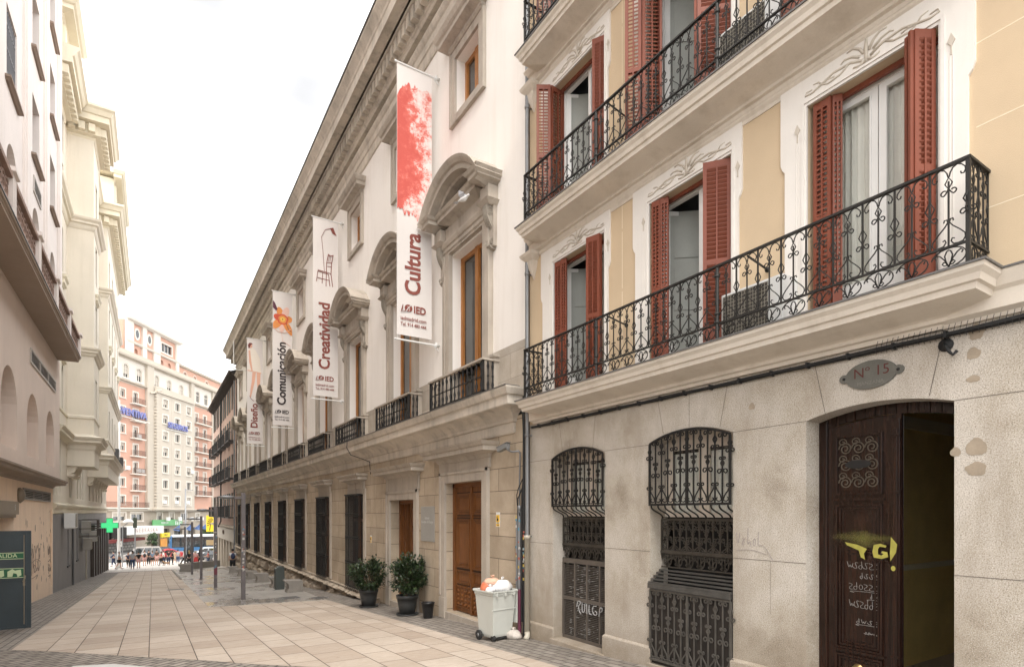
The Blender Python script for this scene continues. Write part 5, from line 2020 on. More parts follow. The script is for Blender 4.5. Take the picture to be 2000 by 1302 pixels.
def wsign(y, z, w_, h, label):
    t = thing('warning_sign', label, 'sign', (6, y, z))
    mk('plate', MB().fbox(FR, y - w_ / 2, y + w_ / 2, z - h / 2, z + h / 2, 0, .006), WM, t)
    mk('yellow_field', MB().fbox(FR, y - w_ / 2 + .008, y + w_ / 2 - .008, z - h * .18, z + h * .32, .006, .008).fbox(FR, y - w_ / 2 + .008, y + w_ / 2 - .008, z - h * .46, z - h * .28, .006, .008), YSG, t)
    mb = MB()
    mb.fprism(FR, [(y + w_ * .28, z - h * .1), (y - w_ * .1, z - h * .1), (y - w_ * .15, z + h * .06), (y + w_ * .05, z + h * .08), (y + w_ * .12, z + h * .25), (y + w_ * .28, z + h * .2)], .008, .0095)
    mb.fbox(FR, y - w_ * .3, y + w_ * .3, z - h * .25, z - h * .21, .006, .0075)
    mb.fbox(FR, y - w_ * .3, y + w_ * .2, z - h * .40, z - h * .36, .008, .0095)
    mk('pictogram', mb, BBLK, t)
wsign(10.02, 1.72, .15, .30, 'small yellow and white warning sign right of the larger wooden door')
wsign(18.05, 1.0, .16, .24, 'small yellow warning sign beside the nearest barred window')
wsign(16.5, 1.05, .06, .32, 'narrow yellow warning sign on the left of the half open door frame')

# looping cable hanging off the stone course
mb = MB()
mb.tube([(5.47, 18.9, 4.26), (5.44, 18.85, 4.0), (5.5, 18.6, 3.75), (5.75, 18.3, 3.62), (5.93, 18.0, 3.5), (5.95, 17.95, 3.1)], .014, 5, True)
tag(mk('loose_cable', mb, BLK, None, loc=(5.6, 18.5, 3.7)), 'black cable drooping over the stone course above a barred window', 'cable')
# ------------------------------------------------------------------ left: pink house
FL = Fc((-3.87, 0, 0), (0, 1, 0), (1, 0, 0))
FU = Fc((-3.5, 0, 0), (0, 1, 0), (1, 0, 0))
pk = thing('townhouse', 'pale pink townhouse with a deep projecting balcony over a peach ground floor', 'building', (-4, 22, -1.2))
mb = MB()
ent = (20.0, 24.6, -1.6, 1.78, 0)
mb.wall(FL, 4, 33.3, -2.4, 3.1, [ent], depth=.5)
mk('ground_wall', mb, PEACH, pk)
mb = MB()
mb.fbox(FL, 19.9, 24.85, 1.80, 2.22, 0, .10)
mb.fbox(FL, 19.9, 24.75, 1.70, 1.80, -.3, .04)
lb = mk('door_lintel', mb, mat('drab_metal_box', (.26, .21, .15), .5, .1, metal=.2), pk)
text('number', '5', .24, basis((-3.765, 24.2, 2.02), (0, 1, 0), (0, 0, 1)), PWH, lb, bold=.03)
mb = MB()
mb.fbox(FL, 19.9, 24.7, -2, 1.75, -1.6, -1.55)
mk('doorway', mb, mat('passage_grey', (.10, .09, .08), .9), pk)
mb = MB()
def vent(F, u0, u1, z0, z1, k, fr=.05, slats=5):
    f, s_ = MB(), MB()
    f.fbox(F, u0, u1, z0, z0 + fr, 0, .04)
    f.fbox(F, u0, u1, z1 - fr, z1, 0, .04)
    for i in range(k + 1):
        u = u0 + (u1 - u0 - fr) * i / k
        f.fbox(F, u, u + fr, z0 + fr, z1 - fr, 0, .039)
    for j in range(slats):
        z = z0 + fr + (z1 - z0 - 2 * fr) * (j + .3) / slats
        f.uprism(F, [(.002, z + .03), (.035, z), (.035, z + .012), (.002, z + .042)], u0 + fr, u1 - fr)
    s_.fbox(F, u0 + .01, u1 - .01, z0 + .01, z1 - .01, .0, .001)
    return f, s_
f, s_ = vent(FL, 26.1, 32.4, 2.32, 2.74, 3)
v_ = mk('vent_louvre', f, mat('grey_louvre', (.30, .28, .25), .6), pk)
mk('vent_opening', s_, DARK, v_)
mb = MB()
mb.ledge(FL, [(.03, 2.95), (.08, 3.0), (.10, 3.05), (.42, 3.10), (.47, 3.14), (.47, 3.20), (.52, 3.24), (.52, 3.30), (.0, 3.38)], 4, 33.6, la=False)
mk('lower_cornice', mb, mat('brown_cornice', (.30, .235, .18), .7, .15, 1.5, 40, .1, .3), pk)
NI = [(20.65 - .1, 22.75, 3.75, 5.15, .95), (24.4, 26.6, 3.75, 5.10, .85), (28.35, 30.45, 3.75, 5.1, .85), (16.6, 18.7, 3.75, 5.1, .85), (12.6, 14.7, 3.75, 5.1, .85)]
NI = [(a, b, z, zs_, r_) for a, b, z, zs_, r_ in NI]
mb = MB()
mb.wall(FU, 4, 32.15, 3.3, 8.5, [(a, b, z, zs_, r_) for a, b, z, zs_, r_ in NI], depth=.75)
mb.quad((-3.5, 32.15, 3.3), (-6, 32.15, 3.3), (-6, 32.15, 8.5), (-3.5, 32.15, 8.5))
mk('mezzanine_wall', mb, PINK, pk)
mb = MB()
for a, b, z, zs_, r_ in NI:
    mb.fprism(FU, [(a - .2, z), (b + .2, z), (b + .2, zs_ + r_ + .2), (a - .2, zs_ + r_ + .2)], -.80, -.74)
nb_ = mk('niche_back', mb, PINK, pk)
mb = MB()
a, b, z, zs_, r_ = NI[0]
mb.fbox(FU, a + .3, b - .1, z + .6, zs_ + .4, -.74, -.70)
nw = mk('window', mb, GLASS, pk)
mb = MB()
for u in (a + .3, (a + b) / 2 + .1, b - .14):
    mb.fbox(FU, u, u + .05, z + .6, zs_ + .4, -.70, -.67)
mk('frame', mb, BRW, nw)
f, s_ = vent(FU, 24.9, 30.7, 6.92, 7.42, 3, .06, 6)
v_ = mk('vent_louvre', f, mat('pale_louvre', (.50, .46, .42), .6), pk)
mk('vent_opening', s_, DARK, v_)
# projecting balcony
mb = MB()
mb.fbox(FU, 4, 31.55, 8.5, 8.56, 0, .74)
mb.ledge(FU, [(.74, 8.561), (.76, 8.58), (.76, 8.62), (.80, 8.64), (.80, 8.70), (0, 8.70)], 4, 31.6, la=False)
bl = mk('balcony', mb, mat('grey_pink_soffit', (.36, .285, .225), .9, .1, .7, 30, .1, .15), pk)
mb = MB()
mb.fbox(FU, 4, 31.62, 8.70, 8.73, .70, .82)
mk('flashing', mb, LEAD, bl)
PANM = mat('brown_pink_cast_panel', (.36, .25, .20), .85, .25, 3, 30, .4)
for i in range(7):
    u1_ = 31.3 - i * 3.55
    u0_ = u1_ - 3.1
    mb = MB()
    mb.fbox(FU, u0_, u1_, 8.74, 8.86, .62, .78)
    mb.fbox(FU, u0_, u1_, 9.50, 9.62, .60, .80)
    mb.fbox(FU, u0_, u1_, 8.86, 9.5, .66, .68)
    k = 9
    for j in range(k):
        u = u0_ + (j + .5) * (u1_ - u0_) / k
        mb.tube([FU.p(uu, zz, .70) for uu, zz in spiral(u, 9.18, .27, .05, 0, 3.4 * pi, 22)], .032, 4)
        mb.tube([FU.p(u - .17, 8.88, .70), FU.p(u, 9.0, .71), FU.p(u + .17, 8.88, .70)], .03, 4)
    mk('parapet_panel', mb, PANM, bl)
    mb = MB()
    mb.fbox(FU, u1_, u1_ + .42, 8.74, 9.62, .56, .80)
    mb.ledge(FU, [(.80, 9.62), (.86, 9.66), (.86, 9.76), (.5, 9.78)], u1_ - .06, u1_ + .48)
    mk('pedestal', mb, PINKU, bl)
# upper storeys
mb = MB()
cols = [22.0, 26.1, 30.1, 17.9, 13.8]
ops = []
for c_ in cols:
    ops.append((c_ - .72, c_ + .72, 9.3, 11.9, .7))
    for z in (14.2, 17.9, 21.6, 25.3):
        ops.append((c_ - .72, c_ + .72, z, z + 2.15, 0))
mb.wall(FU, 4, 32.15, 8.5, 30, ops, depth=.42)
mb.quad((-3.5, 32.15, 8.5), (-9, 32.15, 8.5), (-9, 32.15, 30), (-3.5, 32.15, 30))
mb.quad((-3.5, 4, 30), (-3.5, 32.15, 30), (-12, 32.15, 30), (-12, 4, 30))
for c_ in [24.05, 28.1, 31.7, 20.0, 15.9]:
    mb.fbox(FU, c_ - .42, c_ + .42, 8.7, 30, 0, .07)
    mb.fbox(FU, c_ - .28, c_ + .28, 8.7, 29.9, .07, .11)
mk('upper_wall', mb, PINKU, pk)
mb = MB()
mb.box(-14, -4.75, 4, 32.1, -2.4, 29.9)
mb.box(-4.75, -4.35, 4, 32.1, 8.6, 29.9)
mk('building_core', mb, PINKU, pk)
SILL = mat('brown_stone_sill', (.27, .20, .155), .8, .15)
for c_ in cols:
    for z in (14.2, 17.9, 21.6, 25.3):
        mb = MB()
        mb.ledge(FU, [(.06, z - .16), (.10, z - .12), (.14, z - .10), (.14, z - .03), (0, z)], c_ - .95, c_ + .95)
        s_ = mk('window', mb, SILL, pk)
        mb = MB()
        mb.fbox(FU, c_ - .70, c_ + .70, z + .02, z + 2.13, -.40, -.39)
        mk('pane', mb, GLASS, s_)
        if c_ in (22.0, 17.9):
            mb = MB()
            for i in range(9):
                u = c_ - .66 + 1.32 * i / 8
                mb.fbox(FU, u - .012, u + .012, z + .02, z + 2.1, -.06, -.03)
            for zz in (.3, 1.0, 1.7):
                mb.fbox(FU, c_ - .70, c_ + .70, z + zz, z + zz + .04, -.058, -.032)
            mk('window_bars', mb, mat('grey_bars', (.16, .16, .17), .5), s_)
f, s_ = vent(FU, 25.5, 27.0, 13.0, 13.55, 1, .05, 5)
v_ = mk('vent_louvre', f, mat('pale_louvre', (.50, .46, .42), .6), pk)
mk('vent_opening', s_, DARK, v_)
# paint scars and old scribbles on the peach wall
mb = MB()
rr = random.Random(21)
for k in range(44):
    u, z = rr.uniform(25.2, 33.0), rr.uniform(-1.2, 2.0)
    n_ = rr.randint(5, 8)
    s_ = rr.uniform(.02, .10)
    mb.fprism(FL, [(u + s_ * rr.uniform(.5, 1.3) * cos(2 * pi * i / n_), z + s_ * rr.uniform(.6, 2.2) * sin(2 * pi * i / n_)) for i in range(n_)], 0, .002)
mk('paint_scar', mb, mat('bare_plaster', (.36, .27, .20), .95, .1), pk)
mb = graffiti(FL, G_TAG + GR2, 27.0, -.6, 3.0, 1.2, .004, .012)
mb.join(graffiti(FL, GR2, 31.8, -.9, .9, 1.3, .004, .014))
mk('old_graffiti', mb, mat('faded_brown_marker', (.30, .24, .20), .9), pk)
mb = MB()
mb.tube([FL.p(32.6, 2.0, .04), FL.p(32.6, -1.4, .04)], .03, 6)
mk('thin_pipe', mb, PEACH, pk)
mb = MB()
mb.lathe([(.16, 0), (.17, .06), (.10, .16), (0.01, .2)], (0, 0, 0), 12)
mb.v = [(-3.87 + z, 25.35 + x, 2.45 + y * 1.6) for x, y, z in mb.v]
tag(mk('wall_light', mb, mat('dull_metal_lamp', (.25, .21, .16), .5, metal=.3), None, loc=(-3.87, 25.35, 2.45), smooth=True), 'small round dull metal wall light beside the louvre on the peach wall', 'lamp')

# steel exit door standing open from the peach wall
t = thing('steel_door', 'dark blue grey steel door standing open into the street with two green exit signs', 'door', (-3.83, 18.3, gz(18.3)), 0)
SD = mat('blue_grey_steel', (.045, .062, .072), .45, .18, 1.5, 30, .1, .25, metal=.2, dirt=(.03, .035, .04))
F18 = Fc((0, 18.3, 0), (1, 0, 0), (0, -1, 0))
mb = MB()
d0 = gz(18.3) + .03
mb.fbox(F18, -3.84, -2.55, d0, d0 + 2.40, -.05, 0)
lf = mk('door_leaf', mb, SD, t, bevel=.004)
mb = MB()
mb.fbox(F18, -2.66, -2.63, d0, d0 + 2.40, 0, .012)
mb.fbox(F18, -3.8, -2.7, d0 + 1.17, d0 + 1.20, 0, .025)
mb.fbox(F18, -3.2, -2.75, d0 + 1.72, d0 + 1.725, 0, .003)
mb.fbox(F18, -3.2, -2.75, d0 + 1.46, d0 + 1.465, 0, .003)
mb.fbox(F18, -3.84, -2.55, d0 + .0, d0 + .05, 0, .01)
mb.fbox(F18, -3.84, -2.55, d0 + 2.36, d0 + 2.40, 0, .01)
mk('door_rail', mb, SD, lf)
mb = MB()
mb.tube([F18.p(-2.70, d0 + 1.16, .02), F18.p(-2.68, d0 + 1.16, .06), F18.p(-2.66, d0 + 1.24, .06), F18.p(-2.655, d0 + 1.3, .04)], .018, 6)
mb.fbox(F18, -2.70, -2.66, d0 + 1.05, d0 + 1.2, 0, .03)
mb.tube([F18.p(-2.68, d0 + .1, .015), F18.p(-2.68, d0 + 2.3, .015)], .010, 6)
mk('latch', mb, mat('worn_steel', (.28, .24, .18), .45, metal=.5), lf)
GRN = mat('exit_green', (.015, .11, .05), .5)
GLO = mat('pale_green_print', (.55, .66, .42), .6)
def esign(z0_, z1_, kind):
    s_ = mk('exit_sign', MB().fbox(F18, -3.36, -2.61 - .06, z0_, z1_, .012, .016), GLO, t)
    mk('green_field', MB().fbox(F18, -3.34, -2.69, z0_ + .015, z1_ - .015, .016, .018), GRN, s_)
    if kind:
        text('lettering', 'SALIDA', .13, basis((-3.02, 18.3 - .019, (z0_ + z1_) / 2), (1, 0, 0), (0, 0, 1)), GLO, s_, bold=.01)
    else:
        mb = MB()
        zc_ = (z0_ + z1_) / 2
        for x in (-3.2, -2.88):
            mb.fprism(F18, [(x - .11, zc_ - .09), (x - .11, zc_ + .04), (x - .02, zc_ + .10), (x + .03, zc_ + .06), (x + .14, zc_ + .08), (x + .15, zc_ - .06), (x + .08, zc_ - .10), (x + .06, zc_ - .02), (x + .0, zc_ + .0), (x - .02, zc_ - .09)], .018, .020)
        mk('pictogram', mb, GLO, s_)
esign(d0 + 1.71, d0 + 1.87, True)
esign(d0 + 1.25, d0 + 1.49, False)

# ------------------------------------------------------------------ left: cream bay-windowed block
cb_ = thing('apartment_building', 'pale green cream apartment block with box bays over a dark grey plinth', 'building', (-4, 50, -2.4))
ca, ce = 33.3, 69.0
mb = MB()
mb.wall(FL, ca, ce, -4.6, 1.95, [(38.5, 39.3, -1.0, .95, 0), (42.8, 43.7, -1.0, .95, 0), (56.5, 57.5, -1.6, .9, 0)], depth=.3)
mk('plinth_wall', mb, DGREY, cb_)
for u, z0_, z1_ in ((38.9, -1.0, .95), (43.25, -1.0, .95), (57, -1.6, .9)):
    mb = MB()
    mb.fbox(FL, u - .45, u + .45, z0_, z1_, -.29, -.28)
    w_ = mk('window', mb, GLASS, cb_)
    mb = MB()
    for i in range(6):
        mb.fbox(FL, u - .4 + .155 * i, u - .38 + .155 * i, z0_, z1_, -.1, -.08)
    for z in (z0_ + .3, z0_ + .9, z0_ + 1.5):
        mb.fbox(FL, u - .4, u + .42, z, z + .03, -.1, -.08)
    mb.fbox(FL, u - .5, u + .5, z0_ - .08, z0_, -.0, .05)
    mk('window_bars', mb, IRONB, w_)
mb = MB()
mb.ledge(FL, [(.02, 1.80), (.05, 1.85), (.05, 2.05), (.12, 2.1), (.16, 2.2), (.16, 2.26), (.0, 2.32)], ca, ce + .2, la=False)
mk('plinth_band', mb, CRMT, cb_)
B1, B2 = (38.3, 41.6), (49.6, 64.5)
BAYS = [B1, B2]
mb = MB()
ops = []
for u in (34.2, 35.6, 43.4, 45.0, 46.6, 66.0, 67.6):
    ops.append((u - .35, u + .35, 2.7, 5.9, .35))
for u in (39.9, 51.5, 54.2, 57.0, 59.8, 62.5):
    ops.append((u - .5, u + .5, 2.7, 4.3, 0))
for lv, z in enumerate((7.1, 10.6, 14.1, 17.7, 20.2)):
    for u in (35.0, 36.6, 43.2, 45.2, 47.2, 65.9, 67.6):
        ops.append((u - .36, u + .36, z, z + 1.9, .36 if lv % 2 == 0 and u != 35.0 else 0))
mb.wall(FL, ca, ce, 1.95, 22.6, ops, depth=.35)
mb.quad((-3.87, ce, -4.6), (-16, ce, -4.6), (-16, ce, 22.6), (-3.87, ce, 22.6))
mb.quad((-3.87, 33.3, 1.95), (-16, 33.3, 1.95), (-16, 33.3, 22.6), (-3.87, 33.3, 22.6))
mk('upper_wall', mb, CRM, cb_)
mb = MB()
for o_ in ops:
    mb.fbox(FL, o_[0] - .01, o_[1] + .01, o_[2], o_[3] + o_[4], -.34, -.33)
mk('panes', mb, GLASS, cb_).name = 'glazing'
mb = MB()
mb.box(-16, -4.25, 33.4, ce - .1, -4.6, 22.8)
mk('building_core', mb, CRM, cb_)
for (a, b) in BAYS:
    mb = MB()
    FB = Fc((-2.70, 0, 0), (0, 1, 0), (1, 0, 0))
    FS = Fc((-3.87, a, 0), (1, 0, 0), (0, -1, 0))
    nb_ = 1 if b - a < 5 else 4
    wops = []
    for z in (7.2, 11.4, 14.7, 18.2):
        for i in range(nb_):
            c_ = a + (b - a) * (i + .5) / nb_
            wops.append((c_ - .55, c_ + .55, z, z + 2.1, 0))
    mb.wall(FB, a, b, 5.6, 22.6, wops, depth=.3)
    mb.fbox(FS, 0, 1.17, 5.6, 22.6, -.2, 0)
    mb.quad((-3.87, b, 5.6), (-2.70, b, 5.6), (-2.70, b, 22.6), (-3.87, b, 22.6))
    mb.quad((-3.87, a, 5.6), (-2.70, a, 5.6), (-2.70, b, 5.6), (-3.87, b, 5.6))
    for o_ in wops:
        pass
    by = mk('bay', mb, CRM, cb_)
    mb = MB()
    mb.box(-3.8, -3.05, a + .22, b - .05, 5.7, 22.5)
    mk('bay_core', mb, GLASS, by)
    mb = MB()
    NB0 = 1.17
    mb.ledge(FL, [(NB0 + .04, 5.2), (NB0 + .10, 5.32), (NB0 + .10, 5.5), (NB0 + .2, 5.56), (NB0 + .34, 5.62), (NB0 + .34, 5.72), (NB0 + .42, 5.82), (NB0 + .46, 5.9), (NB0 + .05, 6.02), (NB0 + .02, 6.1)], a - .46, b + .46)
    mb.ledge(FL, [(NB0 + .02, 4.35), (NB0 + .02, 5.2)], a - .02, b + .02)
    mb.ledge(FL, [(NB0 + .02, 6.9), (NB0 + .06, 6.94), (NB0 + .06, 7.06), (NB0 + .0, 7.1)], a - .06, b + .06)
    mb.ledge(FL, [(NB0 + .02, 10.3), (NB0 + .08, 10.35), (NB0 + .12, 10.45), (NB0 + .2, 10.5), (NB0 + .2, 10.58), (NB0 + .28, 10.66), (NB0 + .3, 10.74), (NB0, 10.8)], a - .3, b + .3)
    mb.ledge(FL, [(NB0 + .02, 18.0 - .9), (NB0 + .08, 17.2), (NB0 + .12, 17.35), (NB0 + .22, 17.4), (NB0 + .22, 17.5), (NB0 + .33, 17.6), (NB0 + .36, 17.7), (NB0, 17.8)], a - .36, b + .36)
    mks('bay_moulding', mb, CRM, by)
    # curved corbels below
    ks = [a + .35, b - .35] if nb_ == 1 else [a + .35 + (b - a - .7) * i / 6 for i in range(7)]
    for u in ks:
        mb = MB()
        pts = [(0, 5.2), (1.10, 5.2), (1.10, 4.75)]
        for i in range(11):
            t = i / 10
            pts.append((1.10 - .75 * t - .22 * sin(t * pi) * (1 if t < .5 else -1) * 0, 4.75 - .62 * t - .28 * sin(t * 2 * pi) * .8))
        pts += [(.3, 4.0), (0, 3.9)]
        mb.uprism(FL, pts, u - .22, u + .22)
        mb.ledge(FL, [(.25, 3.75), (.32, 3.82), (.34, 3.92), (0, 3.95)], u - .28, u + .28)
        mk('corbel', mb, CRM, by)
    # roof cornice of the bay with modillions
    mb = MB()
    mb.ledge(FL, [(NB0 + .02, 22.0), (NB0 + .08, 22.1), (NB0 + .08, 22.2), (NB0 + .3, 22.25), (NB0 + .3, 22.75), (NB0 + .72, 22.8), (NB0 + .72, 23.1), (NB0 + .8, 23.14), (NB0 + .9, 23.35), (NB0 + 1.0, 23.45), (NB0 + 1.0, 23.58), (NB0 + .1, 23.62)], a - .95, b + .8)
    bc = mk('bay_cornice', mb, CRMT, by)
    mb = MB()
    u = a - .2
    while u < b + .3:
        mb.fbox(FL, u, u + .28, 22.3, 22.7, NB0 + .3, NB0 + .56)
        u += .48
    x = .1
    while x < 1.3:
        mb.box(-3.87 + x, -3.87 + x + .28, a - .50, a - .24, 22.3, 22.7)
        x += .44
    mks('modillion', mb, CRMT, bc)
mb = MB()
for a, b in ((ca, B1[0]), (B1[1], B2[0]), (B2[1], ce)):
    mb.ledge(FL, [(.02, 22.0), (.08, 22.1), (.08, 22.2), (.3, 22.25), (.3, 22.75), (.72, 22.8), (.72, 23.1), (.8, 23.14), (.9, 23.35), (1.0, 23.45), (1.0, 23.58), (0, 23.62)], a, b - (.95 if b < ce else 0), la=False, lb=(b == ce))
    mb.ledge(FL, [(.02, 17.1), (.08, 17.2), (.12, 17.35), (.22, 17.4), (.22, 17.5), (.33, 17.6), (.36, 17.7), (0, 17.8)], a, b, la=False, lb=(b == ce))
    mb.ledge(FL, [(.02, 6.9), (.06, 6.94), (.06, 7.06), (0, 7.1)], a, b, la=False, lb=False)
    mb.ledge(FL, [(.02, 5.5), (.12, 5.6), (.3, 5.66), (.3, 5.76), (.36, 5.84), (.40, 5.92), (0, 6.0)], a, b, la=False, lb=False)
mc = mks('roof_cornice', mb, CRMT, cb_)
mb = MB()
u = ca + .1
while u < B1[0] - 1.0:
    mb.fbox(FL, u, u + .28, 22.3, 22.7, .3, .56)
    u += .48
mks('modillion', mb, CRMT, mc)
# small window heads
mb = MB()
for (u, z) in [(36.6, 13.3), (36.6, 9.4), (43.2, 13.3), (43.2, 9.4), (45.2, 13.3), (47.2, 13.3), (45.2, 9.4), (66, 13.3), (67.6, 13.3)]:
    mb.ledge(FL, [(.03, z), (.08, z + .06), (.14, z + .1), (.14, z + .3), (.22, z + .38), (.24, z + .5), (0, z + .54)], u - .6, u + .6)
FB = Fc((-2.70, 0, 0), (0, 1, 0), (1, 0, 0))
for u in (39.9, 51.5, 55.2, 59.0, 62.6):
    mb.ledge(FB, [(.03, 13.6), (.06, 13.64), (.12, 13.7), (.12, 13.85), (.18, 13.93), (.2, 14.02), (0, 14.06)], u - .75, u + .75)
mks('window_head', mb, CRMT, cb_)
# penthouse storeys
for (xa, ya, yb_, z0_, z1_) in ((-3.0, 34.6, 38.6, 23.6, 26.3), (-1.75, 52.5, 62.0, 23.62, 27.4), (-3.4, 42.0, 52.0, 23.5, 25.6)):
    mb = MB()
    FP = Fc((xa - .75, 0, 0), (0, 1, 0), (1, 0, 0))
    mb.box(-12, xa - .75, ya + .6, yb_ - .6, z0_ - .2, z1_)
    mb.fbox(FP, ya + .9, ya + 1.5, z0_, z1_ - .4, 0, .12)
    mb.ledge(FP, [(.02, z1_ - .2), (.1, z1_ - .1), (.5, z1_ - .05), (.5, z1_ + .15), (.6, z1_ + .2), (.72, z1_ + .38), (.75, z1_ + .45), (0, z1_ + .5)], ya - .15, yb_ + .15)
    mb.box(-12, xa - .75, ya + .0, yb_, z1_ + .2, z1_ + .5)
    mk('penthouse', mb, CRMT, cb_)
ac_unit('air_conditioner', 'white air conditioner bolted high on the dark grey plinth left of the others', (-3.30, 36.6, 1.05), pi / 2 , 1.1, .78, .45)
def cage_ac(y, z, h, label):
    t = ac_unit('air_conditioner', label, (-3.35, y, z), pi / 2, 1.0, .75, .42, m=mat('dirty_casing', (.40, .38, .34), .6))
    return t
cage_ac(45.0, .55, .7, 'caged air conditioner, upper one of the rusty pair on the grey plinth')
cage_ac(46.0, -.55, .7, 'caged air conditioner hanging lowest on the grey plinth')
cage_ac(50.2, -.2, .7, 'air conditioner just before the green pharmacy cross')
mb = MB()
for z in (.35, .85, 1.4):
    for y in (44.1, 45.9):
        mb.box(-3.87, -2.95, y - .02, y + .02, z - .02, z + .02)
    mb.box(-2.97, -2.93, 44.1, 45.9, z - .02, z + .02)
for y in (44.1, 44.5, 44.9, 45.3, 45.9):
    mb.box(-2.965, -2.935, y - .015, y + .015, .35, 1.4)
tag(mk('iron_cage', mb, mat('rusty_black_bars', (.07, .055, .045), .7), None, loc=(-3.4, 45, .35)), 'dark iron cage bolted round the air conditioner on the grey wall', 'cage')
ac_unit('air_conditioner', 'dark air conditioner high on the far bay of the cream block, upper of two', (-2.4, 58.5, 6.3), pi / 2, 1.1, .9, .3, m=mat('dark_casing', (.10, .10, .10), .5))
ac_unit('air_conditioner', 'dark air conditioner on the far bay of the cream block, lower of two', (-2.2, 61.0, 5.9), pi / 2, 1.0, .8, .3, m=mat('dark_casing', (.10, .10, .10), .5))
# shop pilasters at the far end of the plinth
t = thing('shopfront', 'dark brown metal shopfront under the pharmacy cross at the far end of the grey plinth', 'shopfront', (-3.7, 60, gz(60)))
for i in range(8):
    u = 52.0 + i * 2.3
    mk('pilaster', MB().fbox(FL, u, u + .5, gz(u) - .2, .55, 0, .22), mat('brown_steel', (.075, .06, .048), .5, .15, metal=.3), t)
mb = MB()
mb.fbox(FL, 51.5, 68.9, .55, .95, 0, .30)
mk('fascia', mb, mat('dark_green_brown_fascia', (.07, .08, .06), .5), t)
mb = MB()
mb.fbox(FL, 52.2, 68.5, -4.3, .55, .0, .03)
mk('shop_glass', mb, GLASS, t)
# thin pipes on the plinth
for y, z0_, z1_, lb_ in ((40.6, gz(40.6), 1.4, 'thin dark pipe between the two small barred windows'), (48.3, gz(48.3), -.2, 'pale rusty drainpipe on the lower grey plinth')):
    tag(mk('wall_pipe', MB().tube([(-3.82, y, z0_), (-3.82, y, z1_)], .05, 8), mat('dark_pipe', (.10, .10, .10), .6) if y < 45 else CREAMP, None, loc=(-3.82, y, z0_)), lb_, 'pipe')

# pharmacy cross
t = thing('pharmacy_cross', 'lit green pharmacy cross sticking out from the cream block', 'sign', (-3.5, 50, .2))
mb = MB()
F50 = Fc((0, 50, 0), (1, 0, 0), (0, -1, 0))
cx_, cz_, A_, B_ = -2.61, .93, .50, .185
cr_ = [(-B_, -A_), (B_, -A_), (B_, -B_), (A_, -B_), (A_, B_), (B_, B_), (B_, A_), (-B_, A_), (-B_, B_), (-A_, B_), (-A_, -B_), (-B_, -B_)]
mb.fprism(F50, [(cx_ + x * 1.06, cz_ + z * 1.06) for x, z in cr_], -.22, 0)
mk('casing', mb, mat('green_casing', (.03, .14, .06), .4), t)
mb = MB()
mb.fprism(F50, [(cx_ + x, cz_ + z) for x, z in cr_], .001, .02)
mk('lit_face', mb, m_emit('green_light', (.06, .62, .22), .32), t)
mb = MB()
for i in range(len(cr_)):
    (x0_, z0_), (x1_, z1_) = cr_[i], cr_[(i + 1) % len(cr_)]
    L = hypot(x1_ - x0_, z1_ - z0_)
    for j in range(int(L / .055)):
        q = (j + .5) / int(L / .055)
        x, z = cx_ + (x0_ + (x1_ - x0_) * q) * .96, cz_ + (z0_ + (z1_ - z0_) * q) * .96
        mb.fbox(F50, x - .009, x + .009, z - .009, z + .009, .02, .028)
mk('light_dots', mb, mat('dark_green_led', (.02, .2, .08), .5), t)
mb = MB()
mb.box(-3.87, -3.1, 50.05, 50.12, .85, .93)
mb.box(-3.87, -3.1, 50.05, 50.12, 1.02, 1.08)
mb.box(-2.66, -2.5, 50.05, 50.15, -.1, .4)
mk('bracket', mb, IRONB, t)

# ------------------------------------------------------------------ right: rose house beyond the institute
rh = thing('old_house', 'rose painted house with green shutters and dark balconies past the institute', 'building', (6, 64, -3.6))
ra_, rb_ = 53.3, 74.6
RO = mat('rose_render', (.60, .42, .34), .9, .08, .6, 25, .15, .25)
ops = []
for z in (1.5, 4.9, 8.1, 11.0):
    for i in range(6):
        u = ra_ + 1.9 + i * 3.5
        ops.append((u - .55, u + .55, z, z + 2.1, 0))
mb = MB()
mb.wall(FR, ra_, rb_, .6, 13.3, ops, depth=.3)
mb.quad((6, rb_, -6), (16, rb_, -6), (16, rb_, 13.3), (6, rb_, 13.3))
mk('upper_wall', mb, RO, rh)
mb = MB()
mb.box(6.28, 18, ra_ - .4, rb_ - .05, -6, 13.4)
mk('building_core', mb, DARK, rh)
mb = MB()
mb.wall(FR, ra_, rb_, -6, .6, [(ra_ + .8 + i * 2.5, ra_ + 2.3 + i * 2.5, -5, -.8, 0) for i in range(8)], depth=.25)
mb.ledge(FR, [(.05, .4), (.3, .5), (.34, .62), (0, .7)], ra_, rb_)
gf = mk('shopfront', mb, mat('cream_shopfront', (.50, .43, .34), .7, .12), rh)
mb = MB()
mb.fbox(FR, ra_ + .5, rb_ - 4, -.75, .35, .02, .08)
mk('fascia', mb, mat('cream_fascia', (.60, .54, .45), .6), gf)
mb = MB()
for c_ in (62.2, 63.1):
    mb.tube([FR.p(uu, zz, .09) for uu, zz in spiral(c_, -.1, .28, .05, 0, 2.6 * pi, 16)], .05, 4)
mk('lettering', mb, mat('brown_letter', (.14, .08, .05), .6), gf)
SHG = mat('dark_green_shutter', (.055, .065, .05), .6, .15)
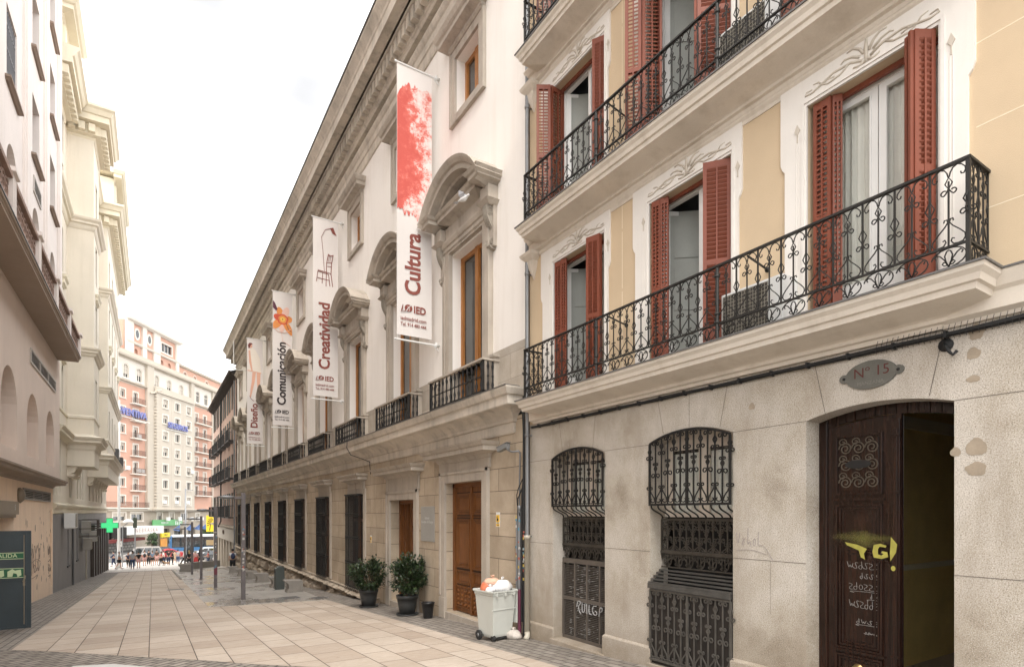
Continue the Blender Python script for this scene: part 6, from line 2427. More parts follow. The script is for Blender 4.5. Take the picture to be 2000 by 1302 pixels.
for z in (1.5, 4.9, 8.1, 11.0):
    for i in range(6):
        u = ra_ + 1.9 + i * 3.5
        mb = MB()
        mb.fbox(FR, u - 1.15, u - .56, z, z + 2.1, .01, .06)
        mb.fbox(FR, u + .56, u + 1.15, z, z + 2.1, .01, .06)
        w_ = mk('window', mb, SHG, rh)
        mb = MB()
        mb.fbox(FR, u - .53, u + .53, z, z + 2.08, -.26, -.24)
        mk('pane', mb, GLASS, w_)
        if z < 11:
            mb = MB()
            mb.fbox(FR, u - 1.3, u + 1.3, z - .14, z - .04, 0, .55)
            mb.fbox(FR, u - 1.25, u + 1.25, z + .92, z + .96, .50, .54)
            for j in range(18):
                q = u - 1.25 + 2.5 * j / 17
                mb.fbox(FR, q - .012, q + .012, z - .04, z + .92, .505, .53)
            for s_ in (u - 1.25, u + 1.22):
                for n_ in (.12, .26, .4):
                    mb.fbox(FR, s_, s_ + .02, z - .04, z + .92, n_, n_ + .02)
                mb.fbox(FR, s_, s_ + .03, z + .92, z + .96, 0, .5)
            mk('balcony', mb, IRONB, rh)
mb = MB()
mb.add([(5.5, ra_ - .3, 13.75), (5.5, rb_ + .4, 13.75), (11, rb_ - 1, 15.6), (11, ra_, 15.6)], [(0, 1, 2, 3)])
mb.add([(5.5, ra_ - .3, 13.70), (5.5, rb_ + .4, 13.70), (6.0, rb_ + .4, 13.35), (6.0, ra_ - .3, 13.35)], [(0, 1, 2, 3)])
mb.tube([(5.45, ra_ - .3, 13.72), (5.45, rb_ + .4, 13.72)], .09, 6)
rf = mk('roof', mb, mat('dark_eave', (.10, .075, .06), .8), rh)
mb = MB()
u = ra_
while u < rb_ + .2:
    mb.add([(5.52, u, 13.64), (5.52, u + .14, 13.64), (6, u + .14, 13.30), (6, u, 13.30), (5.52, u, 13.50), (5.52, u + .14, 13.50), (6, u + .14, 13.12), (6, u, 13.12)], [(0, 1, 5, 4), (1, 2, 6, 5), (2, 3, 7, 6), (3, 0, 4, 7), (4, 5, 6, 7)])
    u += .5
mks('rafter', mb, mat('dark_rafter', (.06, .045, .035), .8), rf)
tag(mk('downpipe', MB().tube([(5.85, 53.2, 13), (5.85, 53.2, gz(53))], .07, 8), ZINC, None, loc=(5.85, 53.2, gz(53))), 'far grey downpipe at the corner where the rose house begins', 'pipe')
tag(mk('downpipe', MB().tube([(5.8, 64, 13.2), (5.8, 64, 1), (5.6, 64.2, .4)], .07, 8), IRONB, None, loc=(5.8, 64, .4)), 'thin dark downpipe in the middle of the rose house', 'pipe')

# ------------------------------------------------------------------ far: orange and cream block across the avenue
A32 = R(32)
FO = Fc((-2.6, 127, 0), (sin(A32), cos(A32), 0), (cos(A32), -sin(A32), 0))
ORG = mat('salmon_brick', (.56, .33, .245), .9, .06, .5, 20, .1, .08, dirt=(.5, .3, .23))
CRF = mat('far_cream_stone', (.50, .445, .37), .9, .05, .3, 10, .1, .08, dirt=(.5, .45, .37))
CRL = mat('far_white_stone', (.66, .61, .54), .9, .04, .3, 10, .1, .08, dirt=(.6, .52, .44))
ob = thing('tower_block', 'ten storey salmon and cream apartment block with a square roof tower', 'building', (-2.6, 127, -5))
GZF = gz(95)
def far_wall(name, u0_, u1_, z0_, z1_, ops, m, n=0.0, d=.35):
    mb = MB()
    mb.wall(FO, u0_, u1_, z0_, z1_, ops, depth=d, n=n)
    return mk(name, mb, m, ob)
BLIND = mat('pale_blind', (.52, .47, .40), .8)
def far_windows(ops, n=0.0, white=True):
    for a, b, z0_, z1_, r_ in ops:
        mb = MB()
        mb.fbox(FO, a, a + .1, z0_, z1_ + r_ * .6, n - .2, n - .14)
        mb.fbox(FO, b - .1, b, z0_, z1_ + r_ * .6, n - .2, n - .14)
        mb.fbox(FO, (a + b) / 2 - .06, (a + b) / 2 + .06, z0_, z1_ + r_, n - .2, n - .14)
        mb.fbox(FO, a, b, z1_ - .1, z1_ + .02, n - .2, n - .141)
        for q0, q1 in ((a - .28, a), (b, b + .28)):
            mb.fbox(FO, q0, q1, z0_ - .25, z1_ + .25, n, n + .05)
        if r_ == 0:
            mb.fbox(FO, a, b, z1_, z1_ + .25, n, n + .05)
        else:
            for (p0, p1) in zip(arch_pts(a - .2, b + .2, z1_, r_ + .2, 8)[:-1], arch_pts(a - .2, b + .2, z1_, r_ + .2, 8)[1:]):
                mb.fprism(FO, [p0, p1, (p1[0], p1[1] + .15), (p0[0], p0[1] + .15)], n, n + .06)
        mb.fbox(FO, a - .28, b + .28, z0_ - .35, z0_ - .2, n, n + .14)
        w_ = mk('window', mb, CRL, ob)
        mb = MB()
        mb.fbox(FO, a, b, z0_, z1_ + r_, n - .3, n - .25)
        mb.mat(1)
        q_ = rng.random()
        if q_ < .6:
            mb.fbox(FO, a, b, z1_ - (z1_ - z0_) * rng.uniform(.2, .7), z1_ + r_ * .8, n - .25, n - .22)
        mk('pane', mb, [GLASS, BLIND], w_)
LV = [22.0, 18.85, 15.6, 12.35, 9.05, 5.95, 2.75]
left_ops, right_ops, mid_ops = [], [], []
for z in LV:
    left_ops.append((-4.3, -3.1, z + .75, z + 2.1, 0))
    left_ops.append((-.75, .45, z + .1, z + 2.1, 0))
    if z > 3:
        right_ops += [(19.8, 21.0, z - .2, z + 1.8, 0), (23.3, 24.5, z - .2, z + 1.8, 0)]
    for u in (7.4, 11.5, 15.6):
        mid_ops.append((u - .75, u + .75, z + .8, z + 2.3, 0))
left_ops.append((-8.0, -6.9, 22.7, 24.0, 0))
far_wall('left_wing_wall', -14, 2.9, 2.2, 25.6, left_ops, ORG)
far_windows(left_ops)
far_wall('right_wing_wall', 18.7, 26.9, 2.2, 25.6, right_ops, ORG)
far_windows(right_ops)
far_wall('central_wall', 4.6, 17.6, 2.2, 25.2, mid_ops, CRF, n=1.0)
far_windows(mid_ops, 1.0)
mb = MB()
# quoined cream pylons with rounded flanks around the centre
for u0_, u1_, n_ in ((2.6, 4.6, .5), (17.6, 18.8, .5), (26.8, 36.0, .3)):
    mb.fbox(FO, u0_, u1_, 2.2, 30.0, -.5, n_)
for z in [2.6 + .62 * i for i in range(37)]:
    mb.fbox(FO, 4.6, 5.9, z, z + .04, 1.0, 1.015)
    mb.fbox(FO, 2.6, 4.59, z, z + .04, .5, .515)
    mb.fbox(FO, 4.59, 4.6, z, z + .5, .5, 1.0)
mb.fbox(FO, 4.6, 17.6, 25.2, 25.5, .9, 1.25)
for u in (9.4, 13.5):
    mb.fbox(FO, u - .03, u + .03, 2.4, 25, 1.0, 1.03)
mb.fbox(FO, 4.6, 17.6, 25.5, 26.5, .6, .95)
for u0_, u1_ in ((-14, 2.9), (18.7, 27)):
    mb.ledge(FO, [(.02, 25.3), (.1, 25.5), (.5, 25.6), (.55, 25.8), (0, 25.95)], u0_, u1_)
mb.ledge(FO, [(.02, 29.7), (.15, 29.9), (.7, 30.0), (.8, 30.3), (0, 30.4)], -14, 34)
mb.ledge(FO, [(.1, 2.0), (.6, 2.2), (.7, 2.45), (0, 2.5)], -14, 34)
mb.fbox(FO, -14, 34, 30.4, 31.2, .2, .4)
mb.ledge(FO, [(1.0, 2.1), (1.2, 2.3), (1.3, 2.5), (1.0, 2.6)], 3.8, 18.4)
mb.fbox(FO, 3.9, 18.3, 2.2, 2.55, 0, 1.0)
mb.tube([FO.p(3.2, 24.8, .6), FO.p(4.2, 25.0, .7), FO.p(5.0, 25.6, .9), FO.p(6.2, 25.9, 1.0)], .18, 6)
mk('stone_trim', mb, CRF, ob)
ar = []
for u in (-7.0, -2.8, .9, 6.2, 10.3, 14.6, 21.0, 24.4, 29.0):
    ar.append((u - .75, u + .75, 26.4, 28.0, .75))
far_wall('arcade_storey_wall', -14, 34, 25.6, 29.9, ar, CRL)
far_windows(ar)
up = [(u - .6, u + .6, 31.2, 31.9, .5) for u in (-6.2, 18.6, 22.5, 27.5)]
far_wall('setback_wall', -14, 34, 30.2, 33.3, up, ORG, n=-1.5)
mb = MB()
mb.ledge(FO, [(.0, 33.2), (.4, 33.35), (.5, 33.7), (0, 33.9)], -14, 34, n0=-1.5)
mb.fbox(FO, -13, 33, 33.2, 34.0, -14, -1.6)
mk('parapet', mb, CRF, ob)
far_windows(up, -1.5)
# central tower
tops = [(4.9 + 1.2, 7.3, 31.2, 31.9, .6), (8.2, 9.4, 31.2, 31.9, .6)]
tw = MB()
FT = FO
tw.wall(FO, -2.8, 13.6, 30.2, 37.0, [(-.5, .5, 31.0, 31.8, .5), (7.3, 8.4, 31.0, 31.8, .5), (9.8, 10.9, 31.0, 31.8, .5), (7.6, 11.2, 34.0, 35.8, 0)], depth=.3, n=.0)
tw.fbox(FO, -2.8, 13.6, 30.2, 37.0, -9, -.35)
tm = mk('tower', tw, ORG, ob)
mb = MB()
for u, w_ in ((-3.0, 1.9), (1.5, 1.2), (4.9, 2.0), (12.3, 1.0)):
    mb.fbox(FO, u, u + w_, 30.2, 37.0, -.1, .35)
mb.ledge(FO, [(.3, 36.8), (.5, 36.95), (.8, 37.1), (.9, 37.5), (0, 37.6)], -3.0, 13.9)
mb.ledge(FO, [(.2, 32.9), (.4, 33.0), (.5, 33.3), (0, 33.4)], -3.0, 13.9)
mb.fbox(FO, 4.0, 12.6, 37.6, 38.4, -.3, .3)
mb.fprism(FO, [(5.5, 38.4), (11.5, 38.4), (10, 39.2), (7, 39.2)], -.2, .2)
for u in (-2.6, 4.2, 8.5, 11.5, 13.3):
    mb.lathe([(.28, 37.5), (.28, 38.0), (.12, 38.2), (.26, 38.6), (.22, 38.9), (.05, 39.4), (.02, 40.0)], FO.p(u, 0, 0)[:2] + (0,), 8)
for u, z in ((-.1 - .9, 35.2), (3.4 - .9 - 5 + 3.9 + .2, 35.2)):
    pass
for u in (-.5, 3.2 + .0):
    pass
mk('tower_trim', mb, CRL, tm)
for u in (.6, 13.0 - 2.0 + .0):
    pass
mb = MB()
for u in (.2, 3.8):
    mb.fprism(FO, [(u + .8 * cos(t), 35.1 + 1.15 * sin(t)) for t in [i * pi / 10 for i in range(20)]], 0, .12)
mk('oval_frame', mb, CRL, tm)
mb = MB()
for u in (.2, 3.8):
    mb.fprism(FO, [(u + .45 * cos(t), 35.1 + .75 * sin(t)) for t in [i * pi / 10 for i in range(20)]], .12, .14)
mb.fbox(FO, 7.7, 11.1, 34.1, 35.7, -.3, -.25)
mk('pane', mb, GLASS, tm)
mb = MB()
mb.fbox(FO, 7.4, 7.7, 33.8, 36.0, 0, .08)
mb.fbox(FO, 11.1, 11.4, 33.8, 36.0, 0, .08)
mb.fbox(FO, 7.7, 11.1, 33.8, 34.1, 0, .08)
mb.fbox(FO, 7.7, 11.1, 35.7, 36.0, 0, .08)
mb.fbox(FO, 8.8, 8.9, 34.1, 35.7, -.2, -.1)
mb.fbox(FO, 10.0, 10.1, 34.1, 35.7, -.2, -.1)
mk('square_window_frame', mb, CRL, tm)
# base storeys
bops = [(-6.2, -3.0, .45, 1.75, 0), (-1.4, 1.8, .45, 1.75, 0), (6.4, 7.9, .3, 1.7, 0), (10.4, 11.9, .3, 1.7, 0), (14.5, 16.6, .3, 1.7, 0), (20.2, 21.6, .3, 1.6, 0)]
gops = [(-12, -8, GZF, -1.5, 0), (-6.0, -2.0, GZF, -1.6, 0), (4.5, 6.9, GZF, -1.4, 0), (8.2, 10.4, GZF, -1.4, 0), (12, 15, GZF, -1.8, 0), (17, 20, GZF, -1.4, 0), (22, 26, GZF, -1.4, 0)]
mb = MB()
mb.wall(FO, -14, 36, GZF, 2.3, bops + gops, depth=.5)
mk('base_wall', mb, mat('brown_grey_base_stone', (.40, .34, .27), .85, .15, .5, 15, .1, .3), ob)
far_windows(bops)
mb = MB()
for a, b, z0_, z1_, r_ in gops:
    mb.fbox(FO, a, b, z0_, z1_, -.49, -.45)
    for q in (a + .1, (a + b) / 2, b - .2):
        mb.fbox(FO, q, q + .1, z0_, z1_, -.45, -.4)
mk('shop_window', mb, GLASS, ob)
# balconies
def far_balc(u0_, u1_, z):
    mb = MB()
    mb.fbox(FO, u0_, u1_, z - .22, z, 0, .9)
    b_ = mk('balcony', mb, CRL, ob)
    mb = MB()
    mb.fbox(FO, u0_, u1_, z + .95, z + 1.0, .84, .88)
    for i in range(int((u1_ - u0_) / .16) + 1):
        mb.fbox(FO, u0_ + .16 * i, u0_ + .16 * i + .03, z, z + .95, .84, .87)
    for s_ in (u0_, u1_ - .03):
        for n_ in (.2, .4, .6):
            mb.fbox(FO, s_, s_ + .03, z, z + .98, n_, n_ + .03)
    mk('railing', mb, mat('rust_brown_railing', (.13, .075, .055), .7), b_)
for z in LV[:-1]:
    far_balc(-1.7, 1.6, z)
    far_balc(18.9, 25.6, z - .3)
far_balc(-13, 2.6, 2.75)
mb = MB()

q = MB()
q.fbox(FO, -13.9, 35.9, GZF, 30.1, -14, -.52)
mk('building_core', q, CRF, ob)
# white ac boxes on far windows
mb = MB()
for u, z in ((6.4, 3.6), (10.5, 3.6), (14.6, 3.6), (7.5, .2), (11.6, .2), (16.0, .15), (20.5, .1), (21.7, .1), (-.2, 9.3), (.9, 9.3), (-3.2, 9.6), (0, 15.7), (16.2, 10.2)):
    mb.fbox(FO, u, u + .85, z, z + .7, .15 if u < 4 or u > 18 else 1.05, .5 if u < 4 or u > 18 else 1.4)
mks('window_air_conditioner', mb, WM, ob)

# rooftop insurance lettering
BLUE = mat('blue_sign_letter', (.16, .18, .42), .5)
FOB = lambda u, z, n: basis(FO.p(u, z, n), tuple(FO.U), (0, 0, 1))
t = thing('facade_sign', 'large blue letters ending in VENTIVA across the salmon wing', 'sign', FO.p(-4, 19.3, .9))
text('lettering', 'PREVENTIVA', 1.75, FOB(-3.35, 19.85, .95), BLUE, t, bold=.02, ext=.12)
mk('rail', MB().fbox(FO, -9, 2.7, 18.9, 19.0, .8, .9), WM, t)
t = thing('facade_sign', 'large blue letters spelling SEGUROS on the cream centre of the far block', 'sign', FO.p(11, 19.3, 1.3))
text('lettering', 'SEGUROS', 1.6, FOB(11.2, 19.35, 1.35), BLUE, t, bold=.02, ext=.12)
mk('rail', MB().fbox(FO, 7.4, 15.0, 18.5, 18.6, 1.1, 1.2), WM, t)
t = thing('shop_sign', 'long green shop banner above the pavement of the far block', 'sign', FO.p(10, -.2, .8))
mk('panel', MB().fbox(FO, 3.9, 13.7, -.80, .40, .5, .75), mat('green_sign', (.12, .38, .14), .5), t)
text('lettering', 'FARMACIA', .5, FOB(7.6, -.2, .76), WM, t, bold=.01)
mb = MB()
for i, u in enumerate((11.2, 11.8, 12.4, 13.0)):
    mb.fbox(FO, u, u + .25, -.7, .15 - .15 * (i % 2), .75, .78)
    mb.lathe([(.16, 0), (.16, .02)], FO.p(u + .12, .1, .76), 8, axis='y')
mk('figures', mb, WM, t).name = 'white_figures'
# canopy with restaurant name
t = thing('restaurant_canopy', 'white canopy with the thin red lettering NEBRASKA', 'canopy', FO.p(3, -2, 3))
mk('canopy_box', MB().fbox(FO, -9.5, .9, -2.0, -.62, 1.2, 4.6), mat('white_canopy', (.72, .70, .66), .6), t)
text('lettering', 'N E B R A S K A', .98, FOB(-4.1, -1.33, 4.62), mat('thin_red_letter', (.36, .16, .12), .7), t, bold=-.012, fit=6.2)
mk('side_panel', MB().fbox(FO, -9.9, -9.52, -2.5, -.6, 1.2, 4.65), DARK, t)
t = thing('awning', 'dark red awning below the white canopy', 'awning', FO.p(-2, -3, 2))
mk('valance', MB().fprism(FO, [(-12.5, -3.3), (-3.0, -3.1), (-3.0, -2.6), (-12.5, -2.75)], 2.0, 3.6), mat('dark_red_cloth', (.16, .025, .02), .8), t)
t = thing('awning', 'pale grey awning at the left of the restaurant canopy', 'awning', FO.p(-5, -2, 1.5))
mk('cloth', MB().fprism(FO, [(-12, -2.5), (-5.9, -2.5), (-5.9, -1.3), (-12, -1.2)], .4, 2.2), mat('pale_awning', (.58, .56, .53), .8), t)
mb = MB()
mb.fbox(FO, -12, -1, GZF, -3.0, .55, .62)
t = tag(mk('poster_wall', mb, m_ashlar('poster_scraps', (.42, .40, .37), .7, .5, .15, mort=.05, grain=1.0), None, loc=FO.p(0, GZF, .6)), 'row of shop windows covered with black and white posters', 'hoarding')
t = thing('shop_sign', 'yellow shop sign over an orange poster near the bus front', 'sign', FO.p(9.3, -3, .6))
mk('panel', MB().fbox(FO, 6.8, 9.6, -3.1, -2.2, .3, .6), mat('bright_yellow', (.80, .60, .03), .5), t)
mk('poster', MB().fbox(FO, 6.8, 9.0, GZF, -3.3, .3, .4), mat('orange_poster', (.62, .26, .03), .5), t)
text('lettering', 'ORO', .5, FOB(8.2, -2.65, .61), BBLK, t, bold=.02)
t = thing('blade_sign', 'yellow vertical sign with black palm like strokes beside the rose house', 'sign', (6.2, 88, -.2))
mb = MB()
mb.box(6.2, 7.1, 87.9, 88.1, -.75, 1.45)
mk('panel', mb, mat('bright_yellow', (.80, .60, .03), .5), t)
mb = MB()
F88 = Fc((0, 87.9, 0), (1, 0, 0), (0, -1, 0))
for k in range(7):
    a_ = -.2 + k * .42
    mb.fprism(F88, [(6.72, .3), (6.72 + .42 * cos(a_ + 1.0), .3 + .85 * sin(a_ + 1.0)), (6.72 + .42 * cos(a_ + 1.2), .3 + .85 * sin(a_ + 1.2))], .0, .01)
mb.fprism(F88, [(6.55, -.6), (6.65, -.6), (6.77, .3), (6.67, .3)], 0, .01)
mk('emblem', mb, BBLK, t)
t = thing('hanging_sign', 'small cream and gold plaque sign hanging at the corner of the rose house', 'sign', (5.9, 75.2, -1.6))
mk('panel', MB().box(5.3, 6.1, 75.1, 75.16, -1.95, -1.35), mat('gold_cream', (.62, .50, .30), .5), t)
for k, x in enumerate((2.4, 5.0, 7.4, 9.4)):
    mb = MB()
    c0 = FO.p((10.2, 14.4, 17.8, 20.4)[k], -1.5, 1.6)
    mb.add([(c0[0] - .7, c0[1], c0[2] - .2), (c0[0], c0[1] - .2, c0[2] + .2), (c0[0] + .6, c0[1], c0[2] + .9), (c0[0] + .5, c0[1] + .1, c0[2] - .5)], [(0, 1, 2), (0, 2, 3)])
    tag(mk('pennant', mb, mat('blue_pennant', (.12, .20, .42), .7), None, loc=c0), ['blue and white pennant nearest the white canopy', 'second blue and white pennant over the bus', 'third blue and white pennant over the bus', 'blue and white pennant closest to the yellow blade sign'][k], 'flag', 'pennants above the bus')

# farther rooftops behind
t = thing('rooftop_house', 'pale roof house rising behind the right end of the salmon block', 'building', FO.p(28, 33, -12))
mb = MB()
mb.fbox(FO, 18.5, 34, 30, 36.2, -22, -12)
hb = mk('wall', mb, CRF, t)
mk('roof', MB().fbox(FO, 18.2, 34.3, 36.2, 36.5, -22.3, -11.7), mat('terracotta', (.35, .17, .10), .8), t)
for u in (23.0, 27.2, 29.3):
    mk('window', MB().fbox(FO, u, u + 1.3, 33.8, 35.4, -12, -11.96), GLASS, t)
mb = MB()
t = thing('tower_block', 'brick house end glimpsed left of the salmon block above the cream roofs', 'building', FO.p(-12, 30, -4))
mk('wall', MB().fbox(FO, -20, -6.5, 30, 36.0, -14, -4), mat('grey_brown_brick', (.34, .27, .21), .9), t)

# ------------------------------------------------------------------ city air
mb = MB()
mb.box(-410, 410, -40, 710, -8, 62)
hz_ = tag(mk('haze', mb, BLK), None or 'thin bright city haze', 'haze', kind='stuff')
hz_.data.materials.clear()
t = NT('haze')
t.t.nodes.remove(t.b)
pv = t.n('VolumePrincipled')
pv.inputs['Color'].default_value = (.95, .94, .92, 1)
pv.inputs['Density'].default_value = .00022
o_ = [x for x in t.t.nodes if x.type == 'OUTPUT_MATERIAL'][0]
t.l(pv.outputs[0], o_.inputs['Volume'])
hz_.data.materials.append(t.m)
# ------------------------------------------------------------------ street furniture
LBL = ['nearest square lamp post, plastered with stickers, beside the benches', 'second square lamp post counted from the near end, in front of the stone front', 'middle lamp post of the row of five', 'fourth square lamp post, just left of the middle one', 'farthest and leftmost square lamp post of the row, before the crowd']
for i, (x, y) in enumerate([(2.73, 22.24), (2.50, 30.0), (2.46, 38.7), (2.42, 47.3), (2.40, 57.5)]):
    t = thing('lamp_post', LBL[i], 'street lamp', (x, y, gz(y)), 0, 'square brown lamp posts along the street', local=True)
    H = 3.8
    mk('post', MB().box(-.07, .07, -.07, .07, 0, H), POSTM, t, bevel=.006)
    mk('arm', MB().box(-.32, -.07, -.035, .035, H - .22, H - .14), POSTM, t)
    mb = MB()
    mb.lathe([(.01, -.06), (.07, -.045), (.10, 0), (.10, .06), (.05, .10), (.01, .11)], (0, 0, 0), 12)
    mb.v = [(-.52 + xx * 2.6, yy * 1.2, H - .18 + zz * .75) for xx, yy, zz in mb.v]
    hd = mk('lamp_head', mb, ZINC, t, smooth=True)
    mk('lens', MB().lathe([(.07, 0), (.05, -.02), (.01, -.028)], (-.55, 0, H - .215), 10), mat('frosted_lens', (.55, .54, .5), .4), hd)
    if i < 2:
        rr = random.Random(40 + i)
        for k in range(22 if i == 0 else 10):
            z_ = rr.uniform(.9, 2.6)
            w_, h_ = rr.uniform(.03, .1), rr.uniform(.03, .09)
            x_ = rr.uniform(-.065, .065 - w_)
            mk('sticker', MB().box(x_, x_ + w_, -.0725, -.0705, z_, z_ + h_), STK[rr.choice([0, 1, 2, 2, 2])], t)
        if i == 1:
            mk('red_patch', MB().box(-.068, .068, -.0722, -.0703, .62, .95), mat('red_paint_smear', (.14, .03, .045), .6), t)

# sculpted concrete seats
def bench(mb, w_, l, h=.5):
    pr = [(0, .0), (-.02, .02), (.06, .18), (.04, .34), (-.10, h - .04), (-.08, h), (w_ - .04, h - .02), (w_, h - .10), (w_ - .02, .0)]
    k = len(pr)
    mb.add([(x, 0, z) for x, z in pr] + [(x, l, z) for x, z in pr], [tuple(range(k)), tuple(range(2 * k - 1, k - 1, -1))] + [(i, k + i, k + (i + 1) % k, (i + 1) % k) for i in range(k)])
    return mb
BL = ['nearest concrete block seat, right of the litter bin', 'second concrete block seat, left of the litter bin', 'third concrete block seat, just right of the nearest lamp post', 'fourth concrete block seat, half hidden by the nearest lamp post', 'fifth concrete block seat, in front of the man with a backpack', 'farthest small concrete block seat of the row by the stone front']
for i, (x, y) in enumerate([(4.52, 23.8), (4.50, 27.2), (4.52, 31.8), (4.55, 35.6), (4.6, 40.0), (4.65, 45.3)]):
    mb = bench(MB(), .60, .52)
    tag(mk('concrete_seat', mb, CONC, None, loc=(0, 0, 0), bevel=.015), BL[i], 'bench', 'concrete block seats')
    o = bpy.data.objects[-1] if False else COL.objects[-1]
    o.location = (x, y, gz(y) - .01)
tag(mk('concrete_seat', bench(MB(), .85, .8, .62), CONC, None, loc=(0, 0, 0), bevel=.015), 'single concrete seat at the left end of the long low wall', 'bench')
COL.objects[-1].location = (1.85, 53.2, gz(53))
mb = MB()
for i in range(5):
    a, b = i / 5, (i + 1) / 5
    P_ = lambda t: (2.6 + 3.1 * t, 58 + 5.5 * t)
    (x0_, y0_), (x1_, y1_) = P_(a), P_(b)
    g0, g1 = gz(y0_), gz(y1_)
    mb.add([(x0_, y0_, g0), (x1_, y1_, g1), (x1_ + .1, y1_ + .9, g1), (x0_ + .1, y0_ + .9, g0), (x0_ - .12, y0_ - .12, g0 + .62), (x1_ - .12, y1_ - .12, g1 + .62), (x1_ + .1, y1_ + .9, g1 + .60), (x0_ + .1, y0_ + .9, g0 + .60)],
           [(0, 1, 5, 4), (1, 2, 6, 5), (2, 3, 7, 6), (3, 0, 4, 7), (4, 5, 6, 7)])
tag(mk('long_bench', mb, mat('dark_concrete', (.20, .185, .165), .8), None, loc=(2.6, 58, gz(58))), 'long low dark concrete bench wall under the crowd', 'bench')
t = thing('litter_bin', 'dark grey green rounded litter bin between two concrete seats', 'bin', (4.62, 26.1, gz(26.1)), 0, local=True)
mb = MB()
pts = [(-.18, 0), (.18, 0), (.18, .93), (.12, .99), (-.05, 1.0), (-.18, .90)]
mb.add([(x, -.19, z) for x, z in pts] + [(x, .19, z) for x, z in pts], [(5, 4, 3, 2, 1, 0), (6, 7, 8, 9, 10, 11)] + [(i, (i + 1) % 6, 6 + (i + 1) % 6, 6 + i) for i in range(6)])
bn = mk('bin_body', mb, mat('grey_green_metal', (.065, .075, .07), .5, .15, metal=.3), t, bevel=.02)
mk('slot', MB().box(-.185, -.178, -.13, .13, .72, .84), DARK, bn)

# potted shrubs
LEAFM = []
for nme, c1, c2 in (('leaf_dark', (.006, .014, .004), (.018, .036, .010)), ('leaf_mid', (.018, .038, .010), (.045, .08, .02))):
    q = NT(nme)
    cc = q.ramp(q.noise(q.pos(), 9, 3), [(.3, c1), (.7, c2)])
    LEAFM.append(q.fin(cc, .36, spec=.5))
POT = mat('charcoal_plastic', (.035, .037, .037), .5, .12, 4, 50, .1)
SOIL = mat('potting_soil', (.04, .028, .02), .95, .3)
BARK = mat('shrub_bark', (.13, .085, .05), .9, .2, 8)
def shrub(x, y, label, seed, R_=.40, H=.72):
    g = gz(y)
    t = thing('potted_shrub', label, 'plant', (x, y, g), 0, 'potted shrubs by the doors', local=True)
    mb = MB()
    mb.lathe([(.19, .04), (.24, .30), (.265, .44), (.28, .44), (.285, .52), (.27, .525), (.25, .52), (.245, .44)], (0, 0, 0), 24)
    p_ = mk('pot', mb, POT, t)
    mk('saucer', MB().lathe([(.21, 0), (.27, .015), (.285, .055), (.265, .055), (.25, .03)], (0, 0, 0), 24), POT, t)
    mk('soil', MB().lathe([(.245, .47), (.01, .49)], (0, 0, 0), 20, cap=False), SOIL, t)
    rr = random.Random(seed)
    st, lf = MB(), MB()
    cz = .48 + H * .52
    tips = []
    for i in range(60):
        a, e = rr.uniform(0, 2 * pi), rr.uniform(-.7, 1.4)
        r_ = rr.uniform(.62, 1.12)
        tip = V(R_ * r_ * cos(e) * cos(a), R_ * r_ * cos(e) * sin(a), cz + H * .5 * r_ * sin(e))
        b = V(rr.uniform(-.07, .07), rr.uniform(-.07, .07), .44)
        m_ = b.lerp(tip, .5) + V(rr.uniform(-.05, .05), rr.uniform(-.05, .05), .05)
        st.tube([b, m_, tip], .006, 4, rr=[.012, .007, .003])
        tips.append((b, m_, tip))
    for i in range(3300):
        b, m_, tip = rr.choice(tips)
        s_ = rr.random() ** .45
        p = (m_.lerp(tip, (s_ - .35) / .65) if s_ > .35 else b.lerp(m_, s_ / .35))
        if p.z < .56 and rr.random() < .8:
            continue
        p = p + V(rr.gauss(0, .045), rr.gauss(0, .045), rr.gauss(0, .04))
        out_ = (p - V(0, 0, cz - .15)).normalized()
        d = (out_ + V(rr.gauss(0, .55), rr.gauss(0, .55), rr.gauss(0, .5))).normalized()
        sd_ = d.cross(V(rr.gauss(0, .4), rr.gauss(0, .4), 1)).normalized()
        L, w_ = rr.uniform(.06, .12), rr.uniform(.018, .030)
        up = sd_.cross(d).normalized()
        lf.m = 0 if rr.random() < .66 else 1
        lf.add([p, p + d * L * .45 + sd_ * w_ - up * .004, p + d * L - up * .012, p + d * L * .45 - sd_ * w_ - up * .004, p + d * L * .5 + up * .004], [(0, 1, 4), (1, 2, 4), (2, 3, 4), (3, 0, 4)])
    mk('stems', st, BARK, t).name = 'trunk'
    mk('foliage', lf, LEAFM, t)
    return t
shrub(5.36, 16.35, 'left potted shrub with glossy leaves, in front of the barred window wall', 3, .57, .92)
t = shrub(5.52, 13.75, 'right potted shrub with glossy leaves, in front of the half open door', 8, .50, 1.02)
mb = MB()
mb.lathe([(.11, 0), (.115, .03), (.155, .36), (.165, .36), (.168, .39), (.15, .39), (.14, .3)], (0, 0, 0), 20)
tag(mk('flower_pot', mb, mat('black_glossy_pot', (.015, .015, .016), .3, .1), None, loc=(0, 0, 0)), 'small empty black pot between the right shrub and the larger door', 'pot')
COL.objects[-1].location = (5.68, 12.82, gz(12.82))

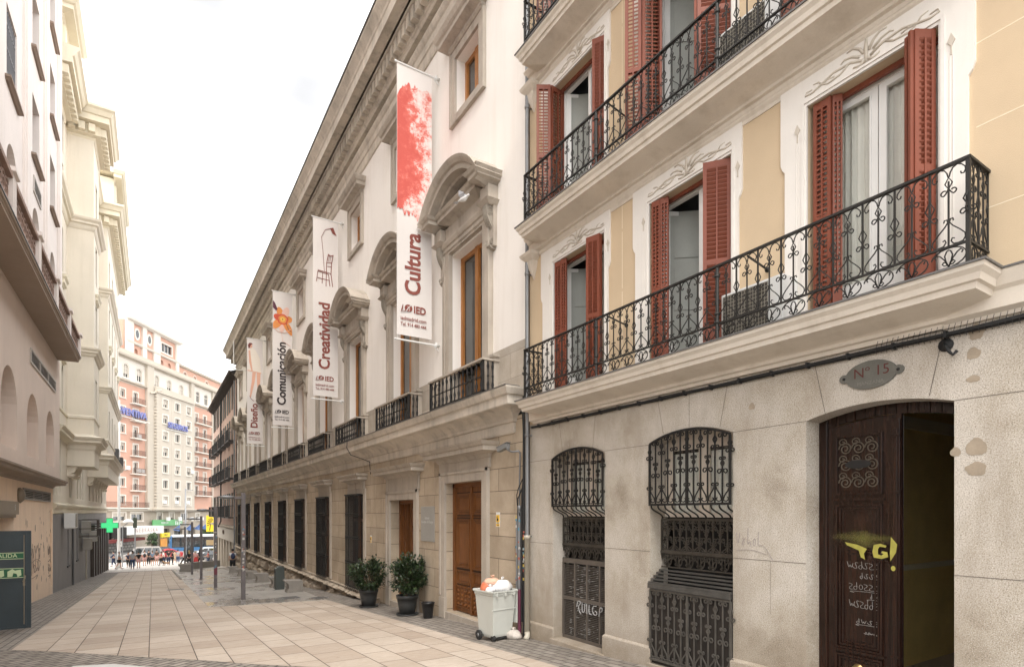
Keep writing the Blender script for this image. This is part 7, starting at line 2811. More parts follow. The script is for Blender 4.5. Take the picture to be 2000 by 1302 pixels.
# wheeled bin with rubbish bags
t = thing('wheeled_bin', 'pale grey wheeled rubbish bin overfilled in front of the larger wooden door', 'bin', (5.46, 9.22, gz(9.22)), R(8), local=True)
BINM = mat('pale_grey_plastic', (.50, .51, .47), .5, .06, 3, 40, .08, .2, dirt=(.3, .28, .23))
mb = MB()
def ring(w_, d, z, n=4):
    return [(-w_, -d, z), (w_, -d, z), (w_, d, z), (-w_, d, z)]
lv = [ring(.21, .20, .07), ring(.225, .215, .12), ring(.27, .27, .84), ring(.285, .285, .86), ring(.285, .285, .90), ring(.305, .305, .905), ring(.305, .305, .93), ring(.27, .27, .93), ring(.26, .26, .80)]
vs = [p for r in lv for p in r]
fs = [(3, 2, 1, 0)]
for i in range(len(lv) - 1):
    for j in range(4):
        fs.append((4 * i + j, 4 * i + (j + 1) % 4, 4 * i + 4 + (j + 1) % 4, 4 * i + 4 + j))
fs.append(tuple(4 * (len(lv) - 1) + j for j in range(4)))
mb.add(vs, fs)
for s_ in (-.2, 0, .2):
    mb.box(s_ - .02, s_ + .02, -.315, -.285, .84, .90)
mb.box(-.29, .29, -.262, -.255, .58, .60)
bb = mk('bin_body', mb, BINM, t, bevel=.012)
mk('handle', MB().tube([(-.25, .30, .90), (-.25, .37, .92), (.25, .37, .92), (.25, .30, .90)], .014, 6), BINM, t)
mb = MB()
mb.box(.30, .325, -.27, .27, .30, .94)
mk('lid', mb, BINM, t, bevel=.006)
mk('axle', MB().tube([(-.27, .16, .09), (.27, .16, .09)], .014, 6).box(-.2, .2, -.21, -.15, .04, .08), BLK, t)
for s_ in (-1, 1):
    w_ = mk('wheel', MB().lathe([(.02, -.025), (.075, -.025), (.09, -.018), (.09, .018), (.075, .025), (.02, .025)], (s_ * .265, .16, .09), 18, axis='x'), BLK, t)
    mk('hub', MB().lathe([(.035, -.028), (.035, .028)], (s_ * .265, .16, .09), 12, axis='x'), ZINC, w_)
    w_ = mk('wheel', MB().lathe([(.02, -.02), (.06, -.02), (.065, .0), (.06, .02), (.02, .02)], (s_ * .20, -.19, .065), 16, axis='x'), BLK, t)
def bag(name, label, c, r_, sq, m, seed):
    rr = random.Random(seed)
    mb = MB()
    mb.ball((0, 0, 0), r_, 20, 14, sq)
    vs = []
    for x, y, z in mb.v:
        q = V(x, y, z)
        k = 1 + .22 * mnoise.noise(q * 9 + V(seed, 0, 0)) + .12 * abs(mnoise.noise(q * 22 + V(0, seed, 0)))
        vs.append((x * k, y * k, z * k))
    mb.v = vs
    for i in range(7):
        a = rr.uniform(0, 6.28)
        mb.add([(0, 0, r_ * sq[2] * .9), (.05 * cos(a), .05 * sin(a), r_ * sq[2] + .05), (.05 * cos(a + .8), .05 * sin(a + .8), r_ * sq[2] + .03)], [(0, 1, 2)])
    o = mk(name, mb, m, None, loc=(0, 0, 0))
    o.location = c
    return tag(o, label, 'bag', 'bags heaped on the wheeled bin')
g = gz(9.22)
WBAG = mat('white_plastic_bag', (.74, .73, .72), .4, .05, 8, 30, .4, dist=.02)
OBAG = mat('orange_paper_bag', (.62, .17, .08), .5, .15, 8, 30, .4, dist=.02)
PBAG = mat('peach_paper_bag', (.68, .42, .30), .6, .15, 8, 30, .4, dist=.02)
bag('rubbish_bag', 'white knotted rubbish bag at the right of the bin top', (5.54, 9.12, g + .99), .17, (1.1, 1.0, .8), WBAG, 2)
bag('rubbish_bag', 'orange red crumpled bag poking out at the left of the bin top', (5.31, 9.28, g + .97), .13, (1, 1, .9), OBAG, 5)
bag('rubbish_bag', 'peach coloured paper bag on top of the rubbish heap', (5.41, 9.22, g + 1.08), .13, (1.2, 1.0, .6), PBAG, 7)
bag('rubbish_bag', 'white crumpled scrap low down at the left of the bin heap', (5.28, 9.10, g + .95), .08, (1.2, 1.0, .7), WBAG, 9)
bag('plastic_sack', 'torn whitish plastic sack lying at the foot of the grey downpipe', (5.72, 8.98, gz(8.98) + .07), .13, (1.0, 1.3, .75), mat('dirty_white_sack', (.55, .50, .45), .6, .2, 8, 30, .4, dist=.02), 12)

# pigeon in front of the nearest pediment
t = thing('pigeon', 'white pigeon flying past the frieze of the nearest arched window hood', 'bird', (5.22, 10.05, 8.08), R(-70), local=True)
t.scale = (.8, .8, .8)
mb = MB()
sec = [(-.19, .012, .0), (-.13, .03, .0), (-.06, .055, -.005), (.02, .065, -.005), (.08, .05, .01), (.12, .03, .03), (.15, .032, .045), (.18, .022, .045), (.20, .006, .035)]
n_ = 10
vs, fs = [], []
for x, r_, z in sec:
    for j in range(n_):
        a = 2 * pi * j / n_
        vs.append((x, r_ * cos(a), z + r_ * .9 * sin(a)))
for i in range(len(sec) - 1):
    for j in range(n_):
        fs.append((i * n_ + j, i * n_ + (j + 1) % n_, (i + 1) * n_ + (j + 1) % n_, (i + 1) * n_ + j))
mb.add(vs, fs, True)
mk('body', mb, mat('white_feathers', (.72, .71, .70), .8, .1, 20), t)
for s_ in (-1, 1):
    mb = MB()
    mb.add([(.07, s_ * .04, .03), (.09, s_ * .09, .10), (-.08, s_ * .10, .20), (-.10, s_ * .08, .10), (-.07, s_ * .04, .03), (.07, s_ * .04, .02), (.085, s_ * .09, .09), (-.10, s_ * .085, .09), (-.07, s_ * .04, .02)], [(0, 1, 3, 4), (1, 2, 3), (5, 8, 7, 6), (6, 7, 2)])
    mk('wing', mb, mat('grey_feathers', (.45, .45, .47), .8, .1, 20), t)
mk('tail', MB().add([(-.17, -.02, 0), (-.17, .02, 0), (-.30, .06, -.01), (-.31, -.06, -.01)], [(0, 1, 2, 3)]), mat('grey_feathers', (.45, .45, .47), .8), t)
mk('beak', MB().add([(.198, -.008, .035), (.198, .008, .035), (.225, 0, .028), (.198, 0, .045)], [(0, 1, 2), (0, 2, 3), (1, 3, 2)]), BLK, t)

# tall masts, traffic light and tree on the avenue
def mast(name, label, x, y, h, r_=.13, m=None, head=True):
    t = thing(name, label, 'mast', (x, y, gz(y)), 0, local=True)
    mk('pole', MB().lathe([(r_ * 1.6, 0), (r_ * 1.6, .5), (r_ * 1.2, .6), (r_ * 1.1, 2.6), (r_, 2.7), (r_ * .8, h)], (0, 0, 0), 10), m or WM, t)
    return t
t = mast('tall_pole', 'tall white street pole rising beside the pharmacy cross', -3.05, 74, 18, .13)
t = mast('tall_pole', 'slim grey pole over the green shop banner, between the lamp posts', 4.25, 100, 10.5, .12, ZINC)
mk('arm', MB().tube([(0, 0, 10.3), (1.0, 0, 10.3)], .05, 6), ZINC, t)
t = thing('globe_lamp', 'white dome street lamp beside the green cross', 'street lamp', (-2.95, 80, gz(80)), 0, local=True)
mk('pole', MB().tube([(0, 0, 0), (0, 0, 4.6), (.5, 0, 5.1)], .06, 8), ZINC, t)
mk('dome', MB().lathe([(.55, 0), (.5, .18), (.3, .36), (.02, .42)], (.55, 0, 5.1), 14), WM, t)
t = thing('traffic_light', 'dark traffic light seen from behind next to the white dome lamp', 'traffic light', (-1.75, 80.5, gz(80)), 0, local=True)
mk('pole', MB().tube([(0, 0, 0), (0, 0, 4.6)], .07, 8), ZINC, t)
mk('signal_box', MB().box(-.2, .2, -.15, .15, 4.5, 5.7), mat('dark_green_box', (.05, .06, .04), .5), t, bevel=.02)
t = thing('road_sign', 'round white road sign with a number below the green cross', 'sign', (-3.25, 75, gz(75)), 0, local=True)
mk('pole', MB().tube([(0, 0, 0), (0, 0, 2.9)], .04, 8), ZINC, t)
mk('plate', MB().box(-.05, .45, -.02, .02, 2.3, 2.9), WM, t)
mk('symbol', MB().lathe([(.14, 0), (.14, .01)], (.2, -.035, 2.6), 12, axis='y'), BBLK, t)

def tree(name, label, x, y, h, r_, seed):
    t = thing(name, label, 'tree', (x, y, gz(y)), 0, local=True)
    rr = random.Random(seed)
    tr = MB()
    tr.tube([(0, 0, 0), (.05, 0, h * .3), (0, .05, h * .6)], .1, 8, True, rr=[.16, .11, .07])
    cl = []
    for i in range(16):
        a, e = rr.uniform(0, 6.28), rr.uniform(-.6, 1.3)
        c = V(r_ * .75 * cos(e) * cos(a), r_ * .75 * cos(e) * sin(a), h * .68 + h * .30 * sin(e))
        tr.tube([(0, 0, h * .42), c], .03, 4, rr=[.05, .015])
        cl.append((c, rr.uniform(.35, .6) * r_))
    mk('trunk', tr, BARK, t)
    lf = MB()
    for i in range(2600):
        c, q = rr.choice(cl)
        d = V(rr.gauss(0, 1), rr.gauss(0, 1), rr.gauss(0, 1)).normalized()
        p = c + d * q * rr.random() ** .4
        u_ = V(rr.gauss(0, 1), rr.gauss(0, 1), rr.gauss(0, 1)).normalized()
        v_ = u_.cross(d).normalized()
        s_ = rr.uniform(.07, .13)
        lf.m = 0 if rr.random() < .5 else 1
        lf.add([p - u_ * s_, p + v_ * s_ * .5, p + u_ * s_, p - v_ * s_ * .5], [(0, 1, 2, 3)])
    mk('crown', lf, [mat('tree_leaf_dark', (.03, .055, .02), .6), mat('tree_leaf', (.07, .115, .04), .6)], t)
q = FO.p(4.6, 0, 2.6)
tree('street_tree', 'dense green street tree under the right end of the white canopy', -.05, 108, 3.5, .8, 4)
tree('street_tree', 'small green treetop showing above the roof of the bus', 8.3, 113, 4.2, 1.3, 14)

# ------------------------------------------------------------------ vehicles
CGL = m_glass('vehicle_glass', (.02, .024, .026), .04)
def wheel(t, x, y, z, r_, w_=.22):
    wh = mk('wheel', MB().lathe([(r_ * .6, -w_ / 2), (r_ * .95, -w_ / 2), (r_, -w_ * .35), (r_, w_ * .35), (r_ * .95, w_ / 2), (r_ * .6, w_ / 2)], (x, y, z), 20, axis='y'), BLK, t)
    mk('rim', MB().lathe([(.03, -w_ * .52), (r_ * .62, -w_ * .50), (r_ * .62, w_ * .50), (.03, w_ * .52)], (x, y, z), 14, axis='y'), mat('alloy_rim', (.45, .45, .46), .35, metal=.7), wh)
def car(name, label, loc, rz, paint, L=4.4, H=1.45, W_=1.75, van=False, extra=None):
    """side profile runs along x (front at -x), width along y"""
    t = thing(name, label, 'car' if not van else 'minivan', loc, rz, None, local=True)
    l = L / 2
    if van:
        low = [(-l, .35), (-l + .05, .75), (-l + .9, .98)]
        cab = [(-l + .75, .98), (-l + 1.6, H - .08), (-l + 2.1, H), (l - .5, H - .02), (l - .1, 1.0)]
    else:
        low = [(-l, .35), (-l + .05, .66), (-l + 1.1, .90)]
        cab = [(-l + 1.0, .90), (-l + 1.85, H - .06), (-l + 2.3, H), (l - 1.3, H - .05), (l - .5, .92)]
    side = low + [(l - .08, 1.0 if van else .92), (l, .6), (l - .02, .35)]
    body = MB()
    hw = W_ / 2
    def loft(prof, w0, w1, zlo, zhi):
        k = len(prof)
        def wd(z):
            f = (z - zlo) / max(.01, zhi - zlo)
            return w0 + (w1 - w0) * max(0, min(1, f))
        vs = [(x, -wd(z), z) for x, z in prof] + [(x, wd(z), z) for x, z in prof]
        body.add(vs, [tuple(range(k)), tuple(range(2 * k - 1, k - 1, -1))] + [(i, (i + 1) % k, k + (i + 1) % k, k + i) for i in range(k)])
    # lower body with wheel arches
    pr = [(-l, .30)]
    for cx_ in (-l + .85, l - .85):
        for i in range(9):
            a = pi - pi * i / 8
            pr.append((cx_ + .38 * cos(a), .30 + .36 * sin(a)))
    pr += [(l, .30)] + side[::-1][1:]
    loft(pr, hw * .96, hw, .3, .7)
    loft(cab, hw * .97, hw * .78, .9, H)
    mk('body', body, paint, t, bevel=.03)
    gl = MB()
    n_ = len(cab)
    zb_ = cab[0][1] + .05
    xs0, xs1 = cab[0][0] + .35, cab[-1][0] - .25
    tp0, tp1 = cab[1][0] + .22, cab[-2][0] - .08
    for s_ in (-1, 1):
        for a, b in ((0, .44), (.48, 1)) if not van else ((0, .32), (.36, .66), (.70, 1)):
            P0 = (xs0 + (xs1 - xs0) * a, zb_)
            P1 = (xs0 + (xs1 - xs0) * b, zb_)
            T0 = (tp0 + (tp1 - tp0) * a, H - .12)
            T1 = (tp0 + (tp1 - tp0) * b, H - .12)
            vs = []
            for x, z in (P0, P1, T1, T0):
                f = (z - .9) / (H - .9)
                vs.append((x, s_ * (hw * (.97 + (.78 - .97) * f) + .012), z))
            gl.add(vs, [(0, 1, 2, 3)])
    for (xa, za), (xb, zb2), d in ((cab[0], cab[1], -.012), (cab[-1], cab[-2], .012)):
        gl.add([(xa + (xb - xa) * .12 + d, -hw * .86, za + (zb2 - za) * .12), (xa + (xb - xa) * .12 + d, hw * .86, za + (zb2 - za) * .12), (xa + (xb - xa) * .9 + d, hw * .72, za + (zb2 - za) * .9), (xa + (xb - xa) * .9 + d, -hw * .72, za + (zb2 - za) * .9)], [(0, 1, 2, 3)])
    mk('windows', gl, CGL, t).name = 'window'
    for cx_ in (-l + .85, l - .85):
        for s_ in (-1, 1):
            wheel(t, cx_, s_ * (hw - .12), .32, .32)
    for s_ in (-1, 1):
        mk('headlight', MB().box(-l - .01, -l + .12, s_ * hw * .75 - .16, s_ * hw * .75 + .16, .58, .72), WM, t)
        mk('tail_light', MB().box(l - .08, l + .015, s_ * hw * .8 - .12, s_ * hw * .8 + .12, .62, .82), mat('red_lens', (.4, .02, .02), .3), t)
    mk('bumper', MB().box(-l - .03, -l + .06, -hw * .9, hw * .9, .32, .46).box(l - .05, l + .04, -hw * .9, hw * .9, .32, .46), mat('dark_bumper', (.08, .08, .085), .6), t)
    if extra:
        extra(t, hw)
    return t
def paint(name, c):
    m = mat(name, c, .3, .03, 1, 10, .0, spec=.6)
    return m
def taxi_stripe(t, hw):
    mk('stripe', MB().box(-1.2, 2.0, -hw - .006, -hw + .01, .62, .86), mat('red_stripe', (.34, .06, .06), .4), t)
g = gz(95)
car('minivan', 'silver and white minivan with a red stripe crossing behind the pedestrians', (-1.15, 96.5, g), 0, paint('silver_paint', (.33, .31, .29)), 5.0, 1.95, 1.9, True, taxi_stripe)
car('parked_car', 'red car half hidden behind the crowd between the minivan and the bus', (1.75, 98.5, g), R(4), paint('red_paint', (.45, .03, .04)), 4.2, 1.45)
car('parked_car', 'dark car roof seen just behind the red car', (1.1, 102, g), 0, paint('dark_paint', (.04, .045, .05)), 4.3, 1.6)
car('parked_car', 'silver blue car in front of the right half of the bus', (6.9, 97.5, g), R(-6), paint('silver_blue_paint', (.55, .58, .60)), 4.6, 1.6)
car('parked_car', 'dark car at the far right, cut off by the rose house', (7.35, 92.0, gz(92)), R(-60), paint('dark_paint', (.04, .045, .05)), 4.2, 1.45)
t = thing('city_bus', 'blue and white city bus with dark windows standing behind the lamp posts', 'bus', (2.3, 104.5, g), R(2), local=True)
BW, BH, BLn = 2.5, 3.15, 12.0
mb = MB()
pr = [(0.12, .35), (0, .9), (.05, 2.2), (.25, 3.0), (.5, BH), (BLn - .1, BH), (BLn, 3.0), (BLn, .35)]
k = len(pr)
mb.add([(x, 0, z) for x, z in pr] + [(x, BW, z) for x, z in pr], [tuple(range(k)), tuple(range(2 * k - 1, k - 1, -1))] + [(i, (i + 1) % k, k + (i + 1) % k, k + i) for i in range(k)])
mk('body', mb, paint('bus_blue_paint', (.05, .16, .33)), t, bevel=.06)
mk('roof', MB().box(.35, BLn - .05, -.02, BW + .02, 2.95, BH + .12), paint('bus_white_paint', (.72, .72, .70)), t, bevel=.05)
mk('skirt', MB().box(.15, BLn - .02, -.012, .05, .33, .75), mat('bus_grey_skirt', (.35, .38, .40), .5), t)
for i, (a, b) in enumerate([(.35, 2.1), (2.2, 3.3), (3.4, 4.8), (4.9, 6.3), (6.4, 7.6), (7.7, 9.4), (9.5, 11.7)]):
    mk('window', MB().box(a, b, -.03, 0.02, 1.35 if i != 1 else .55, 2.92), CGL, t)
mk('window_band', MB().box(.28, BLn - .1, -.015, BW + .015, 1.32, 2.94), mat('black_band', (.02, .02, .022), .3), t)
mk('windscreen', MB().add([(-.02, .12, 1.2), (-.02, BW - .12, 1.2), (.18, BW - .12, 2.9), (.18, .12, 2.9)], [(0, 1, 2, 3)]), CGL, t)
mk('mirror', MB().box(-.22, -.08, -.28, -.08, 2.0, 2.5), BLK, t)
for x in (2.75 + .0, 9.0):
    wheel(t, x + .0, .16, .48, .48, .3)
    mk('wheel_arch', MB().lathe([(.60, -.02), (.60, .0)], (x, -.004, .5), 20, axis='y'), BLK, t)
mk('notice_panel', MB().box(10.0, 11.2, -.03, -.02, 1.9, 2.5), WM, t)

# ------------------------------------------------------------------ people
def skin_mesh(name, nodes, edges, m, parent, sub=1, root=0):
    me = bpy.data.meshes.new('tmp')
    keys = list(nodes)
    idx = {k_: i for i, k_ in enumerate(keys)}
    me.from_pydata([nodes[k_][0] for k_ in keys], [(idx[a], idx[b]) for a, b in edges], [])
    o = bpy.data.objects.new('tmp', me)
    COL.objects.link(o)
    md = o.modifiers.new('s', 'SKIN')
    md.use_smooth_shade = True
    for k_ in keys:
        r_ = nodes[k_][1]
        sv = me.skin_vertices[0].data[idx[k_]]
        sv.radius = r_ if isinstance(r_, tuple) else (r_, r_)
    me.skin_vertices[0].data[root].use_root = True
    if sub:
        sb = o.modifiers.new('b', 'SUBSURF')
        sb.levels = sb.render_levels = sub
    dg = bpy.context.evaluated_depsgraph_get()
    dg.update()
    out_ = bpy.data.meshes.new_from_object(o.evaluated_get(dg))
    bpy.data.objects.remove(o)
    out_.name = name
    out_.materials.clear()
    out_.materials.append(m)
    n = bpy.data.objects.new(name, out_)
    COL.objects.link(n)
    n.parent = parent
    OFF[n.name] = V(0, 0, 0)
    return n
SKIN = [mat('skin_light', (.55, .33, .24), .6, .04), mat('skin_tan', (.40, .22, .14), .6, .04), mat('skin_dark', (.12, .07, .05), .6, .04)]
CL = {}
def cloth(name, c):
    return mat(name + '_cloth', c, .9, .08, 6, 60, .1)
def person(label, x, y, rz, top, bottom, hair, shorts=False, dress=False, stride=.0, arms=(.1, .1), skin=0, h=1.72, bag_=None, sleeves=True, bend=0.0, seat=False, group='pedestrians at the end of the street', longhair=False, hat=None, carry=None):
    t = thing('person', label, 'person', (x, y, gz(y)), rz, group, local=True)
    k = h / 1.72
    s_ = stride
    def P(x_, y_, z_):
        return (x_ * k, y_ * k, z_ * k)
    # facing -y locally
    hipz = .93 - .04 * abs(s_)
    N_ = {'pel': (P(0, 0, hipz), .15 * k), 'wst': (P(0, -.01 - bend * .1, 1.10), .135 * k), 'chs': (P(0, -.01 - bend * .25, 1.30), (.165 * k, .125 * k)), 'nk0': (P(0, -bend * .32, 1.43), .07 * k), 'nk1': (P(0, -.01 - bend * .36, 1.50), .052 * k),
          'hd0': (P(0, -.02 - bend * .38, 1.56), .075 * k), 'hd1': (P(0, -.015 - bend * .39, 1.64), .092 * k), 'hd2': (P(0, -.005 - bend * .39, 1.71), .07 * k), 'nose': (P(0, -.115 - bend * .39, 1.62), .012 * k)}
    E_ = [('pel', 'wst'), ('wst', 'chs'), ('chs', 'nk0'), ('nk0', 'nk1'), ('nk1', 'hd0'), ('hd0', 'hd1'), ('hd1', 'hd2'), ('hd1', 'nose')]
    for q, nm in ((-1, 'l'), (1, 'r')):
        f = s_ * q
        N_['hip' + nm] = (P(q * .09, 0, hipz - .06), .105 * k)
        N_['kne' + nm] = (P(q * .10, -.26 * f - .02, .50), .066 * k)
        N_['clf' + nm] = (P(q * .10, -.33 * f + .02, .33), .055 * k)
        N_['ank' + nm] = (P(q * .10, -.46 * f + .03 + (.06 if f < 0 else 0), .09 + (.05 if f < 0 else 0)), .036 * k)
        N_['toe' + nm] = (P(q * .11, -.46 * f - .12 + (.05 if f < 0 else 0), .035), .032 * k)
        a = arms[0 if q < 0 else 1]
        N_['sho' + nm] = (P(q * .175, -bend * .28, 1.38), .058 * k)
        ey, ez = -.26 * sin(a), 1.38 - .27 * cos(a)
        N_['elb' + nm] = (P(q * .225, ey - bend * .2, ez), .042 * k)
        b = a + .35 + .6 * max(0, a)
        wy, wz = ey - .24 * sin(b), ez - .24 * cos(b)
        N_['wri' + nm] = (P(q * .235, wy - bend * .2, wz), .028 * k)
        N_['plm' + nm] = (P(q * .235, wy - .07 * sin(b) - bend * .2, wz - .07 * cos(b)), (.02 * k, .034 * k))
        for j in range(4):
            N_['f%d' % j + nm] = (P(q * .235, wy - (.15 - .01 * abs(j - 1)) * sin(b) - bend * .2 + (j - 1.5) * .018, wz - (.15 - .01 * abs(j - 1)) * cos(b)), .008 * k)
            E_.append(('plm' + nm, 'f%d' % j + nm))
        N_['th' + nm] = (P(q * .225, wy - .09 * sin(b) - bend * .2 - .05, wz - .08 * cos(b)), .009 * k)
        E_ += [('plm' + nm, 'th' + nm), ('pel', 'hip' + nm), ('hip' + nm, 'kne' + nm), ('kne' + nm, 'clf' + nm), ('clf' + nm, 'ank' + nm), ('ank' + nm, 'toe' + nm), ('chs', 'sho' + nm), ('sho' + nm, 'elb' + nm), ('elb' + nm, 'wri' + nm), ('wri' + nm, 'plm' + nm)]
    skin_mesh('body', N_, E_, SKIN[skin], t)
    def grow(keys, e, g_):
        return {q: (N_[q][0], tuple(z + g_ for z in (N_[q][1] if isinstance(N_[q][1], tuple) else (N_[q][1],) * 2))) for q in keys}
    ks = ['pel', 'wst', 'chs', 'nk0', 'shol', 'shor']
    ed = [('pel', 'wst'), ('wst', 'chs'), ('chs', 'nk0'), ('chs', 'shol'), ('chs', 'shor')]
    nn = grow(ks, 0, .016)
    nn['nk0'] = (nn['nk0'][0], .062 * k)
    for nm in 'lr':
        a, b = Vector(N_['sho' + nm][0]), Vector(N_['elb' + nm][0])
        nn['slv' + nm] = (tuple(a.lerp(b, .62)), .058 * k)
        ed.append(('sho' + nm, 'slv' + nm))
        if sleeves == 'long':
            nn['slv' + nm] = (tuple(b), .052 * k)
            nn['cuf' + nm] = (tuple(Vector(N_['wri' + nm][0])), .038 * k)
            ed.append(('slv' + nm, 'cuf' + nm))
    skin_mesh('shirt', nn, ed, top, t)
    if dress:
        mb = MB()
        mb.lathe([(.14 * k, 1.08 * k), (.19 * k, .9 * k), (.24 * k, .62 * k), (.23 * k, .55 * k)], (0, 0, 0), 14, cap=False)
        mk('skirt', mb, bottom, t)
    else:
        ks = ['pel', 'hipl', 'hipr']
        nn = grow(ks, 0, .014)
        ed = [('pel', 'hipl'), ('pel', 'hipr')]
        for nm in 'lr':
            if shorts:
                a, b = Vector(N_['hip' + nm][0]), Vector(N_['kne' + nm][0])
                nn['th_' + nm] = (tuple(a.lerp(b, .75)), .085 * k)
                ed.append(('hip' + nm, 'th_' + nm))
            else:
                nn['kne' + nm] = (N_['kne' + nm][0], .088 * k)
                nn['ank' + nm] = (tuple(Vector(N_['ank' + nm][0]) + V(0, 0, .04)), .068 * k)
                ed += [('hip' + nm, 'kne' + nm), ('kne' + nm, 'ank' + nm)]
        skin_mesh('trousers' if not shorts else 'shorts', nn, ed, bottom, t)
    for nm in 'lr':
        a, b = Vector(N_['ank' + nm][0]), Vector(N_['toe' + nm][0])
        mb = MB()
        c = a.lerp(b, .45)
        mb.ball((c.x, c.y, c.z - .012), .1 * k, 8, 6, (.48, 1.35, .45))
        mk('shoe', mb, mat('dark_shoe', (.05, .045, .04), .6), t)
    hy, hz = N_['hd1'][0][1], N_['hd1'][0][2]
    mb = MB()
    mb.ball((0, hy + .022 * k, hz + .028 * k), .105 * k, 12, 9, (.92, 1.0, 1.0))
    if longhair:
        mb.ball((0, hy + .07 * k, hz - .10 * k), .1 * k, 10, 7, (.9, .5, 1.5))
    mk('hair', mb, hair, t)
    mb = MB()
    for q in (-1, 1):
        mb.ball((q * .032 * k, hy - .088 * k, hz - .0 * k), .010 * k, 6, 5)
    mk('eyes', mb, BBLK, t)
    if hat:
        mk('hat', MB().lathe([(.17, -.01), (.16, .0), (.105, .01), (.10, .09), (.03, .12)], (0, hy + .01, hz + .06), 14), hat, t)
    if bag_:
        kind, m_ = bag_
        if kind == 'back':
            mb = MB()
            mb.ball((0, .22, 1.24), .17, 12, 9, (.9, .62, 1.35))
            mk('backpack', mb, m_, t)
        else:
            mb = MB()
            mb.ball((.30, .0, .92), .14, 10, 8, (.5, 1.1, .9))
            mb.tube([(.29, 0, 1.02), (.18, -.02, 1.45)], .01, 4)
            mk('shoulder_bag', mb, m_, t)
    return t
HB, HD, HG, HBL = mat('brown_hair', (.07, .04, .022), .7), mat('black_hair', (.015, .012, .011), .6), mat('grey_hair', (.4, .39, .37), .8), mat('blond_hair', (.42, .28, .12), .7)
K_, W2, GY, NV, BJ, RD, PK2, TN = cloth('black', (.018, .018, .02)), cloth('white', (.68, .67, .66)), cloth('grey', (.36, .36, .37)), cloth('navy', (.02, .03, .07)), cloth('blue_jean', (.05, .08, .15)), cloth('red', (.50, .05, .05)), cloth('pink', (.62, .36, .34)), cloth('tan', (.40, .30, .2))
away, left, right_, toward = pi, -pi / 2, pi / 2, 0.0
person('man in a white cap, grey T-shirt and black shorts walking at the left', -2.85, 69.5, right_, GY, K_, HB, shorts=True, stride=.45, arms=(.3, -.3), hat=W2, h=1.78)
person('woman in dark clothes with a tan bag beside the man in the white cap', -2.2, 73.5, toward, NV, K_, HB, stride=.6, arms=(.5, .2), longhair=True, bag_=('side', TN), h=1.66)
person('man in a pale grey T-shirt and jeans seen from behind, nearest of the walkers', -1.68, 67.5, away, GY, BJ, HD, stride=.5, arms=(.2, -.2), h=1.82)
person('person with a dark shoulder bag half hidden behind the man in jeans', -1.22, 70, away, K_, PK2, HD, shorts=True, stride=.3, bag_=('side', K_), h=1.72)
person('person in a navy jacket near the tall pole at the far left', -4.0, 84, left, NV, NV, HD, stride=.35, arms=(.6, .4), sleeves='long', h=1.8)
person('man with a dark backpack and pale pink shorts seen from behind', -0.8, 80, away, W2, PK2, HB, shorts=True, bag_=('back', K_), h=1.82)
person('man in a black T-shirt standing among the backpack walkers', -0.4, 83, away, K_, K_, HD, h=1.85)
person('woman in a blue grey T-shirt and black shorts facing away', -0.02, 80.5, away, cloth('blue_grey', (.16, .22, .3)), K_, HB, shorts=True, h=1.72)
person('tall man in dark clothes left of the woman in red', 0.42, 82, away, cloth('brown', (.10, .07, .055)), PK2, HD, shorts=True, h=1.9)
person('woman in a red top and black trousers walking left', 0.86, 77.5, left, RD, K_, HD, stride=.45, arms=(.5, .2), longhair=True, h=1.62)
person('man in black with arms folded in the middle of the crowd', 1.63, 80, away, K_, NV, HD, arms=(.8, .8), bag_=('side', K_), h=1.74)
person('woman in a long black coat in the middle of the crowd', 2.05, 80.5, right_, K_, K_, HD, longhair=True, dress=False, sleeves='long', h=1.68)
person('man in a white shirt striding left behind the lamp posts', 2.95, 72, left, W2, K_, HD, stride=.95, arms=(.4, -.4), h=1.72)
person('blond woman in black sitting at the long bench', 3.15, 66.5, away, K_, K_, HBL, longhair=True, sleeves='long', h=1.66)
person('person in a red and white patterned dress beside the long bench', 3.72, 66, away, PK2, RD, HG, dress=True, h=1.62)
person('person in a red and white top behind the patterned dress', 3.5, 68.5, away, cloth('coral', (.60, .22, .2)), W2, HB, h=1.7)
person('woman in black with long dark hair at the right end of the crowd', 4.15, 67.5, away, K_, K_, HD, longhair=True, h=1.74)
person('person in red and jeans sitting by the corner of the rose house', 5.35, 73, left, RD, BJ, HD, stride=.4, arms=(.6, .6), h=1.5)
person('white haired woman between the long bench and the lamp posts', 3.85, 70, away, W2, GY, HG, h=1.6)
person('man in a pale grey shirt with a dark backpack walking along the stone front', 5.0, 46.5, away, mat('pale_shirt_cloth', (.60, .60, .61), .9), K_, HD, stride=.12, arms=(.1, .2), bag_=('back', NV), h=1.74, group='pedestrians at the end of the street')
person('man in a grey shirt walking toward the bus beside the third lamp post', 2.75, 84.5, away, GY, BJ, HB, stride=.4, h=1.76)
person('person in a white top and navy trousers in front of the red car', 1.2, 86, right_, W2, NV, HD, stride=.4, h=1.68)
person('woman in a tan dress at the back of the crowd near the bus wheel', 2.5, 88, away, TN, TN, HB, dress=True, h=1.66)
t = thing('dog', 'small tan dog beside the woman in red', 'dog', (1.35, 76.5, gz(76.5)), R(0), local=True)
Nd = {'hip': ((.22, 0, .34), .09), 'bel': ((.05, 0, .33), .085), 'che': ((-.14, 0, .34), .11), 'nek': ((-.26, 0, .44), .06), 'hed': ((-.33, 0, .52), .065), 'muz': ((-.42, 0, .50), .03), 'tl1': ((.34, 0, .42), .022), 'tl2': ((.40, 0, .52), .012), 'er1': ((-.31, -.045, .60), .014), 'er2': ((-.31, .045, .60), .014)}
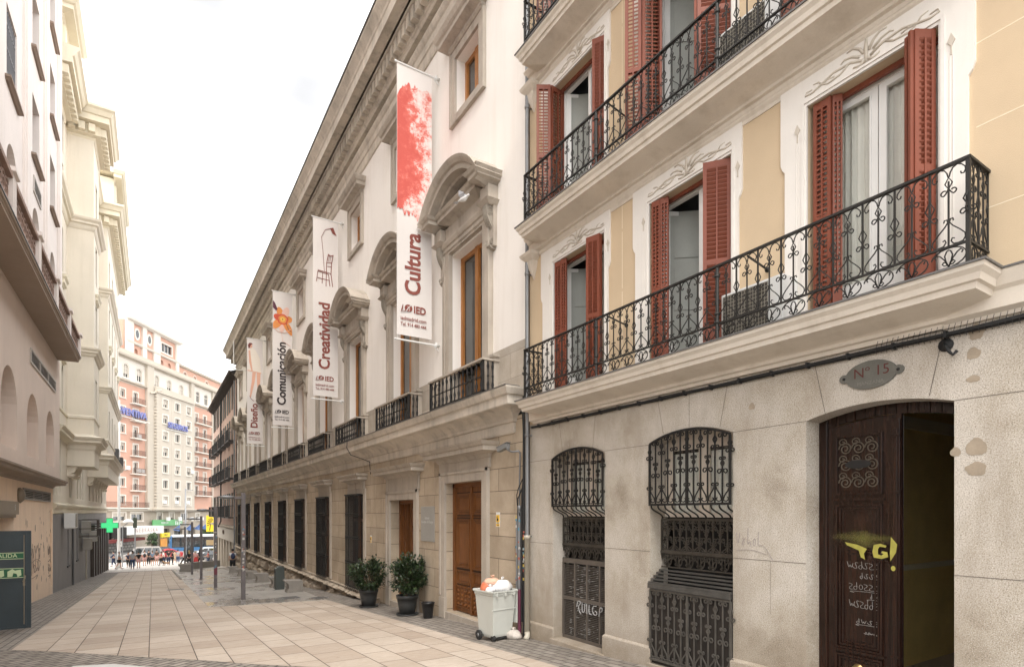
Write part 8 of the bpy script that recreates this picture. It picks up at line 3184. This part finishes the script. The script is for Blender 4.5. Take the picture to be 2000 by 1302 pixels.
Ed = [('hip', 'bel'), ('bel', 'che'), ('che', 'nek'), ('nek', 'hed'), ('hed', 'muz'), ('hip', 'tl1'), ('tl1', 'tl2'), ('hed', 'er1'), ('hed', 'er2')]
for q, nm in ((-1, 'l'), (1, 'r')):
    Nd['kn' + nm] = ((.20, q * .07, .22), .045)
    Nd['hk' + nm] = ((.27, q * .07, .12), .022)
    Nd['pw' + nm] = ((.24, q * .07, .02), .022)
    Nd['el' + nm] = ((-.13, q * .07, .20), .032)
    Nd['fp' + nm] = ((-.15, q * .07, .02), .022)
    Ed += [('hip', 'kn' + nm), ('kn' + nm, 'hk' + nm), ('hk' + nm, 'pw' + nm), ('che', 'el' + nm), ('el' + nm, 'fp' + nm)]
skin_mesh('body', Nd, Ed, mat('tan_fur', (.36, .22, .12), .9, .15, 12), t)

# drain grates and a manhole lid let into the paving
def grate(label, x, y, w_, l, cat='drain'):
    t = thing('drain_cover', label, cat, (x, y, gz(y) + .004), 0, local=True)
    mb = MB()
    for (a, b, c, d) in ((-w_ / 2, w_ / 2, -l / 2, -l / 2 + .03), (-w_ / 2, w_ / 2, l / 2 - .03, l / 2), (-w_ / 2, -w_ / 2 + .03, -l / 2 + .03, l / 2 - .03), (w_ / 2 - .03, w_ / 2, -l / 2 + .03, l / 2 - .03)):
        mb.add([(a, c, -c * 0 - SL * c + .004), (b, c, -SL * c + .004), (b, d, -SL * d + .004), (a, d, -SL * d + .004)], [(0, 1, 2, 3)])
    mk('frame', mb, ZINC, t)
    mb = MB()
    mb.add([(-w_ / 2, -l / 2, SL * l / 2 + .002), (w_ / 2, -l / 2, SL * l / 2 + .002), (w_ / 2, l / 2, -SL * l / 2 + .002), (-w_ / 2, l / 2, -SL * l / 2 + .002)], [(0, 1, 2, 3)])
    mk('lid', mb, mat('dark_cast_iron', (.09, .085, .08), .6, .3, 9, 60, .4), t)
grate('small dark drain cover let into the grey strip left of the potted shrubs', 5.0, 20.6, .5, .7)
grate('square iron cover on the beige slabs beyond the first lamp post', .9, 30.5, .7, .7)
grate('dark rectangular cover beside the nearest concrete seat', 4.2, 21.6, .6, .9)
